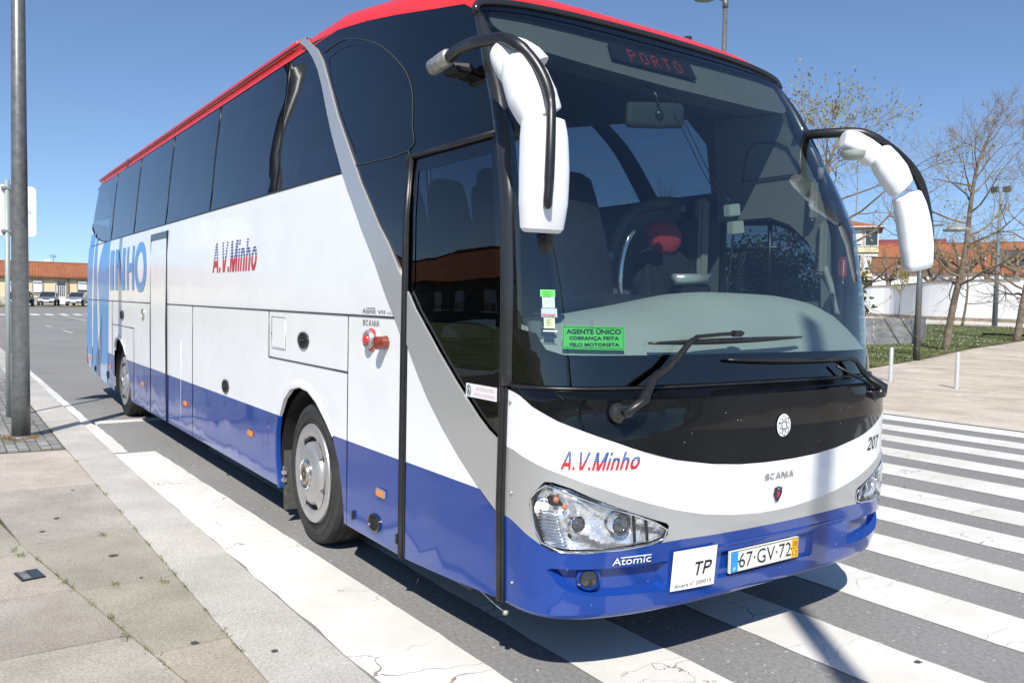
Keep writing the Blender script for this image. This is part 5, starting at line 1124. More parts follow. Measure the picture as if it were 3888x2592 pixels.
# pavement slabs
def tile(bm, loop, z, gap=.006, lay=None, h=.02, lo=.80, hi=1.12, tint=.05):
    c = Vector((sum(p[0] for p in loop)/len(loop), sum(p[1] for p in loop)/len(loop), 0)); dz = random.uniform(-.0012, .0012)
    top, bt = [], []
    for i, p in enumerate(loop):
        a = Vector((*loop[i-1], 0)); b = Vector((*p, 0)); d = Vector((*loop[(i+1) % len(loop)], 0))
        u1 = (a-b).normalized(); u2 = (d-b).normalized(); q = b+(u1+u2)*gap; jx = random.uniform(-.002, .002)
        top.append(bm.verts.new((q.x+jx, q.y+jx, z+dz+hgt(q.x, q.y)))); bt.append(bm.verts.new((q.x, q.y, z-h+hgt(q.x, q.y))))
    g = random.uniform(lo, hi); col = (g*random.uniform(1, 1+tint*.6), g, g*random.uniform(1-tint, 1), 1)
    fs_ = [bm.faces.new(top)] + [bm.faces.new((top[i-1], bt[i-1], bt[i], top[i])) for i in range(len(top))]
    if lay:
        for f in fs_:
            for l in f.loops: l[lay] = col
ZP = .025
bm = bmesh.new(); lay = bm.loops.layers.float_color.new('tone')
kx = [-40] ; x = -40
joints = [-7.35, -6.32, -5.2, -4.38, -3.27, -2.44, -1.36, -.40, .6, 1.6, 2.7, 3.8, 5]
xs = sorted([-7.35-1.03*i for i in range(1, 32)] + joints)
for a, b in zip(xs, xs[1:]): tile(bm, [(a, -1.005+.012*max(0, min(1, (a+7)/7))*5), (b, -1.005+.012*max(0, min(1, (b+7)/7))*5), (b, -.605+.06*max(0, min(1, (b+6)/6))), (a, -.605+.06*max(0, min(1, (a+6)/6)))], ZP, .002, lay, .05, .93, 1.07, .03)
bmesh.ops.recalc_face_normals(bm, faces=bm.faces[:]); struct('kerb', bm, M['kerb'])
L1 = lambda x: -1.005+.06*max(0, min(1, (x+7)/7)); L2 = lambda x: -1.80+.168*(x+3.9) if x > -3.9 else -1.80+.05*(x+3.9)
bm = bmesh.new(); lay = bm.loops.layers.float_color.new('tone')
js = [(-7.05, -7.1), (-5.12, -5.11), (-3.31, -3.30), (-2.15, -2.16), (-1.04, -1.02), (.2, .25), (1.4, 1.45), (2.6, 2.7), (3.9, 4.0)]
for (a, a2), (b, b2) in zip(js, js[1:]): tile(bm, [(a2, L2(a2)), (b2, L2(b2)), (b, L1(b)), (a, L1(a))], ZP, .005, lay, .03, .82, 1.12, .10)
rows_y = [lambda x: L2(x), lambda x: L2(x)-.72, lambda x: L2(x)-1.5, lambda x: L2(x)-2.3, lambda x: L2(x)-3.1, lambda x: L2(x)-4.0]
offs = [[-7.1, -5.6, -4.3, -3.08, -2.2, -1.32, -.3, .9, 2.2, 3.5, 4.8], [-7.1, -5.9, -4.9, -3.5, -2.4, -1.1, .1, 1.3, 2.6, 3.9], [-7.1, -6.2, -4.6, -3.2, -1.9, -.6, .7, 2.0, 3.4, 4.8], [-7.1, -5.4, -4.1, -2.7, -1.3, .2, 1.6, 3.0, 4.4], [-7.1, -6, -4.5, -3, -1.5, 0, 1.5, 3, 4.5]]
for r_ in range(5):
    for a, b in zip(offs[r_], offs[r_][1:]): tile(bm, [(a, rows_y[r_+1](a)), (b, rows_y[r_+1](b)), (b, rows_y[r_](b)), (a, rows_y[r_](a))], ZP, .005, lay, .03, .82, 1.12, .10)
bmesh.ops.recalc_face_normals(bm, faces=bm.faces[:]); struct('pavement', bm, M['slab'])
bm = flat([([[(-45, -9), (6, -9), (6, -.60), (-45, -.60)]], 0)], frange(-44, 6, 2), frange(-8, 0, 2))
for v in bm.verts: v.co.z = hgt(v.co.x, v.co.y)+.012
struct('pavement_bed', bm, M['joint'])
bm = bmesh.new(); lay = bm.loops.layers.float_color.new('tone'); y = -1.02; r_ = 0
while y > -4.2:
    x = -7.18-(.06 if r_ % 2 else 0)
    while x > (-16 if y > -2.2 else -13):
        w_ = random.uniform(.105, .145)
        if not ((x+8.1)**2+(y+1.36)**2 < .02 or False): tile(bm, [(x-w_, y-.105), (x, y-.105), (x, y), (x-w_, y)], ZP-.004+random.uniform(-.003, .003), .006, lay, .02, .72, 1.2, .06)
        x -= w_
    y -= .107; r_ += 1
bmesh.ops.recalc_face_normals(bm, faces=bm.faces[:]); struct('setts', bm, M['cobble'])
ground_sheet('far_pavement', [[(-90, -9), (-13, -9), (-13, -4.2), (-13, -2.2), (-16, -2.2), (-16, -1.0), (-90, -1.0)]], stone('far_pavement_stone', (.22, .22, .21), (.28, .28, .27), (.34, .34, .33), rnd=False), .022)
# plaza across the road
PE = [(-9.2, 12.5), (-10.3, 17.5), (-11.0, 20.4), (-12.4, 25.8), (-14.5, 33.0), (-15.6, 38.5), (-17.0, 44.5), (-19.5, 54), (-21, 60)]
bm = bmesh.new(); lay = bm.loops.layers.float_color.new('tone'); y = 11.35; r_ = 0
def pe(y):
    for (a, b), (c, d) in zip(PE, PE[1:]):
        if b <= y <= d: return a+(c-a)*(y-b)/(d-b)
    return PE[0][0] if y < 12.5 else PE[-1][0]
while y < 60:
    dy = .62 if y < 24 else 1.24; x = 16+random.uniform(0, 1)
    while x > pe(min(y, 59.9)):
        w_ = random.uniform(.9, 1.5) if y < 24 else random.uniform(1.8, 2.6); x2 = max(x-w_, pe(min(y, 59.9)), -26)
        if x-x2 > .12: tile(bm, [(x2, y), (x, y), (x, y+dy), (x2, y+dy)], .01, .006, lay, .012, .88, 1.08, .05)
        x = x2
        if x <= pe(min(y, 59.9))+.01: break
    y += dy; r_ += 1
bmesh.ops.recalc_face_normals(bm, faces=bm.faces[:]); struct('plaza_paving', bm, M['plaza'])
ground_sheet('plaza_bed', [[(-44, 10.85), (18, 10.85), (18, 60), (-60, 60)]], mat('plaza_joint', (.20, .17, .13), .95, var=.3, vscale=2), .003)
ground_sheet('plaza_kerb', [[(-44, 10.86), (18, 10.86), (18, 11.35), (-44, 11.35)]], stone('pale_kerb', (.5, .45, .38), (.58, .53, .45), (.64, .6, .52), rnd=False), .011)
ground_sheet('lawn', [[(-44, 13.2), (-9.35, 13.2)] + [(a, b) for a, b in PE[1:]] + [(-24.5, 60.5), (-33, 60.5), (-60, 62)]], M['grass'], .03)
ground_sheet('park_path', [[(-66, 62), (-33, 60.6), (-21, 60.6), (-14, 62), (-14, 90), (-66, 90)]], stone('path_gravel', (.50, .45, .38), (.58, .53, .46), (.64, .59, .52), scale=.3, rnd=False), .035)
def scatter_blades(name, n_, fn, col, hmin, hmax, wd, label, lean=.5):
    bm = bmesh.new()
    for _ in range(n_):
        x, y = fn(); z = hgt(x, y)+.02; a = random.uniform(0, 2*PI); h_ = random.uniform(hmin, hmax); l_ = random.uniform(0, lean)*h_; b = random.uniform(0, 2*PI)
        dx, dy = math.cos(a)*wd, math.sin(a)*wd
        bm.faces.new([bm.verts.new(q) for q in ((x-dx, y-dy, z), (x+dx, y+dy, z), (x+math.cos(b)*l_, y+math.sin(b)*l_, z+h_))])
    o = obj(name, bm, col, None, smooth=False); tag(o, label, 'grass', kind='stuff'); return o
def inlawn():
    while True:
        y = 17+43*random.random()**1.2; x = pe(y)-random.random()**1.3*14
        if not (-19 < x < -17.6 and 31 < y < 36): return x, y
scatter_blades('lawn_grass', 26000, inlawn, mat('grass_blades', (.085, .12, .03), .8, var=.5, vscale=.9, var2=(.19, .21, .075)), .04, .13, .022, 'short mown lawn beyond the paved plaza')
def gapspot():
    k_ = random.random()
    if k_ < .6:
        c = random.choice((-6.3, -5.0, -4.6, -3.9, -3.35, -2.9, -2.5, -2.2, -1.9, -1.45, -1.1, -.9)); return c+random.gauss(0, .05), (L1(c) if random.random() < .5 else L2(c))+random.gauss(0, .008)
    c = random.choice(((-3.2, -1.75), (-3.05, -1.72), (-2.35, -1.54), (-2.15, -1.3), (-2.05, -1.05), (-1.62, -1.40), (-1.3, -1.39), (-3.3, -1.2)))
    return c[0]+random.gauss(0, .03), c[1]+random.gauss(0, .012)
def tuft_fn(): x, y = gapspot(); return x, y
scatter_blades('joint_weeds', 900, tuft_fn, mat('weed_green', (.13, .17, .03), .8, var=.5, vscale=8), .006, .022, .004, 'small weeds growing in the joints between the paving slabs', 1.2)
scatter_blades('pole_weeds', 500, lambda: (-8.145+.16*math.cos(t:=random.uniform(0, 6.28))+random.gauss(0, .03), -1.36+.15*math.sin(t)+random.gauss(0, .03)), mat('dry_weed', (.30, .19, .07), .9, var=.4, vscale=9), .01, .05, .005, 'dry brown weeds round the foot of the grey lamp pole', 1)
bm = bmesh.new()
for _ in range(420):
    while True:
        y = 18+40*random.random(); x = pe(y)-random.random()*11
        if noise.noise(Vector((x*.35, y*.35, 2))) > .05: break
    bmesh.ops.create_icosphere(bm, subdivisions=1, radius=random.uniform(.012, .024), matrix=Matrix.Translation((x, y, hgt(x, y)+.11)))
tag(obj('daisies', bm, M['paper']), 'white daisies scattered over the lawn', 'flowers', kind='stuff')
for x0, x1, y0, y1 in ((-20.2, -15.0, 46.0, 46.35), (-22.5, -20.6, 39.0, 39.3)):
    bm = bmesh.new(); box(bm, ((x0+x1)/2, (y0+y1)/2, hgt(x0, y0)+.08), (x1-x0, y1-y0, .14)); o = obj('stone_edging', bm, M['plaza'], smooth=False); tag(o, 'long pale stone strip lying across the lawn' if x0 > -21 else 'short pale stone strip lying in the lawn beside the grey wall', 'edging')
# drain covers
bm = bmesh.new(); box(bm, (0, 0, 0), (.19, .13, .012), bev=.004); dc = obj('drain_cover', bm, M['trim']); dc.location = (-2.585, -1.705, ZP+.003); dc.rotation_euler = (0, 0, .17); tag(dc, 'small black iron drain cover set into the paving slabs', 'drain cover')
bm = bmesh.new()
for i in range(5): box(bm, (0.0+(-.07+.035*i), -.03, .007), (.012, .04, .006))
obj('grate_bar', bm, M['grime'], dc, smooth=False)

# ------------------------------------------------------------------ street furniture
grey = mat('grey_metal_pole', (.15, .155, .15), .38, metal=.35, var=.25, vscale=14); greylight = mat('galvanised_grey', (.34, .36, .36), .42, metal=.5, var=.12, vscale=12)
p = thing('lamp_pole', 'tall thick dark grey lamp pole on the left pavement, in front of the sign post', 'lamp post', (-8.145, -1.36, 0))
bm = bmesh.new(); tube(bm, [(0, 0, 0), (0, 0, .6), (0, 0, 3), (0, 0, 9)], [.100, .096, .084, .05], 32); obj('pole', bm, grey, p)
bm = bmesh.new(); lathe(bm, [(.135, .0), (.13, .035), (.1, .04)], 'z', (0, 0, .015), 28); obj('base_collar', bm, grey, p)
bm = bmesh.new(); tube(bm, spline([(0, 0, 8.9), (.0, .15, 9.3), (.0, .8, 9.5)], 5), .03, 10); obj('arm', bm, grey, p)
bm = bmesh.new(); lathe(bm, [(.001, .16), (.12, .14), (.30, .03), (.31, 0), (.001, -.01)], 'z', (0, 1.0, 9.4), 24); obj('lamp_shade', bm, grey, p)
p = thing('road_sign', 'white rectangular sign on a slim pale grey post behind the thick lamp pole', 'sign', (-10.12, -1.37, 0))
bm = bmesh.new(); tube(bm, [(0, 0, 0), (0, 0, 3.25)], .031, 16); obj('post', bm, mat('pale_post', (.34, .39, .38), .45, metal=.2), p)
bm = bmesh.new()
q0 = [(-.44, 2.50), (.35, 2.50), (.35, 3.19), (-.44, 3.19)]; rr = .06; loop = []
for (cy, cz_), a0 in (((-.44+rr, 2.5+rr), PI), ((.35-rr, 2.5+rr), 1.5*PI), ((.35-rr, 3.19-rr), 0), ((-.44+rr, 3.19-rr), .5*PI)):
    for k_ in range(6): t = a0+PI/2*k_/5; loop.append((cy+rr*math.cos(t), cz_+rr*math.sin(t)))
SP = lambda a, b, o=0: (-.045+o, a, b)
bm = flat([([loop], 0)]); mapped(bm, SP, 0); b2 = flat([([loop], 0)]); 
walls(bm, loop, SP, 0, -.02); a_ = [bm.verts.new(SP(*q, -.02)) for q in loop]; bm.faces.new(a_); bmesh.ops.recalc_face_normals(bm, faces=bm.faces[:]); pl_ = obj('plate', bm, mat('sign_white', (.74, .78, .76), .35), p, smooth=False); b2.free()
bm = bmesh.new()
for z in (2.56, 3.14): box(bm, (0, 0, z), (.075, .14, .035), bev=.005)
obj('clamp', bm, greylight, p)
def sgn_text(s_, b0, b1): 
    bm = textmesh(s_, .17, b0, .29, b1); mapped(bm, SP, .002); obj('sign_lettering', bm, M['greyprint'], p, smooth=False)
sgn_text('MUN. V. C.', 2.845, 2.862); sgn_text('07/2007', 2.815, 2.832)
bm0 = bmesh.new(); lathe(bm0, [(.001, .82), (.043, .818), (.047, .81), (.047, .012)], 'z', (0, 0, 0), 20)
first = None
for i, ((x, y), lb) in enumerate((((-8.27, 17.0), 'pale grey steel bollard nearer the coach, on the plaza edge'), ((-6.51, 16.7), 'pale grey steel bollard farther right, on the open plaza'), ((-4.55, 16.9), 'pale grey steel bollard at the right edge of the picture'))):
    b_ = thing('bollard', lb, 'bollard', (x, y, .01), 0, 'bollards along the plaza')
    if first is None:
        c1 = obj('post', bm0, mat('bollard_steel', (.58, .60, .59), .35, metal=.3, var=.08, vscale=20), b_); bb = bmesh.new(); lathe(bb, [(.09, 0), (.09, .012), (.045, .014)], 'z', (0, 0, 0), 20); c2 = obj('base_plate', bb, greylight, b_); first = (c1, c2)
    else:
        for c in first: d = c.copy(); sc.collection.objects.link(d); d.parent = b_
p = thing('street_lamp', 'grey street lamp standing at the lawn edge, its pole rising behind the left wing mirror', 'street lamp', (-12.2, 25.1, .05))
bm = bmesh.new(); tube(bm, [(0, 0, 0), (0, 0, 4.6)], [.115, .075], 20); obj('pole', bm, grey, p)
bm = bmesh.new(); tube(bm, spline([(0, 0, 4.35), (.3, .12, 4.52), (.62, .27, 4.56)], 5), .03, 10); obj('arm', bm, grey, p)
bm = bmesh.new(); lathe(bm, [(.001, .20), (.10, .19), (.34, .06), (.42, .0), (.40, -.03), (.001, -.04)], 'z', (.95, .42, 4.37), 24); obj('lamp_shade', bm, mat('lamp_grey', (.28, .30, .30), .4), p)
p = thing('street_lamp', 'slim grey street lamp rising into the sky behind the coach roof', 'street lamp', (-13.49, 16.54, 0))
bm = bmesh.new(); tube(bm, [(0, 0, 0), (0, 0, 6), (0, 0, 10.7)], [.12, .09, .062], 16); tube(bm, [(0, 0, 10.3), (0, 0, 10.55)], .085, 16); obj('pole', bm, grey, p)
bm = bmesh.new(); tube(bm, [(0, 0, 10.5), (-.25, -.24, 10.62)], .03, 8); obj('arm', bm, grey, p); bm = bmesh.new(); lathe(bm, [(.001, .12), (.1, .1), (.33, .02), (.001, 0)], 'z', (-.42, -.4, 10.58), 20); obj('lamp_shade', bm, grey, p)
p = thing('floodlight_mast', 'tall thin mast with two floodlights standing in the park', 'mast', (-26.64, 60.98, .7))
bm = bmesh.new(); tube(bm, [(0, 0, 0), (0, 0, 9.7)], [.19, .09], 12); obj('pole', bm, mat('mast_blue_grey', (.16, .19, .22), .5), p)
for s_ in (-1, 1):
    bm = bmesh.new(); box(bm, (s_*.38*.9, s_*.38*.44, 9.9), (.5, .32, .42), rot=Matrix.Rotation(.3, 3, 'X'), bev=.03); obj('floodlight', bm, grey, p)
p = thing('park_lamp', 'small park lamp with a conical shade in front of the white house', 'street lamp', (-43.71, 77.04, 1.15)); bm = bmesh.new(); tube(bm, [(0, 0, 0), (0, 0, 4.85)], .06, 8); obj('pole', bm, greylight, p)
bm = bmesh.new(); lathe(bm, [(.06, -.35), (.10, -.15), (.48, .0), (.001, .08)], 'z', (0, 0, 4.95), 16); obj('lamp_shade', bm, greylight, p)
# lamp post behind the photographer whose shadow falls across the coach front
p = thing('street_lamp', 'grey street lamp outside the picture, casting its shadow over the crossing', 'street lamp', (5.66, -2.29, 0))
bm = bmesh.new(); tube(bm, [(0, 0, 0), (0, 0, 8.7)], [.10, .062], 20); obj('pole', bm, grey, p)
# lamp post beside the rear of the coach (its shadow and reflection cross the panels) is the thick pole above

# ------------------------------------------------------------------ walls
M['render'] = mat('white_render', (.84, .84, .83), .8, var=.015, vscale=.7); M['ashlar'] = mat('weathered_stone', (.30, .25, .19), .9, var=.4, vscale=2.5)
WL = [(-60, 80, 4.0), (-50.5, 78.6, 4.02), (-46.7, 76.38, 4.04), (-43.4, 75.6, 4.1), (-41, 74.0, 4.13), (-39, 72.5, 4.18), (-37.2, 71.5, 4.27), (-34.4, 70.7, 4.34), (-31.9, 70.6, 4.38), (-29.0, 70.2, 4.36)]
pts = spline([(a, b, c) for a, b, c in WL], 4)
wall = thing('boundary_wall', 'long curved white rendered wall with a stone footing behind the park', 'wall', (0, 0, 0))
def wallmesh(name, z0f, z1f, th, m, off=0):
    bm = bmesh.new(); R_ = []
    for i, p_ in enumerate(pts):
        d = (pts[min(i+1, len(pts)-1)]-pts[max(0, i-1)]); d.z = 0; d.normalize(); n_ = Vector((d.y, -d.x, 0)); z0, z1 = z0f(p_), z1f(p_)
        R_.append([bm.verts.new((p_.x+n_.x*o_, p_.y+n_.y*o_, z)) for o_, z in ((th/2+off, z0), (th/2+off, z1), (-th/2-off, z1), (-th/2-off, z0))])
    for a, b in zip(R_, R_[1:]):
        for k_ in range(4): bm.faces.new((a[k_], b[k_], b[(k_+1) % 4], a[(k_+1) % 4]))
    bm.faces.new(R_[0]); bm.faces.new(R_[-1][::-1]); bmesh.ops.recalc_face_normals(bm, faces=bm.faces[:]); return obj(name, bm, m, wall, smooth=False)
wallmesh('render', lambda q: hgt(q.x, q.y)+.35, lambda q: q.z, .4, M['render']); wallmesh('footing', lambda q: hgt(q.x, q.y)-.2, lambda q: hgt(q.x, q.y)+.35, .4, M['ashlar'], .04); wallmesh('coping', lambda q: q.z, lambda q: q.z+.14, .4, M['ashlar'], .06)
w2 = thing('boundary_wall', 'short white return wall running back from the end of the curved wall', 'wall', (-28.85, 70.3, .87)); bm = bmesh.new(); box(bm, (.7, 2.2, 1.7), (.5, 5.0, 3.5), rot=None); obj('render', bm, M['render'], w2, smooth=False); bm = bmesh.new(); box(bm, (.7, 2.2, 3.53), (.6, 5.1, .14)); obj('coping', bm, M['ashlar'], w2, smooth=False)
marb = mat('grey_marble', (.22, .225, .23), .55, var=.35, vscale=2.2, stretch=(.6, .6, 2.2))
gw = thing('low_wall', 'low grey marble wall standing on the lawn beside the coach', 'wall', (0, 0, 0))
bm = bmesh.new()
lo_ = [(-18.4, 26), (-18.12, 31.0), (-17.33, 34.2), (-17.9, 35.9), (-18.2, 35.9), (-17.7, 34.3), (-18.45, 31.0), (-18.8, 26)]
def prism(bm, loop, z0, z1):
    a = [bm.verts.new((x, y, z0+hgt(x, y))) for x, y in loop]; b = [bm.verts.new((x, y, z1+hgt(x, y))) for x, y in loop]
    n_ = len(loop)
    for i in range(n_): bm.faces.new((a[i], a[(i+1) % n_], b[(i+1) % n_], b[i]))
    bm.faces.new(b); bmesh.ops.recalc_face_normals(bm, faces=bm.faces[:])
prism(bm, lo_, -.1, 1.20); obj('panel', bm, marb, gw, smooth=False)
bm = bmesh.new()
for x, y in ((-17.92, 31.9), (-17.52, 33.55)): box(bm, (x+.0, y, .75), (.03, .03, 1.2))
obj('panel_joint', bm, M['ashlar'], gw, smooth=False)
bm = bmesh.new(); 
for i in range(9): a = i/8; 
tube(bm, [(-17.93+.02*math.sin(i*1.7), 31.75+.03*math.sin(i*2.3), .45+.1*i) for i in range(9)], .012, 4); obj('white_stain', bm, M['paper'], gw)

# ------------------------------------------------------------------ buildings
M['tiles'] = None
def tiles(name, a, b_, scale=1):
    m, t, p = newmat(name); tc = N(t, 'ShaderNodeTexCoord'); p.inputs['Roughness'].default_value = .9
    n = N(t, 'ShaderNodeTexNoise', Scale=.9*scale, Detail=9.0, Roughness=.75); t.links.new(tc.outputs['Object'], n.inputs['Vector'])
    r = N(t, 'ShaderNodeValToRGB'); e = r.color_ramp.elements; e[0].position = .33; e[1].position = .68; e[0].color = (*a, 1); e[1].color = (*b_, 1); t.links.new(n.outputs['Fac'], r.inputs[0])
    w_ = N(t, 'ShaderNodeTexWave', Scale=2.2, Distortion=.6); w_.bands_direction = 'X'; t.links.new(tc.outputs['Object'], w_.inputs['Vector'])
    mr = N(t, 'ShaderNodeMapRange'); mr.inputs['To Min'].default_value = .62; mr.inputs['To Max'].default_value = 1.15; t.links.new(w_.outputs['Fac'], mr.inputs[0])
    mx = N(t, 'ShaderNodeMix', data_type='RGBA', blend_type='MULTIPLY'); mx.inputs[0].default_value = 1; t.links.new(r.outputs[0], mx.inputs[6]); t.links.new(mr.outputs[0], mx.inputs[7]); t.links.new(mx.outputs[2], p.inputs['Base Color'])
    bu = N(t, 'ShaderNodeBump', Strength=.8, Distance=.06); t.links.new(w_.outputs['Fac'], bu.inputs['Height']); t.links.new(bu.outputs[0], p.inputs['Normal']); return m
M['orange'] = tiles('orange_roof_tiles', (.33, .105, .045), (.48, .18, .085)); M['brownt'] = tiles('brown_roof_tiles', (.16, .075, .04), (.32, .16, .09))
M['cream'] = mat('cream_render', (.72, .60, .40), .85, var=.12, vscale=.8); M['wallwhite'] = mat('white_wall', (.80, .79, .77), .85, var=.06, vscale=.6)
M['pale'] = mat('pale_yellow_render', (.50, .43, .30), .85, var=.15, vscale=.5); M['pane'] = mat('window_pane', (.03, .035, .04), .08, coat=1); M['shutter'] = mat('shutter_white', (.70, .71, .70), .6); M['darkwall'] = mat('dark_wall', (.06, .065, .07), .7)
M['stoneframe'] = mat('stone_window_frame', (.35, .31, .25), .9, var=.2, vscale=5)
def house(name, label, a, b, base, eave, ridge, depth, wm, rm, over=.35, gable=False, cat='house', back=1):
    """long house: front wall from a to b, roof rising away from the viewer to the ridge"""
    A, B = Vector((*a, 0)), Vector((*b, 0)); d = (B-A); L = d.length; rz = math.atan2(d.y, d.x)
    h_ = thing(name, label, cat, (A.x, A.y, base), rz)
    bm = bmesh.new(); D = depth; H = eave-base
    box(bm, (L/2, D/2, H/2-.6), (L, D, H+1.2)); 
    o = obj('wall', bm, wm, h_, smooth=False)
    bm = bmesh.new(); Rz = ridge-base
    P = [(-over, -over, H-.12), (L+over, -over, H-.12), (L+over, D/2, Rz), (-over, D/2, Rz), (L+over, D+over, H-.12), (-over, D+over, H-.12)]
    V_ = [bm.verts.new(q) for q in P]; bm.faces.new((V_[0], V_[1], V_[2], V_[3])); bm.faces.new((V_[3], V_[2], V_[4], V_[5]))
    r = bmesh.ops.extrude_face_region(bm, geom=bm.faces[:]); 
    for v in [g for g in r['geom'] if isinstance(g, bmesh.types.BMVert)]: v.co.z += .14
    bmesh.ops.recalc_face_normals(bm, faces=bm.faces[:]); rf = obj('roof', bm, rm, h_, smooth=False)
    bm = bmesh.new(); tube(bm, [(-over, D/2, Rz+.16), (L+over, D/2, Rz+.16)], .13, 6)
    obj('ridge_tiles', bm, rm, rf)
    for x in (0.0, L):
        bm = bmesh.new(); vs = [bm.verts.new(q) for q in ((x, .02, H-.2), (x, D-.02, H-.2), (x, D/2, Rz-.05))]; bm.faces.new(vs)
        r = bmesh.ops.extrude_face_region(bm, geom=bm.faces[:])
        for v in [g for g in r['geom'] if isinstance(g, bmesh.types.BMVert)]: v.co.x += .2 if x == 0 else -.2
        bmesh.ops.recalc_face_normals(bm, faces=bm.faces[:]); obj('gable', bm, wm, h_, smooth=False)
    return h_, L
def window(h_, x, z, w_, hh, m='pane', frame_m='stoneframe', shut=None, y=0, fr=.12):
    bm = bmesh.new()
    for (cx, cz_, sx, sz) in ((x, z+hh/2+fr/2, w_+2*fr, fr), (x, z-hh/2-fr/2, w_+2*fr+.1, fr), (x-w_/2-fr/2, z, fr, hh), (x+w_/2+fr/2, z, fr, hh)): box(bm, (cx, y-.03, cz_), (sx, .10, sz))
    o = obj('window', bm, M[frame_m], h_, smooth=False)
    bm = bmesh.new(); box(bm, (x, y+.0, z), (w_, .06, hh)); obj('pane', bm, M[m], o, smooth=False)
    if shut:
        bm = bmesh.new(); box(bm, (x, y-.045, z+hh*(1-shut)/2), (w_-.03, .04, hh*shut)); box(bm, (x, y-.10, z+hh/2-.08), (w_, .16, .18), bev=.03); obj('shutter', bm, M['shutter'], o, smooth=False)
    return o
# left: long low cream building; the wall line passes the measured window points
dirL = Vector((.38, 5.03)).normalized()
def LP(t): return (-97.6+dirL.x*t, 6.0+dirL.y*t)
a_, b_ = LP(-40), LP(40)
hL, LL = house('long_building', 'long low cream building with an orange tiled roof behind the parked cars', a_, b_, .5, 3.50, 4.90, 9, M['cream'], M['orange'], cat='building')
hL.location = (a_[0], a_[1], .5)
def lx(t): return 40+t
for t0, t1, z0, z1 in ((0, .85, 1.61, 3.01), (4.2, 5.05, 1.83, 3.07), (-2.3, -1.9+.4, 1.6, 2.81), (8.4, 9.25, 1.8, 3.05), (-6.5, -5.6, 1.6, 3.0), (-11, -10.1, 1.6, 3.0), (13, 13.9, 1.8, 3.05)):
    window(hL, lx((t0+t1)/2), (z0+z1)/2-.5, t1-t0, z1-z0-.1, 'pane', shut=.92 if t0 not in (4.2,) else .78)
bm = bmesh.new(); box(bm, (lx(2.6), -.04, 1.30), (1.15, .1, 2.55)); dr = obj('door_frame', bm, M['stoneframe'], hL, smooth=False); bm = bmesh.new(); box(bm, (lx(2.6), -.08, 1.15), (.85, .08, 2.2)); do_ = obj('door', bm, M['shutter'], dr, smooth=False)
bm = bmesh.new()
for i in range(4): box(bm, (lx(2.6)-.27+.18*i, -.13, 1.45), (.10, .03, 1.1))
box(bm, (lx(2.6), -.13, 2.2), (.8, .03, .3)); obj('door_glass', bm, M['pane'], do_, smooth=False)
bm = bmesh.new(); tube(bm, [(lx(3.3), -.1, .2), (lx(3.3), -.1, 3.0)], .05, 6); tube(bm, [(0, -.42, 2.86), (80, -.42, 2.86)], .06, 6); obj('gutter', bm, M['brownt'], hL)
bm = bmesh.new(); box(bm, (lx(1.0), -.03, .35), (78, .08, .8)); obj('plinth', bm, mat('damp_plinth', (.42, .40, .33), .9, var=.4, vscale=2), hL, smooth=False); bm = bmesh.new(); box(bm, (lx(1.4), 5.2, 4.6), (.55, .6, .7)); obj('chimney', bm, M['wallwhite'], hL, smooth=False)
bm = bmesh.new(); tube(bm, [(lx(2.0), 5, 4.3), (lx(2.0), 5, 5.5)], .025, 5)
for i in range(4): tube(bm, [(lx(2.0)-.30-.0*i, 5, 5.10+.12*i), (lx(2.0)+.30, 5, 5.10+.12*i)], .015, 4)
tube(bm, [(lx(1.5), 5, 5.35), (lx(2.3), 5, 5.25)], .015, 4); obj('aerial', bm, grey, hL)
# right side
def RH(name, label, a, b, base, eave, ridge, depth, wm, rm, **k): return house(name, label, a, b, base, eave, ridge, depth, wm, rm, **k)
ap = thing('apartment_building', 'tall pale yellow apartment block with rows of windows and an orange roof, beside the coach', 'building', (-69.5, 99.7, 1.4), math.atan2(2.91, 4.49)); LA = 8.1
bm = bmesh.new(); box(bm, (LA/2, 5, 5.6), (LA, 10, 12.2)); obj('wall', bm, M['pale'], ap, smooth=False)
bm = bmesh.new(); vs = [bm.verts.new(q) for q in ((-.6, -.6, 11.7), (LA+.6, -.6, 11.7), (LA+.6, 10.6, 11.7), (-.6, 10.6, 11.7))]; t_ = [bm.verts.new(q) for q in ((1.5, 4, 13.0), (LA-3.5, 4, 13.0), (LA-3.5, 6, 13.0), (1.5, 6, 13.0))]
for i in range(4): bm.faces.new((vs[i], vs[(i+1) % 4], t_[(i+1) % 4], t_[i]))
bm.faces.new(t_); bm.faces.new(vs[::-1]); obj('roof', bm, M['orange'], ap, smooth=False)
bm = bmesh.new(); box(bm, (LA/2, -.35, 11.72), (LA+1.4, 1.0, .12)); obj('eaves', bm, M['shutter'], ap, smooth=False)
for fl in range(3):
    z = 10.2-3.35*fl
    for i in range(4): window(ap, .9+2.05*i+.15, z, 1.5, 2.0, 'pane', 'shutter', None if (i+fl) % 2 else .9, 0, .10)
    bm = bmesh.new(); box(bm, (LA/2, -.12, z-1.65), (LA+.1, .16, .6)); obj('floor_band', bm, M['cream'], ap, smooth=False)
RH('white_house', 'long white house with an old brown tiled roof behind the boundary wall', (-52.6, 86.9), (-45.3, 91.0), 1.2, 6.1, 7.75, 5.5, M['wallwhite'], M['brownt'])
h2, _ = RH('orange_roof_house', 'white house with a bright orange roof and white gable, right of the brown roofed one', (-44.0, 86.3), (-39.4, 88.55), 1.2, 5.95, 7.4, 5, M['wallwhite'], M['orange'])
RH('rear_house', 'house showing only its orange roof above the brown roofed white house', (-71.5, 116.4), (-66.5, 119.3), 1.8, 9.3, 11.9, 7, M['wallwhite'], M['orange'])
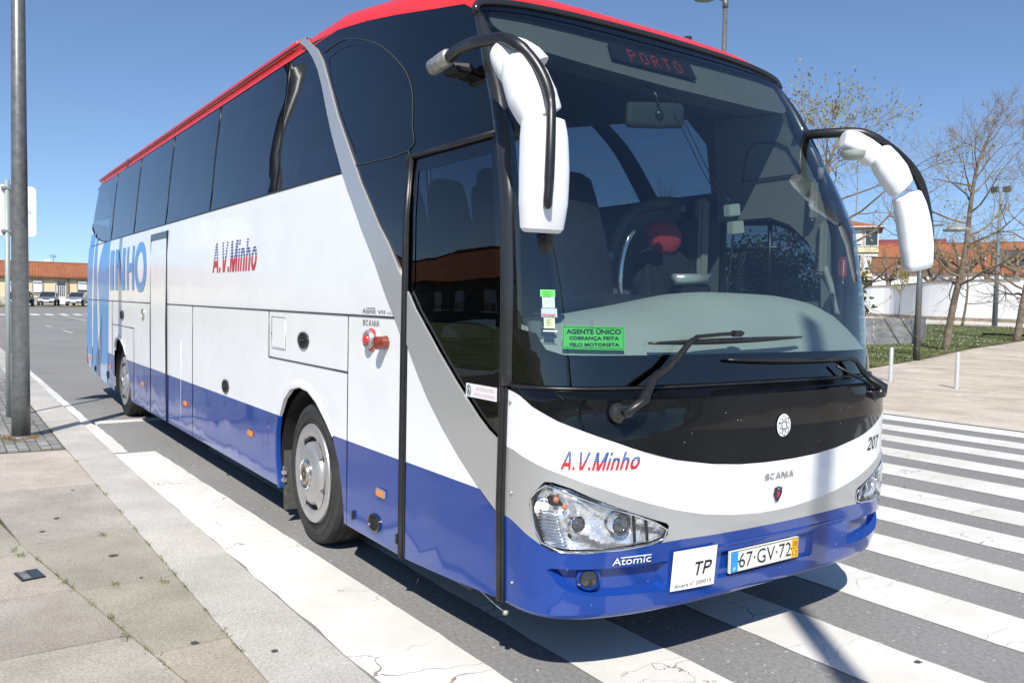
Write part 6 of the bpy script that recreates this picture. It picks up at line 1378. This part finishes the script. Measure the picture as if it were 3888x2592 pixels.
RH('rear_house', 'house with a wide orange roof seen between the bare trees', (-69.5, 129.2), (-60.0, 134.0), 2.0, 8.9, 12.7, 8, M['wallwhite'], M['orange'])
RH('rear_house', 'orange roofed house at the right edge of the picture, farthest back', (-57.5, 124.0), (-48.0, 128.5), 1.9, 8.9, 12.0, 8, M['wallwhite'], M['orange'])
RH('grey_house', 'dark grey house at the right edge behind the end of the wall', (-44.0, 99.4), (-38.0, 102.2), 1.4, 8.2, 8.9, 6, M['darkwall'], M['darkwall'])
h3, _ = RH('shed', 'low shed with an orange roof at the right edge behind the wall', (-40.4, 92.3), (-35.0, 94.8), 1.3, 6.0, 6.5, 4, M['stoneframe'], M['orange']); window(h3, 2.2, 3.6, 1.0, 1.2)
bl_, _ = RH('brown_building', 'flat topped reddish brown building far behind the orange roofs', (-88, 142), (-77, 148), 2.3, 13.6, 14.9, 8, M['stoneframe'], mat('dark_red_fascia', (.20, .05, .05), .8))
for x in (1.2, 3.6): 
    bm = bmesh.new(); box(bm, (x, 2.6, 6.1), (.5, .5, 1.0)); obj('chimney', bm, M['wallwhite'], h2, smooth=False)
# house and lawn on the photographer's side, seen mirrored in the door glass
hR, LR = RH('street_house', 'stone house with an orange roof and white shutters on the near side of the street', (-66, -29.0), (-34, -29.0), 0, 3.3, 5.8, 7, mat('brown_stone_wall', (.20, .15, .11), .9, var=.4, vscale=1.5), M['orange'])
hR.rotation_euler.z += PI; hR.location = (-34, -29, 0)
for x in (2.5, 6.5, 10.5, 14.5, 18.5, 22.5, 27): window(hR, x, 1.7, 1.0, 1.3, 'pane', 'shutter', .55)
ground_sheet('near_lawn', [[(-90, -28.5), (7, -28.5), (7, -8.9), (-90, -8.9)]], M['grass'], .03)

# ------------------------------------------------------------------ cars
def car(label, x, y, rz, paint, est=False, lights=True):
    c = thing('parked_car', label, 'car', (x, y, hgt(x, y)), rz, 'cars parked in front of the long low building')
    L, W_ = 4.2, 1.72
    prof = [(2.05, .28), (2.1, .5), (2.02, .68), (1.55, .82), (1.02, .92), (-1.85 if est else -1.5, .95), (-2.05, .85), (-2.1, .5), (-2.05, .28)]
    bm = bmesh.new(); R_ = []
    for (px_, pz) in prof:
        wy = W_/2*(.90 if pz < .35 else 1.0 if pz < .8 else .93)*(1 if abs(px_) < 1.9 else .86)
        R_.append([bm.verts.new((px_, s_*wy*q, pz)) for s_, q in ((-1, 1), (-1, .5), (1, .5), (1, 1))])
    for i in range(len(prof)-1):
        for k_ in range(3): bm.faces.new((R_[i][k_], R_[i][k_+1], R_[i+1][k_+1], R_[i+1][k_]))
    for s_ in (0, 3):
        bm.faces.new([r[s_] for r in R_])
    bm.faces.new([r[0] for r in (R_[0], R_[-1])] + [r[3] for r in (R_[-1], R_[0])])
    bmesh.ops.recalc_face_normals(bm, faces=bm.faces[:]); bmesh.ops.bevel(bm, geom=bm.edges[:], offset=.035, segments=1, affect='EDGES'); obj('body', bm, paint, c, angle=30)
    xr_ = -1.95 if est else -1.65
    def cab(z0, z1, k0, k1, o_=0):
        bm = bmesh.new(); lo_ = [(1.02, .70*k0), (xr_+.05, .72*k0)]; hi = [(.28, .55*k1), (xr_+.55, .56*k1)]
        V_ = [bm.verts.new(q) for q in ((lo_[0][0]+o_, -.74, z0), (lo_[0][0]+o_, .74, z0), (lo_[1][0]-o_, .75, z0), (lo_[1][0]-o_, -.75, z0), (hi[0][0], -.60, z1), (hi[0][0], .60, z1), (hi[1][0], .60, z1), (hi[1][0], -.60, z1))]
        for f in ((0, 1, 5, 4), (1, 2, 6, 5), (2, 3, 7, 6), (3, 0, 4, 7), (4, 5, 6, 7)): bm.faces.new([V_[i] for i in f])
        bmesh.ops.recalc_face_normals(bm, faces=bm.faces[:]); return bm
    g_ = obj('glasshouse', cab(.90, 1.37, 1, 1), M['pane'], c, smooth=False)
    bm = bmesh.new(); box(bm, (-.68 if est else -.5, 0, 1.385), (1.9 if est else 1.45, 1.18, .05), bev=.02)
    for s_ in (-1, 1):
        tube(bm, [(1.02, s_*.74, .92), (.28, s_*.60, 1.38)], .035, 6); tube(bm, [(-.35, s_*.76, .92), (-.30, s_*.61, 1.38)], .035, 6); tube(bm, [(xr_+.05, s_*.74, .92), (xr_+.55, s_*.60, 1.38)], .045, 6)
    obj('roof', bm, paint, c)
    for x_ in (1.32, -1.30):
        for s_ in (-1, 1):
            bm = bmesh.new(); lathe(bm, [(.18, 0), (.30, 0), (.315, -s_*.03), (.315, -s_*.18)], 'y', (x_, s_*.83, .315), 20); wl_ = obj('wheel', bm, M['tyre'], c); bm = bmesh.new(); lathe(bm, [(.001, s_*.012), (.19, s_*.012), (.2, 0)], 'y', (x_, s_*.83, .315), 20); bmesh.ops.recalc_face_normals(bm, faces=bm.faces[:]); obj('rim', bm, M['alu'], wl_)
    for s_ in (-1, 1):
        bm = bmesh.new(); box(bm, (1.98, s_*.58, .66), (.16, .36, .15), rot=None, bev=.04); obj('headlight', bm, M['reflector'], c)
        bm = bmesh.new(); box(bm, (.75, s_*.90, .98), (.12, .16, .12), bev=.03); obj('wing_mirror', bm, paint, c)
    bm = bmesh.new(); box(bm, (2.075, 0, .42), (.05, 1.2, .12), bev=.01); box(bm, (2.06, 0, .64), (.05, .55, .09), bev=.01); obj('grille', bm, M['print'], c)
    bm = bmesh.new(); box(bm, (2.11, 0, .46), (.01, .50, .10)); obj('number_plate', bm, M['paper'], c, smooth=False)
    return c
silver_car = wavy_paint('silver_car_paint', (.36, .38, .40), rough=.3, metal=.6); bluegrey = wavy_paint('pale_blue_car_paint', (.42, .46, .52), rough=.3, metal=.5); darkcar = wavy_paint('dark_car_paint', (.03, .035, .045), rough=.25)
car('small silver grey hatchback parked in front of the door', -93.0, 7.0, math.radians(-12), silver_car)
car('pale blue grey estate car parked next to the coach in the photograph', -93.5, 9.75, math.radians(-20), bluegrey, True)
car('dark car half hidden behind the thick lamp pole', -88.5, 4.2, math.radians(-18), darkcar)
car('dark car at the far left edge behind the sign post', -88.5, 1.5, math.radians(-12), darkcar, True)

# ------------------------------------------------------------------ trees
M['bark'] = mat('bark', (.16, .13, .095), .95, var=.45, vscale=7, bump=.6, bscale=25); M['twig'] = mat('twig_bark', (.20, .15, .105), .95, var=.3, vscale=6)
def leafmat(name, c0, c1):
    m, t, p = newmat(name); oi = N(t, 'ShaderNodeTexCoord'); n = N(t, 'ShaderNodeTexNoise', Scale=2.2, Detail=3.0); t.links.new(oi.outputs['Object'], n.inputs['Vector'])
    r = N(t, 'ShaderNodeValToRGB'); r.color_ramp.elements[0].position = .35; r.color_ramp.elements[1].position = .65; r.color_ramp.elements[0].color = (*c0, 1); r.color_ramp.elements[1].color = (*c1, 1)
    t.links.new(n.outputs['Fac'], r.inputs[0]); t.links.new(r.outputs[0], p.inputs['Base Color']); p.inputs['Roughness'].default_value = .7
    tl = N(t, 'ShaderNodeBsdfTranslucent'); t.links.new(r.outputs[0], tl.inputs[0]); mx = N(t, 'ShaderNodeMixShader'); mx.inputs[0].default_value = .35
    t.links.new(p.outputs[0], mx.inputs[1]); t.links.new(tl.outputs[0], mx.inputs[2]); t.links.new(mx.outputs[0], t.nodes['Material Output'].inputs[0]); return m
M['bud'] = leafmat('young_leaves', (.27, .24, .07), (.40, .36, .12)); M['bushleaf'] = leafmat('evergreen_leaves', (.03, .06, .012), (.09, .13, .03)); M['buddry'] = leafmat('dry_buds', (.30, .19, .09), (.38, .30, .14))
def rdir(d, ang, rnd):
    x, y = frame(d); a = rnd.uniform(0, 2*PI); return (d*math.cos(ang)+(x*math.cos(a)+y*math.sin(a))*math.sin(ang)).normalized()
def grow(bm, p, d, L, r, lvl, maxl, rnd, tips, up=.18, nb=(3, 5), spread=(.45, .95), wob=.14, seg=6, taper=.45, lr=(.45, .72)):
    n_ = 4 if lvl else 6; pts = [p.copy()]; q = p.copy(); dd = d.copy()
    for i in range(n_):
        dd = (dd + Vector((rnd.gauss(0, wob), rnd.gauss(0, wob), rnd.gauss(0, wob)+up*(.5 if lvl else .2)))).normalized(); q = q+dd*L/n_; pts.append(q.copy())
    rad = [max(.004, r*(1-(1-taper)*i/n_)) for i in range(n_+1)]
    tube(bm, pts, rad, max(3, seg-lvl), cap=(lvl == 0))
    if lvl >= maxl: tips.append((pts[-1], dd)); tips.append((pts[-2], dd)); tips.append((pts[1], dd)); return
    for _ in range(rnd.randint(*nb)):
        t = rnd.uniform(.35 if lvl else .42, 1); i = min(n_-1, int(t*n_)); b = pts[i].lerp(pts[i+1], t*n_-i)
        grow(bm, b, rdir(dd, rnd.uniform(*spread), rnd), L*rnd.uniform(*lr), max(.005, rad[i]*rnd.uniform(.45, .65)), lvl+1, maxl, rnd, tips, up, nb, spread, wob, seg, taper, lr)
    grow(bm, pts[-1], dd, L*rnd.uniform(.55, .75), rad[-1]*.85, lvl+1, maxl, rnd, tips, up, nb, spread, wob, seg, taper, lr)
def leafbm(tips, rnd, n_, size, sp):
    bm = bmesh.new()
    for (c, d) in tips:
        for _ in range(n_):
            q = c + Vector((rnd.gauss(0, sp), rnd.gauss(0, sp), rnd.gauss(0, sp))); x = Vector((rnd.gauss(0, 1), rnd.gauss(0, 1), rnd.gauss(0, 1))).normalized(); y = rdir(x, PI/2, rnd); s_ = size*rnd.uniform(.6, 1.3)
            bm.faces.new([bm.verts.new(q+x*a*s_+y*b*s_) for a, b in ((-1, 0), (0, -.6), (1, 0), (0, .6))])
    return bm
def tree(label, base, trunk, r0, limbs, leaf=None, seed=1, maxl=3, name='bare_tree', nleaf=1, size=.07, sp=.05, group='trees in the park', **kw):
    rnd = random.Random(seed); t = thing(name, label, 'tree', base, 0, group)
    bm = bmesh.new(); P = spline([Vector(q)-Vector(base) for q in trunk], 5); n_ = len(P)-1; rad = [max(.03, r0*(1-.78*i/n_)) for i in range(n_+1)]; rad[0] *= 1.25; tube(bm, P, rad, 10)
    obj('trunk', bm, M['bark'], t); bm = bmesh.new(); tips = []
    for (f_, ang, el, L) in limbs:
        i = min(n_-1, int(f_*n_)); p = P[i]; d = Vector((math.cos(ang)*math.cos(el), math.sin(ang)*math.cos(el), math.sin(el)))
        grow(bm, p, d, L, rad[i]*.5, 1, maxl, rnd, tips, **kw)
    grow(bm, P[-1], (P[-1]-P[-2]).normalized(), limbs[-1][3]*.8, rad[-1]*.9, 1, maxl, rnd, tips, **kw)
    obj('branches', bm, M['twig'], t, smooth=False)
    if leaf: obj('foliage', leafbm(tips, rnd, nleaf, size, sp), M[leaf], t, smooth=False)
    return t
def limbset(n_, f0, f1, L0, L1, seed, e0=.15, e1=.9):
    r = random.Random(seed); return [(f0+(f1-f0)*i/(n_-1), 2.4*i+r.uniform(-.5, .5), e0+(e1-e0)*i/(n_-1)+r.uniform(-.15, .15), L0+(L1-L0)*i/(n_-1)) for i in range(n_)]
tree('leafing plane tree with yellow green buds rising behind the coach windscreen', (-15.0, 24.3, .05), [(-15.0, 24.3, .05), (-14.9, 24.35, 2.5), (-15.2, 24.1, 5.0), (-15.2, 24.1, 6.6), (-15.0, 24.2, 7.6)], .15, limbset(18, .24, .98, 3.7, 1.15, 3, .10, .95), 'bud', 5, 4, 'leafing_tree', 1, .055, .06, up=.12, nb=(2, 3), lr=(.5, .75))
tree('leaning bare tree with long twigs, standing where the lawn meets the paving', (-14.33, 31.0, .14), [(-14.33, 31.0, .14), (-14.15, 31.1, 2.0), (-13.85, 31.2, 3.9), (-13.75, 31.3, 6.0), (-13.6, 31.35, 7.4), (-13.3, 31.5, 8.5)], .15, limbset(20, .28, .97, 2.8, 1.0, 8, .0, .95), 'buddry', 11, 4, 'bare_tree', 1, .022, .06, up=.10, nb=(2, 4))
tree('thin young bare tree standing in front of the white wall', (-27.8, 58.7, .65), [(-27.8, 58.7, .65), (-27.6, 58.8, 2.8), (-27.6, 58.8, 4.6), (-27.5, 58.8, 6.6)], .10, limbset(11, .32, .95, 2.2, .9, 5, -.1, .9), None, 21, 3, up=.05)
tree('bare tree with a mottled trunk at the right edge of the picture', (-16.24, 41.2, .33), [(-16.24, 41.2, .33), (-16.1, 41.3, 2.2), (-15.9, 41.3, 4.0), (-15.9, 41.2, 7.0), (-16.0, 41.2, 9.6)], .17, limbset(16, .28, .97, 3.0, 1.1, 6, .0, 1.0), 'buddry', 31, 4, 'bare_tree', 1, .022, .06, up=.12, nb=(2, 4))
def pollard(label, x, y, z0, h_, seed):
    rnd = random.Random(seed); t = thing('pollarded_tree', label, 'tree', (x, y, z0), 0, 'pollarded plane trees behind the wall'); bm = bmesh.new()
    tube(bm, [(0, 0, 0), (rnd.uniform(-.1, .1), 0, h_*.3), (rnd.uniform(-.2, .2), 0, h_*.58)], [.36, .28, .24], 8); obj('trunk', bm, M['bark'], t); bm = bmesh.new(); tips = []
    for i in range(7):
        a = 2*PI*i/7+rnd.uniform(-.3, .3); d = Vector((math.cos(a), math.sin(a), rnd.uniform(.15, .8))).normalized(); P = [Vector((0, 0, h_*.56))]
        for k_ in range(5): d = (d+Vector((rnd.gauss(0, .3), rnd.gauss(0, .3), rnd.gauss(.12, .2)))).normalized(); P.append(P[-1]+d*h_*.095)
        tube(bm, P, [.16, .13, .11, .11, .10, .14], 6)
        for k_ in (2, 3, 4, 5):
            bmesh.ops.create_icosphere(bm, subdivisions=1, radius=rnd.uniform(.13, .2), matrix=Matrix.Translation(P[k_]))
            for _ in range(5): e = rdir(Vector((0, 0, 1)), rnd.uniform(.1, .9), rnd); tube(bm, [P[k_], P[k_]+e*rnd.uniform(.35, .9)], [.03, .012], 3, cap=False); tips.append((P[k_]+e*.5, e))
    obj('branches', bm, M['twig'], t, smooth=False); obj('foliage', leafbm(tips, rnd, 2, .06, .15), M['bud'] if seed % 2 else M['buddry'], t, smooth=False)
pollard('pollarded tree in front of the pale yellow apartment block', -45.0, 77.6, 1.2, 6.3, 3); pollard('pollarded tree half hidden behind the left wing mirror', -41.4, 79.3, 1.2, 6.0, 5); pollard('pollarded tree left of the forked one, behind the leaning tree', -38.4, 79.0, 1.2, 7.4, 8)
pollard('pollarded tree directly behind the floodlight mast', -36.8, 80.6, 1.2, 7.6, 10); pollard('pollarded tree near the end of the white wall', -33.5, 79.0, 1.2, 7.6, 13); pollard('pollarded tree farthest right behind the end wall', -30.2, 80.0, 1.2, 7.8, 16)
rnd = random.Random(4); tr_ = thing('sapling', 'thin staked sapling with a few young leaves against the white wall', 'tree', (-40.6, 72.2, 1.05)); bm = bmesh.new(); tube(bm, [(0, 0, 0), (.1, 0, 1.6), (.2, .05, 3.6)], [.05, .035, .02], 6); obj('trunk', bm, M['bark'], tr_); bm = bmesh.new(); tp_ = []
for i in range(7): grow(bm, Vector((.15, 0, 1.9+.25*i)), rdir(Vector((0, 0, 1)), .7, rnd), .9, .015, 2, 3, rnd, tp_)
obj('branches', bm, M['twig'], tr_, smooth=False); obj('foliage', leafbm(tp_, rnd, 5, .08, .15), M['bud'], tr_, smooth=False)
def bushy(name, label, x, y, z0, rx, rz_, n_, seed, leaf='bushleaf', trunk=1.5, group=None):
    rnd = random.Random(seed); t = thing(name, label, 'tree', (x, y, z0), 0, group); bm = bmesh.new(); tips = []
    tube(bm, [(0, 0, 0), (0, 0, trunk+rz_)], [.22, .08], 8)
    for i in range(16): a = rnd.uniform(0, 2*PI); tube(bm, [(0, 0, trunk+rnd.uniform(0, rz_)), (math.cos(a)*rx*.8, math.sin(a)*rx*.8, trunk+rz_*rnd.uniform(.4, 1.6))], [.07, .02], 5)
    obj('trunk', bm, M['bark'], t); bm = bmesh.new()
    cl = [Vector((rnd.gauss(0, .42)*rx, rnd.gauss(0, .42)*rx, trunk+rz_+rnd.gauss(0, .42)*rz_)) for _ in range(46)]
    for _ in range(n_):
        c = rnd.choice(cl)+Vector((rnd.gauss(0, .16)*rx, rnd.gauss(0, .16)*rx, rnd.gauss(0, .16)*rz_)); x_ = Vector((rnd.gauss(0, 1), rnd.gauss(0, 1), rnd.gauss(0, 1))).normalized(); y_ = rdir(x_, PI/2, rnd); s_ = rnd.uniform(.06, .14)
        bm.faces.new([bm.verts.new(c+x_*a*s_+y_*b*s_) for a, b in ((-1, 0), (0, -.7), (1, 0), (0, .7))])
    obj('foliage', bm, M[leaf], t, smooth=False)
bushy('evergreen_tree', 'dark evergreen tree seen through the driver window', -21.6, 28.6, .1, 2.3, 2.2, 5200, 2, trunk=.8); bushy('evergreen_tree', 'second evergreen, lower and broader, beside the first one through the driver window', -19.2, 28.8, .1, 2.0, 1.5, 3800, 5, trunk=.5)
bushy('distant_tree', 'pale green tree between the apartment block and the orange roofs', -72.0, 112, 1.8, 3.0, 3.0, 2600, 9, trunk=3.6)
tree('bare tree seen through the coach side windows', (-26.0, 26.5, .1), [(-26.0, 26.5, .1), (-26, 26.5, 3), (-25.9, 26.5, 6)], .18, limbset(10, .4, .98, 2.5, 1.4, 12), None, 77, 3, up=.2)
# unseen evergreens behind the camera, added for the bonnet and lamps to reflect
for i_, (x, y, lb_) in enumerate(((44, -22, 'unseen evergreen tree added for the coach to reflect, nearest the street house'), (50, -4, 'unseen evergreen tree added for the coach to reflect, middle of the row'), (50, 14, 'unseen evergreen tree added for the coach to reflect, far end of the row'), (44, 34, 'unseen evergreen tree added for the coach to reflect, farthest from the street house'))):
    bushy('evergreen_tree', lb_, x, y, -.1, 5.5, 3.2, 2600, 40+i_, trunk=.8, group='unseen trees added for reflections')
# chips in the paint of the bonnet and bumper
rnd = random.Random(12); bm = bmesh.new()
for i in range(34):
    v = rnd.uniform(-.85, .6); z = rnd.choice((rnd.uniform(1.02, 1.3), rnd.uniform(.4, .65), rnd.uniform(.38, .5)))
    if -.36 < v < .19 and .42 < z < .62: continue
    bmesh.ops.create_icosphere(bm, subdivisions=1, radius=rnd.uniform(.0009, .0019), matrix=Matrix.Translation(nose(v, z, .0005) if z > 1 else fs(v, z, .0005)))
ch_ = part('paint_chips', bm, M['paper'], bumper); ch_['kind'] = 'stuff'
# flattened gum and tar spots on the slabs and the road
bm = bmesh.new()
for (px_, py_, r_) in ((-3.95, -1.42, .022), (-2.75, -1.22, .030), (-1.05, -1.12, .020), (-.75, -.82, .018), (-4.9, -1.2, .014), (-3.6, -1.55, .018), (-3.3, -1.9, .02), (-1.9, -2.2, .02), (-2.2, -1.15, .012)):
    vs = [bm.verts.new((px_+r_*rnd.uniform(.8, 1.2)*math.cos(t), py_+r_*rnd.uniform(.8, 1.2)*math.sin(t), ZP+.0035)) for t in (2*PI*k_/10 for k_ in range(10))]; bm.faces.new(vs)
for _ in range(26):
    px_, py_ = rnd.uniform(-6, 2), rnd.uniform(-.1, 6); r_ = rnd.uniform(.006, .02)
    vs = [bm.verts.new((px_+r_*rnd.uniform(.7, 1.3)*math.cos(t), py_+r_*rnd.uniform(.7, 1.3)*math.sin(t), .0075)) for t in (2*PI*k_/8 for k_ in range(8))]; bm.faces.new(vs)
struct('ground_spots', bm, mat('tar_spot', (.07, .068, .064), .7))
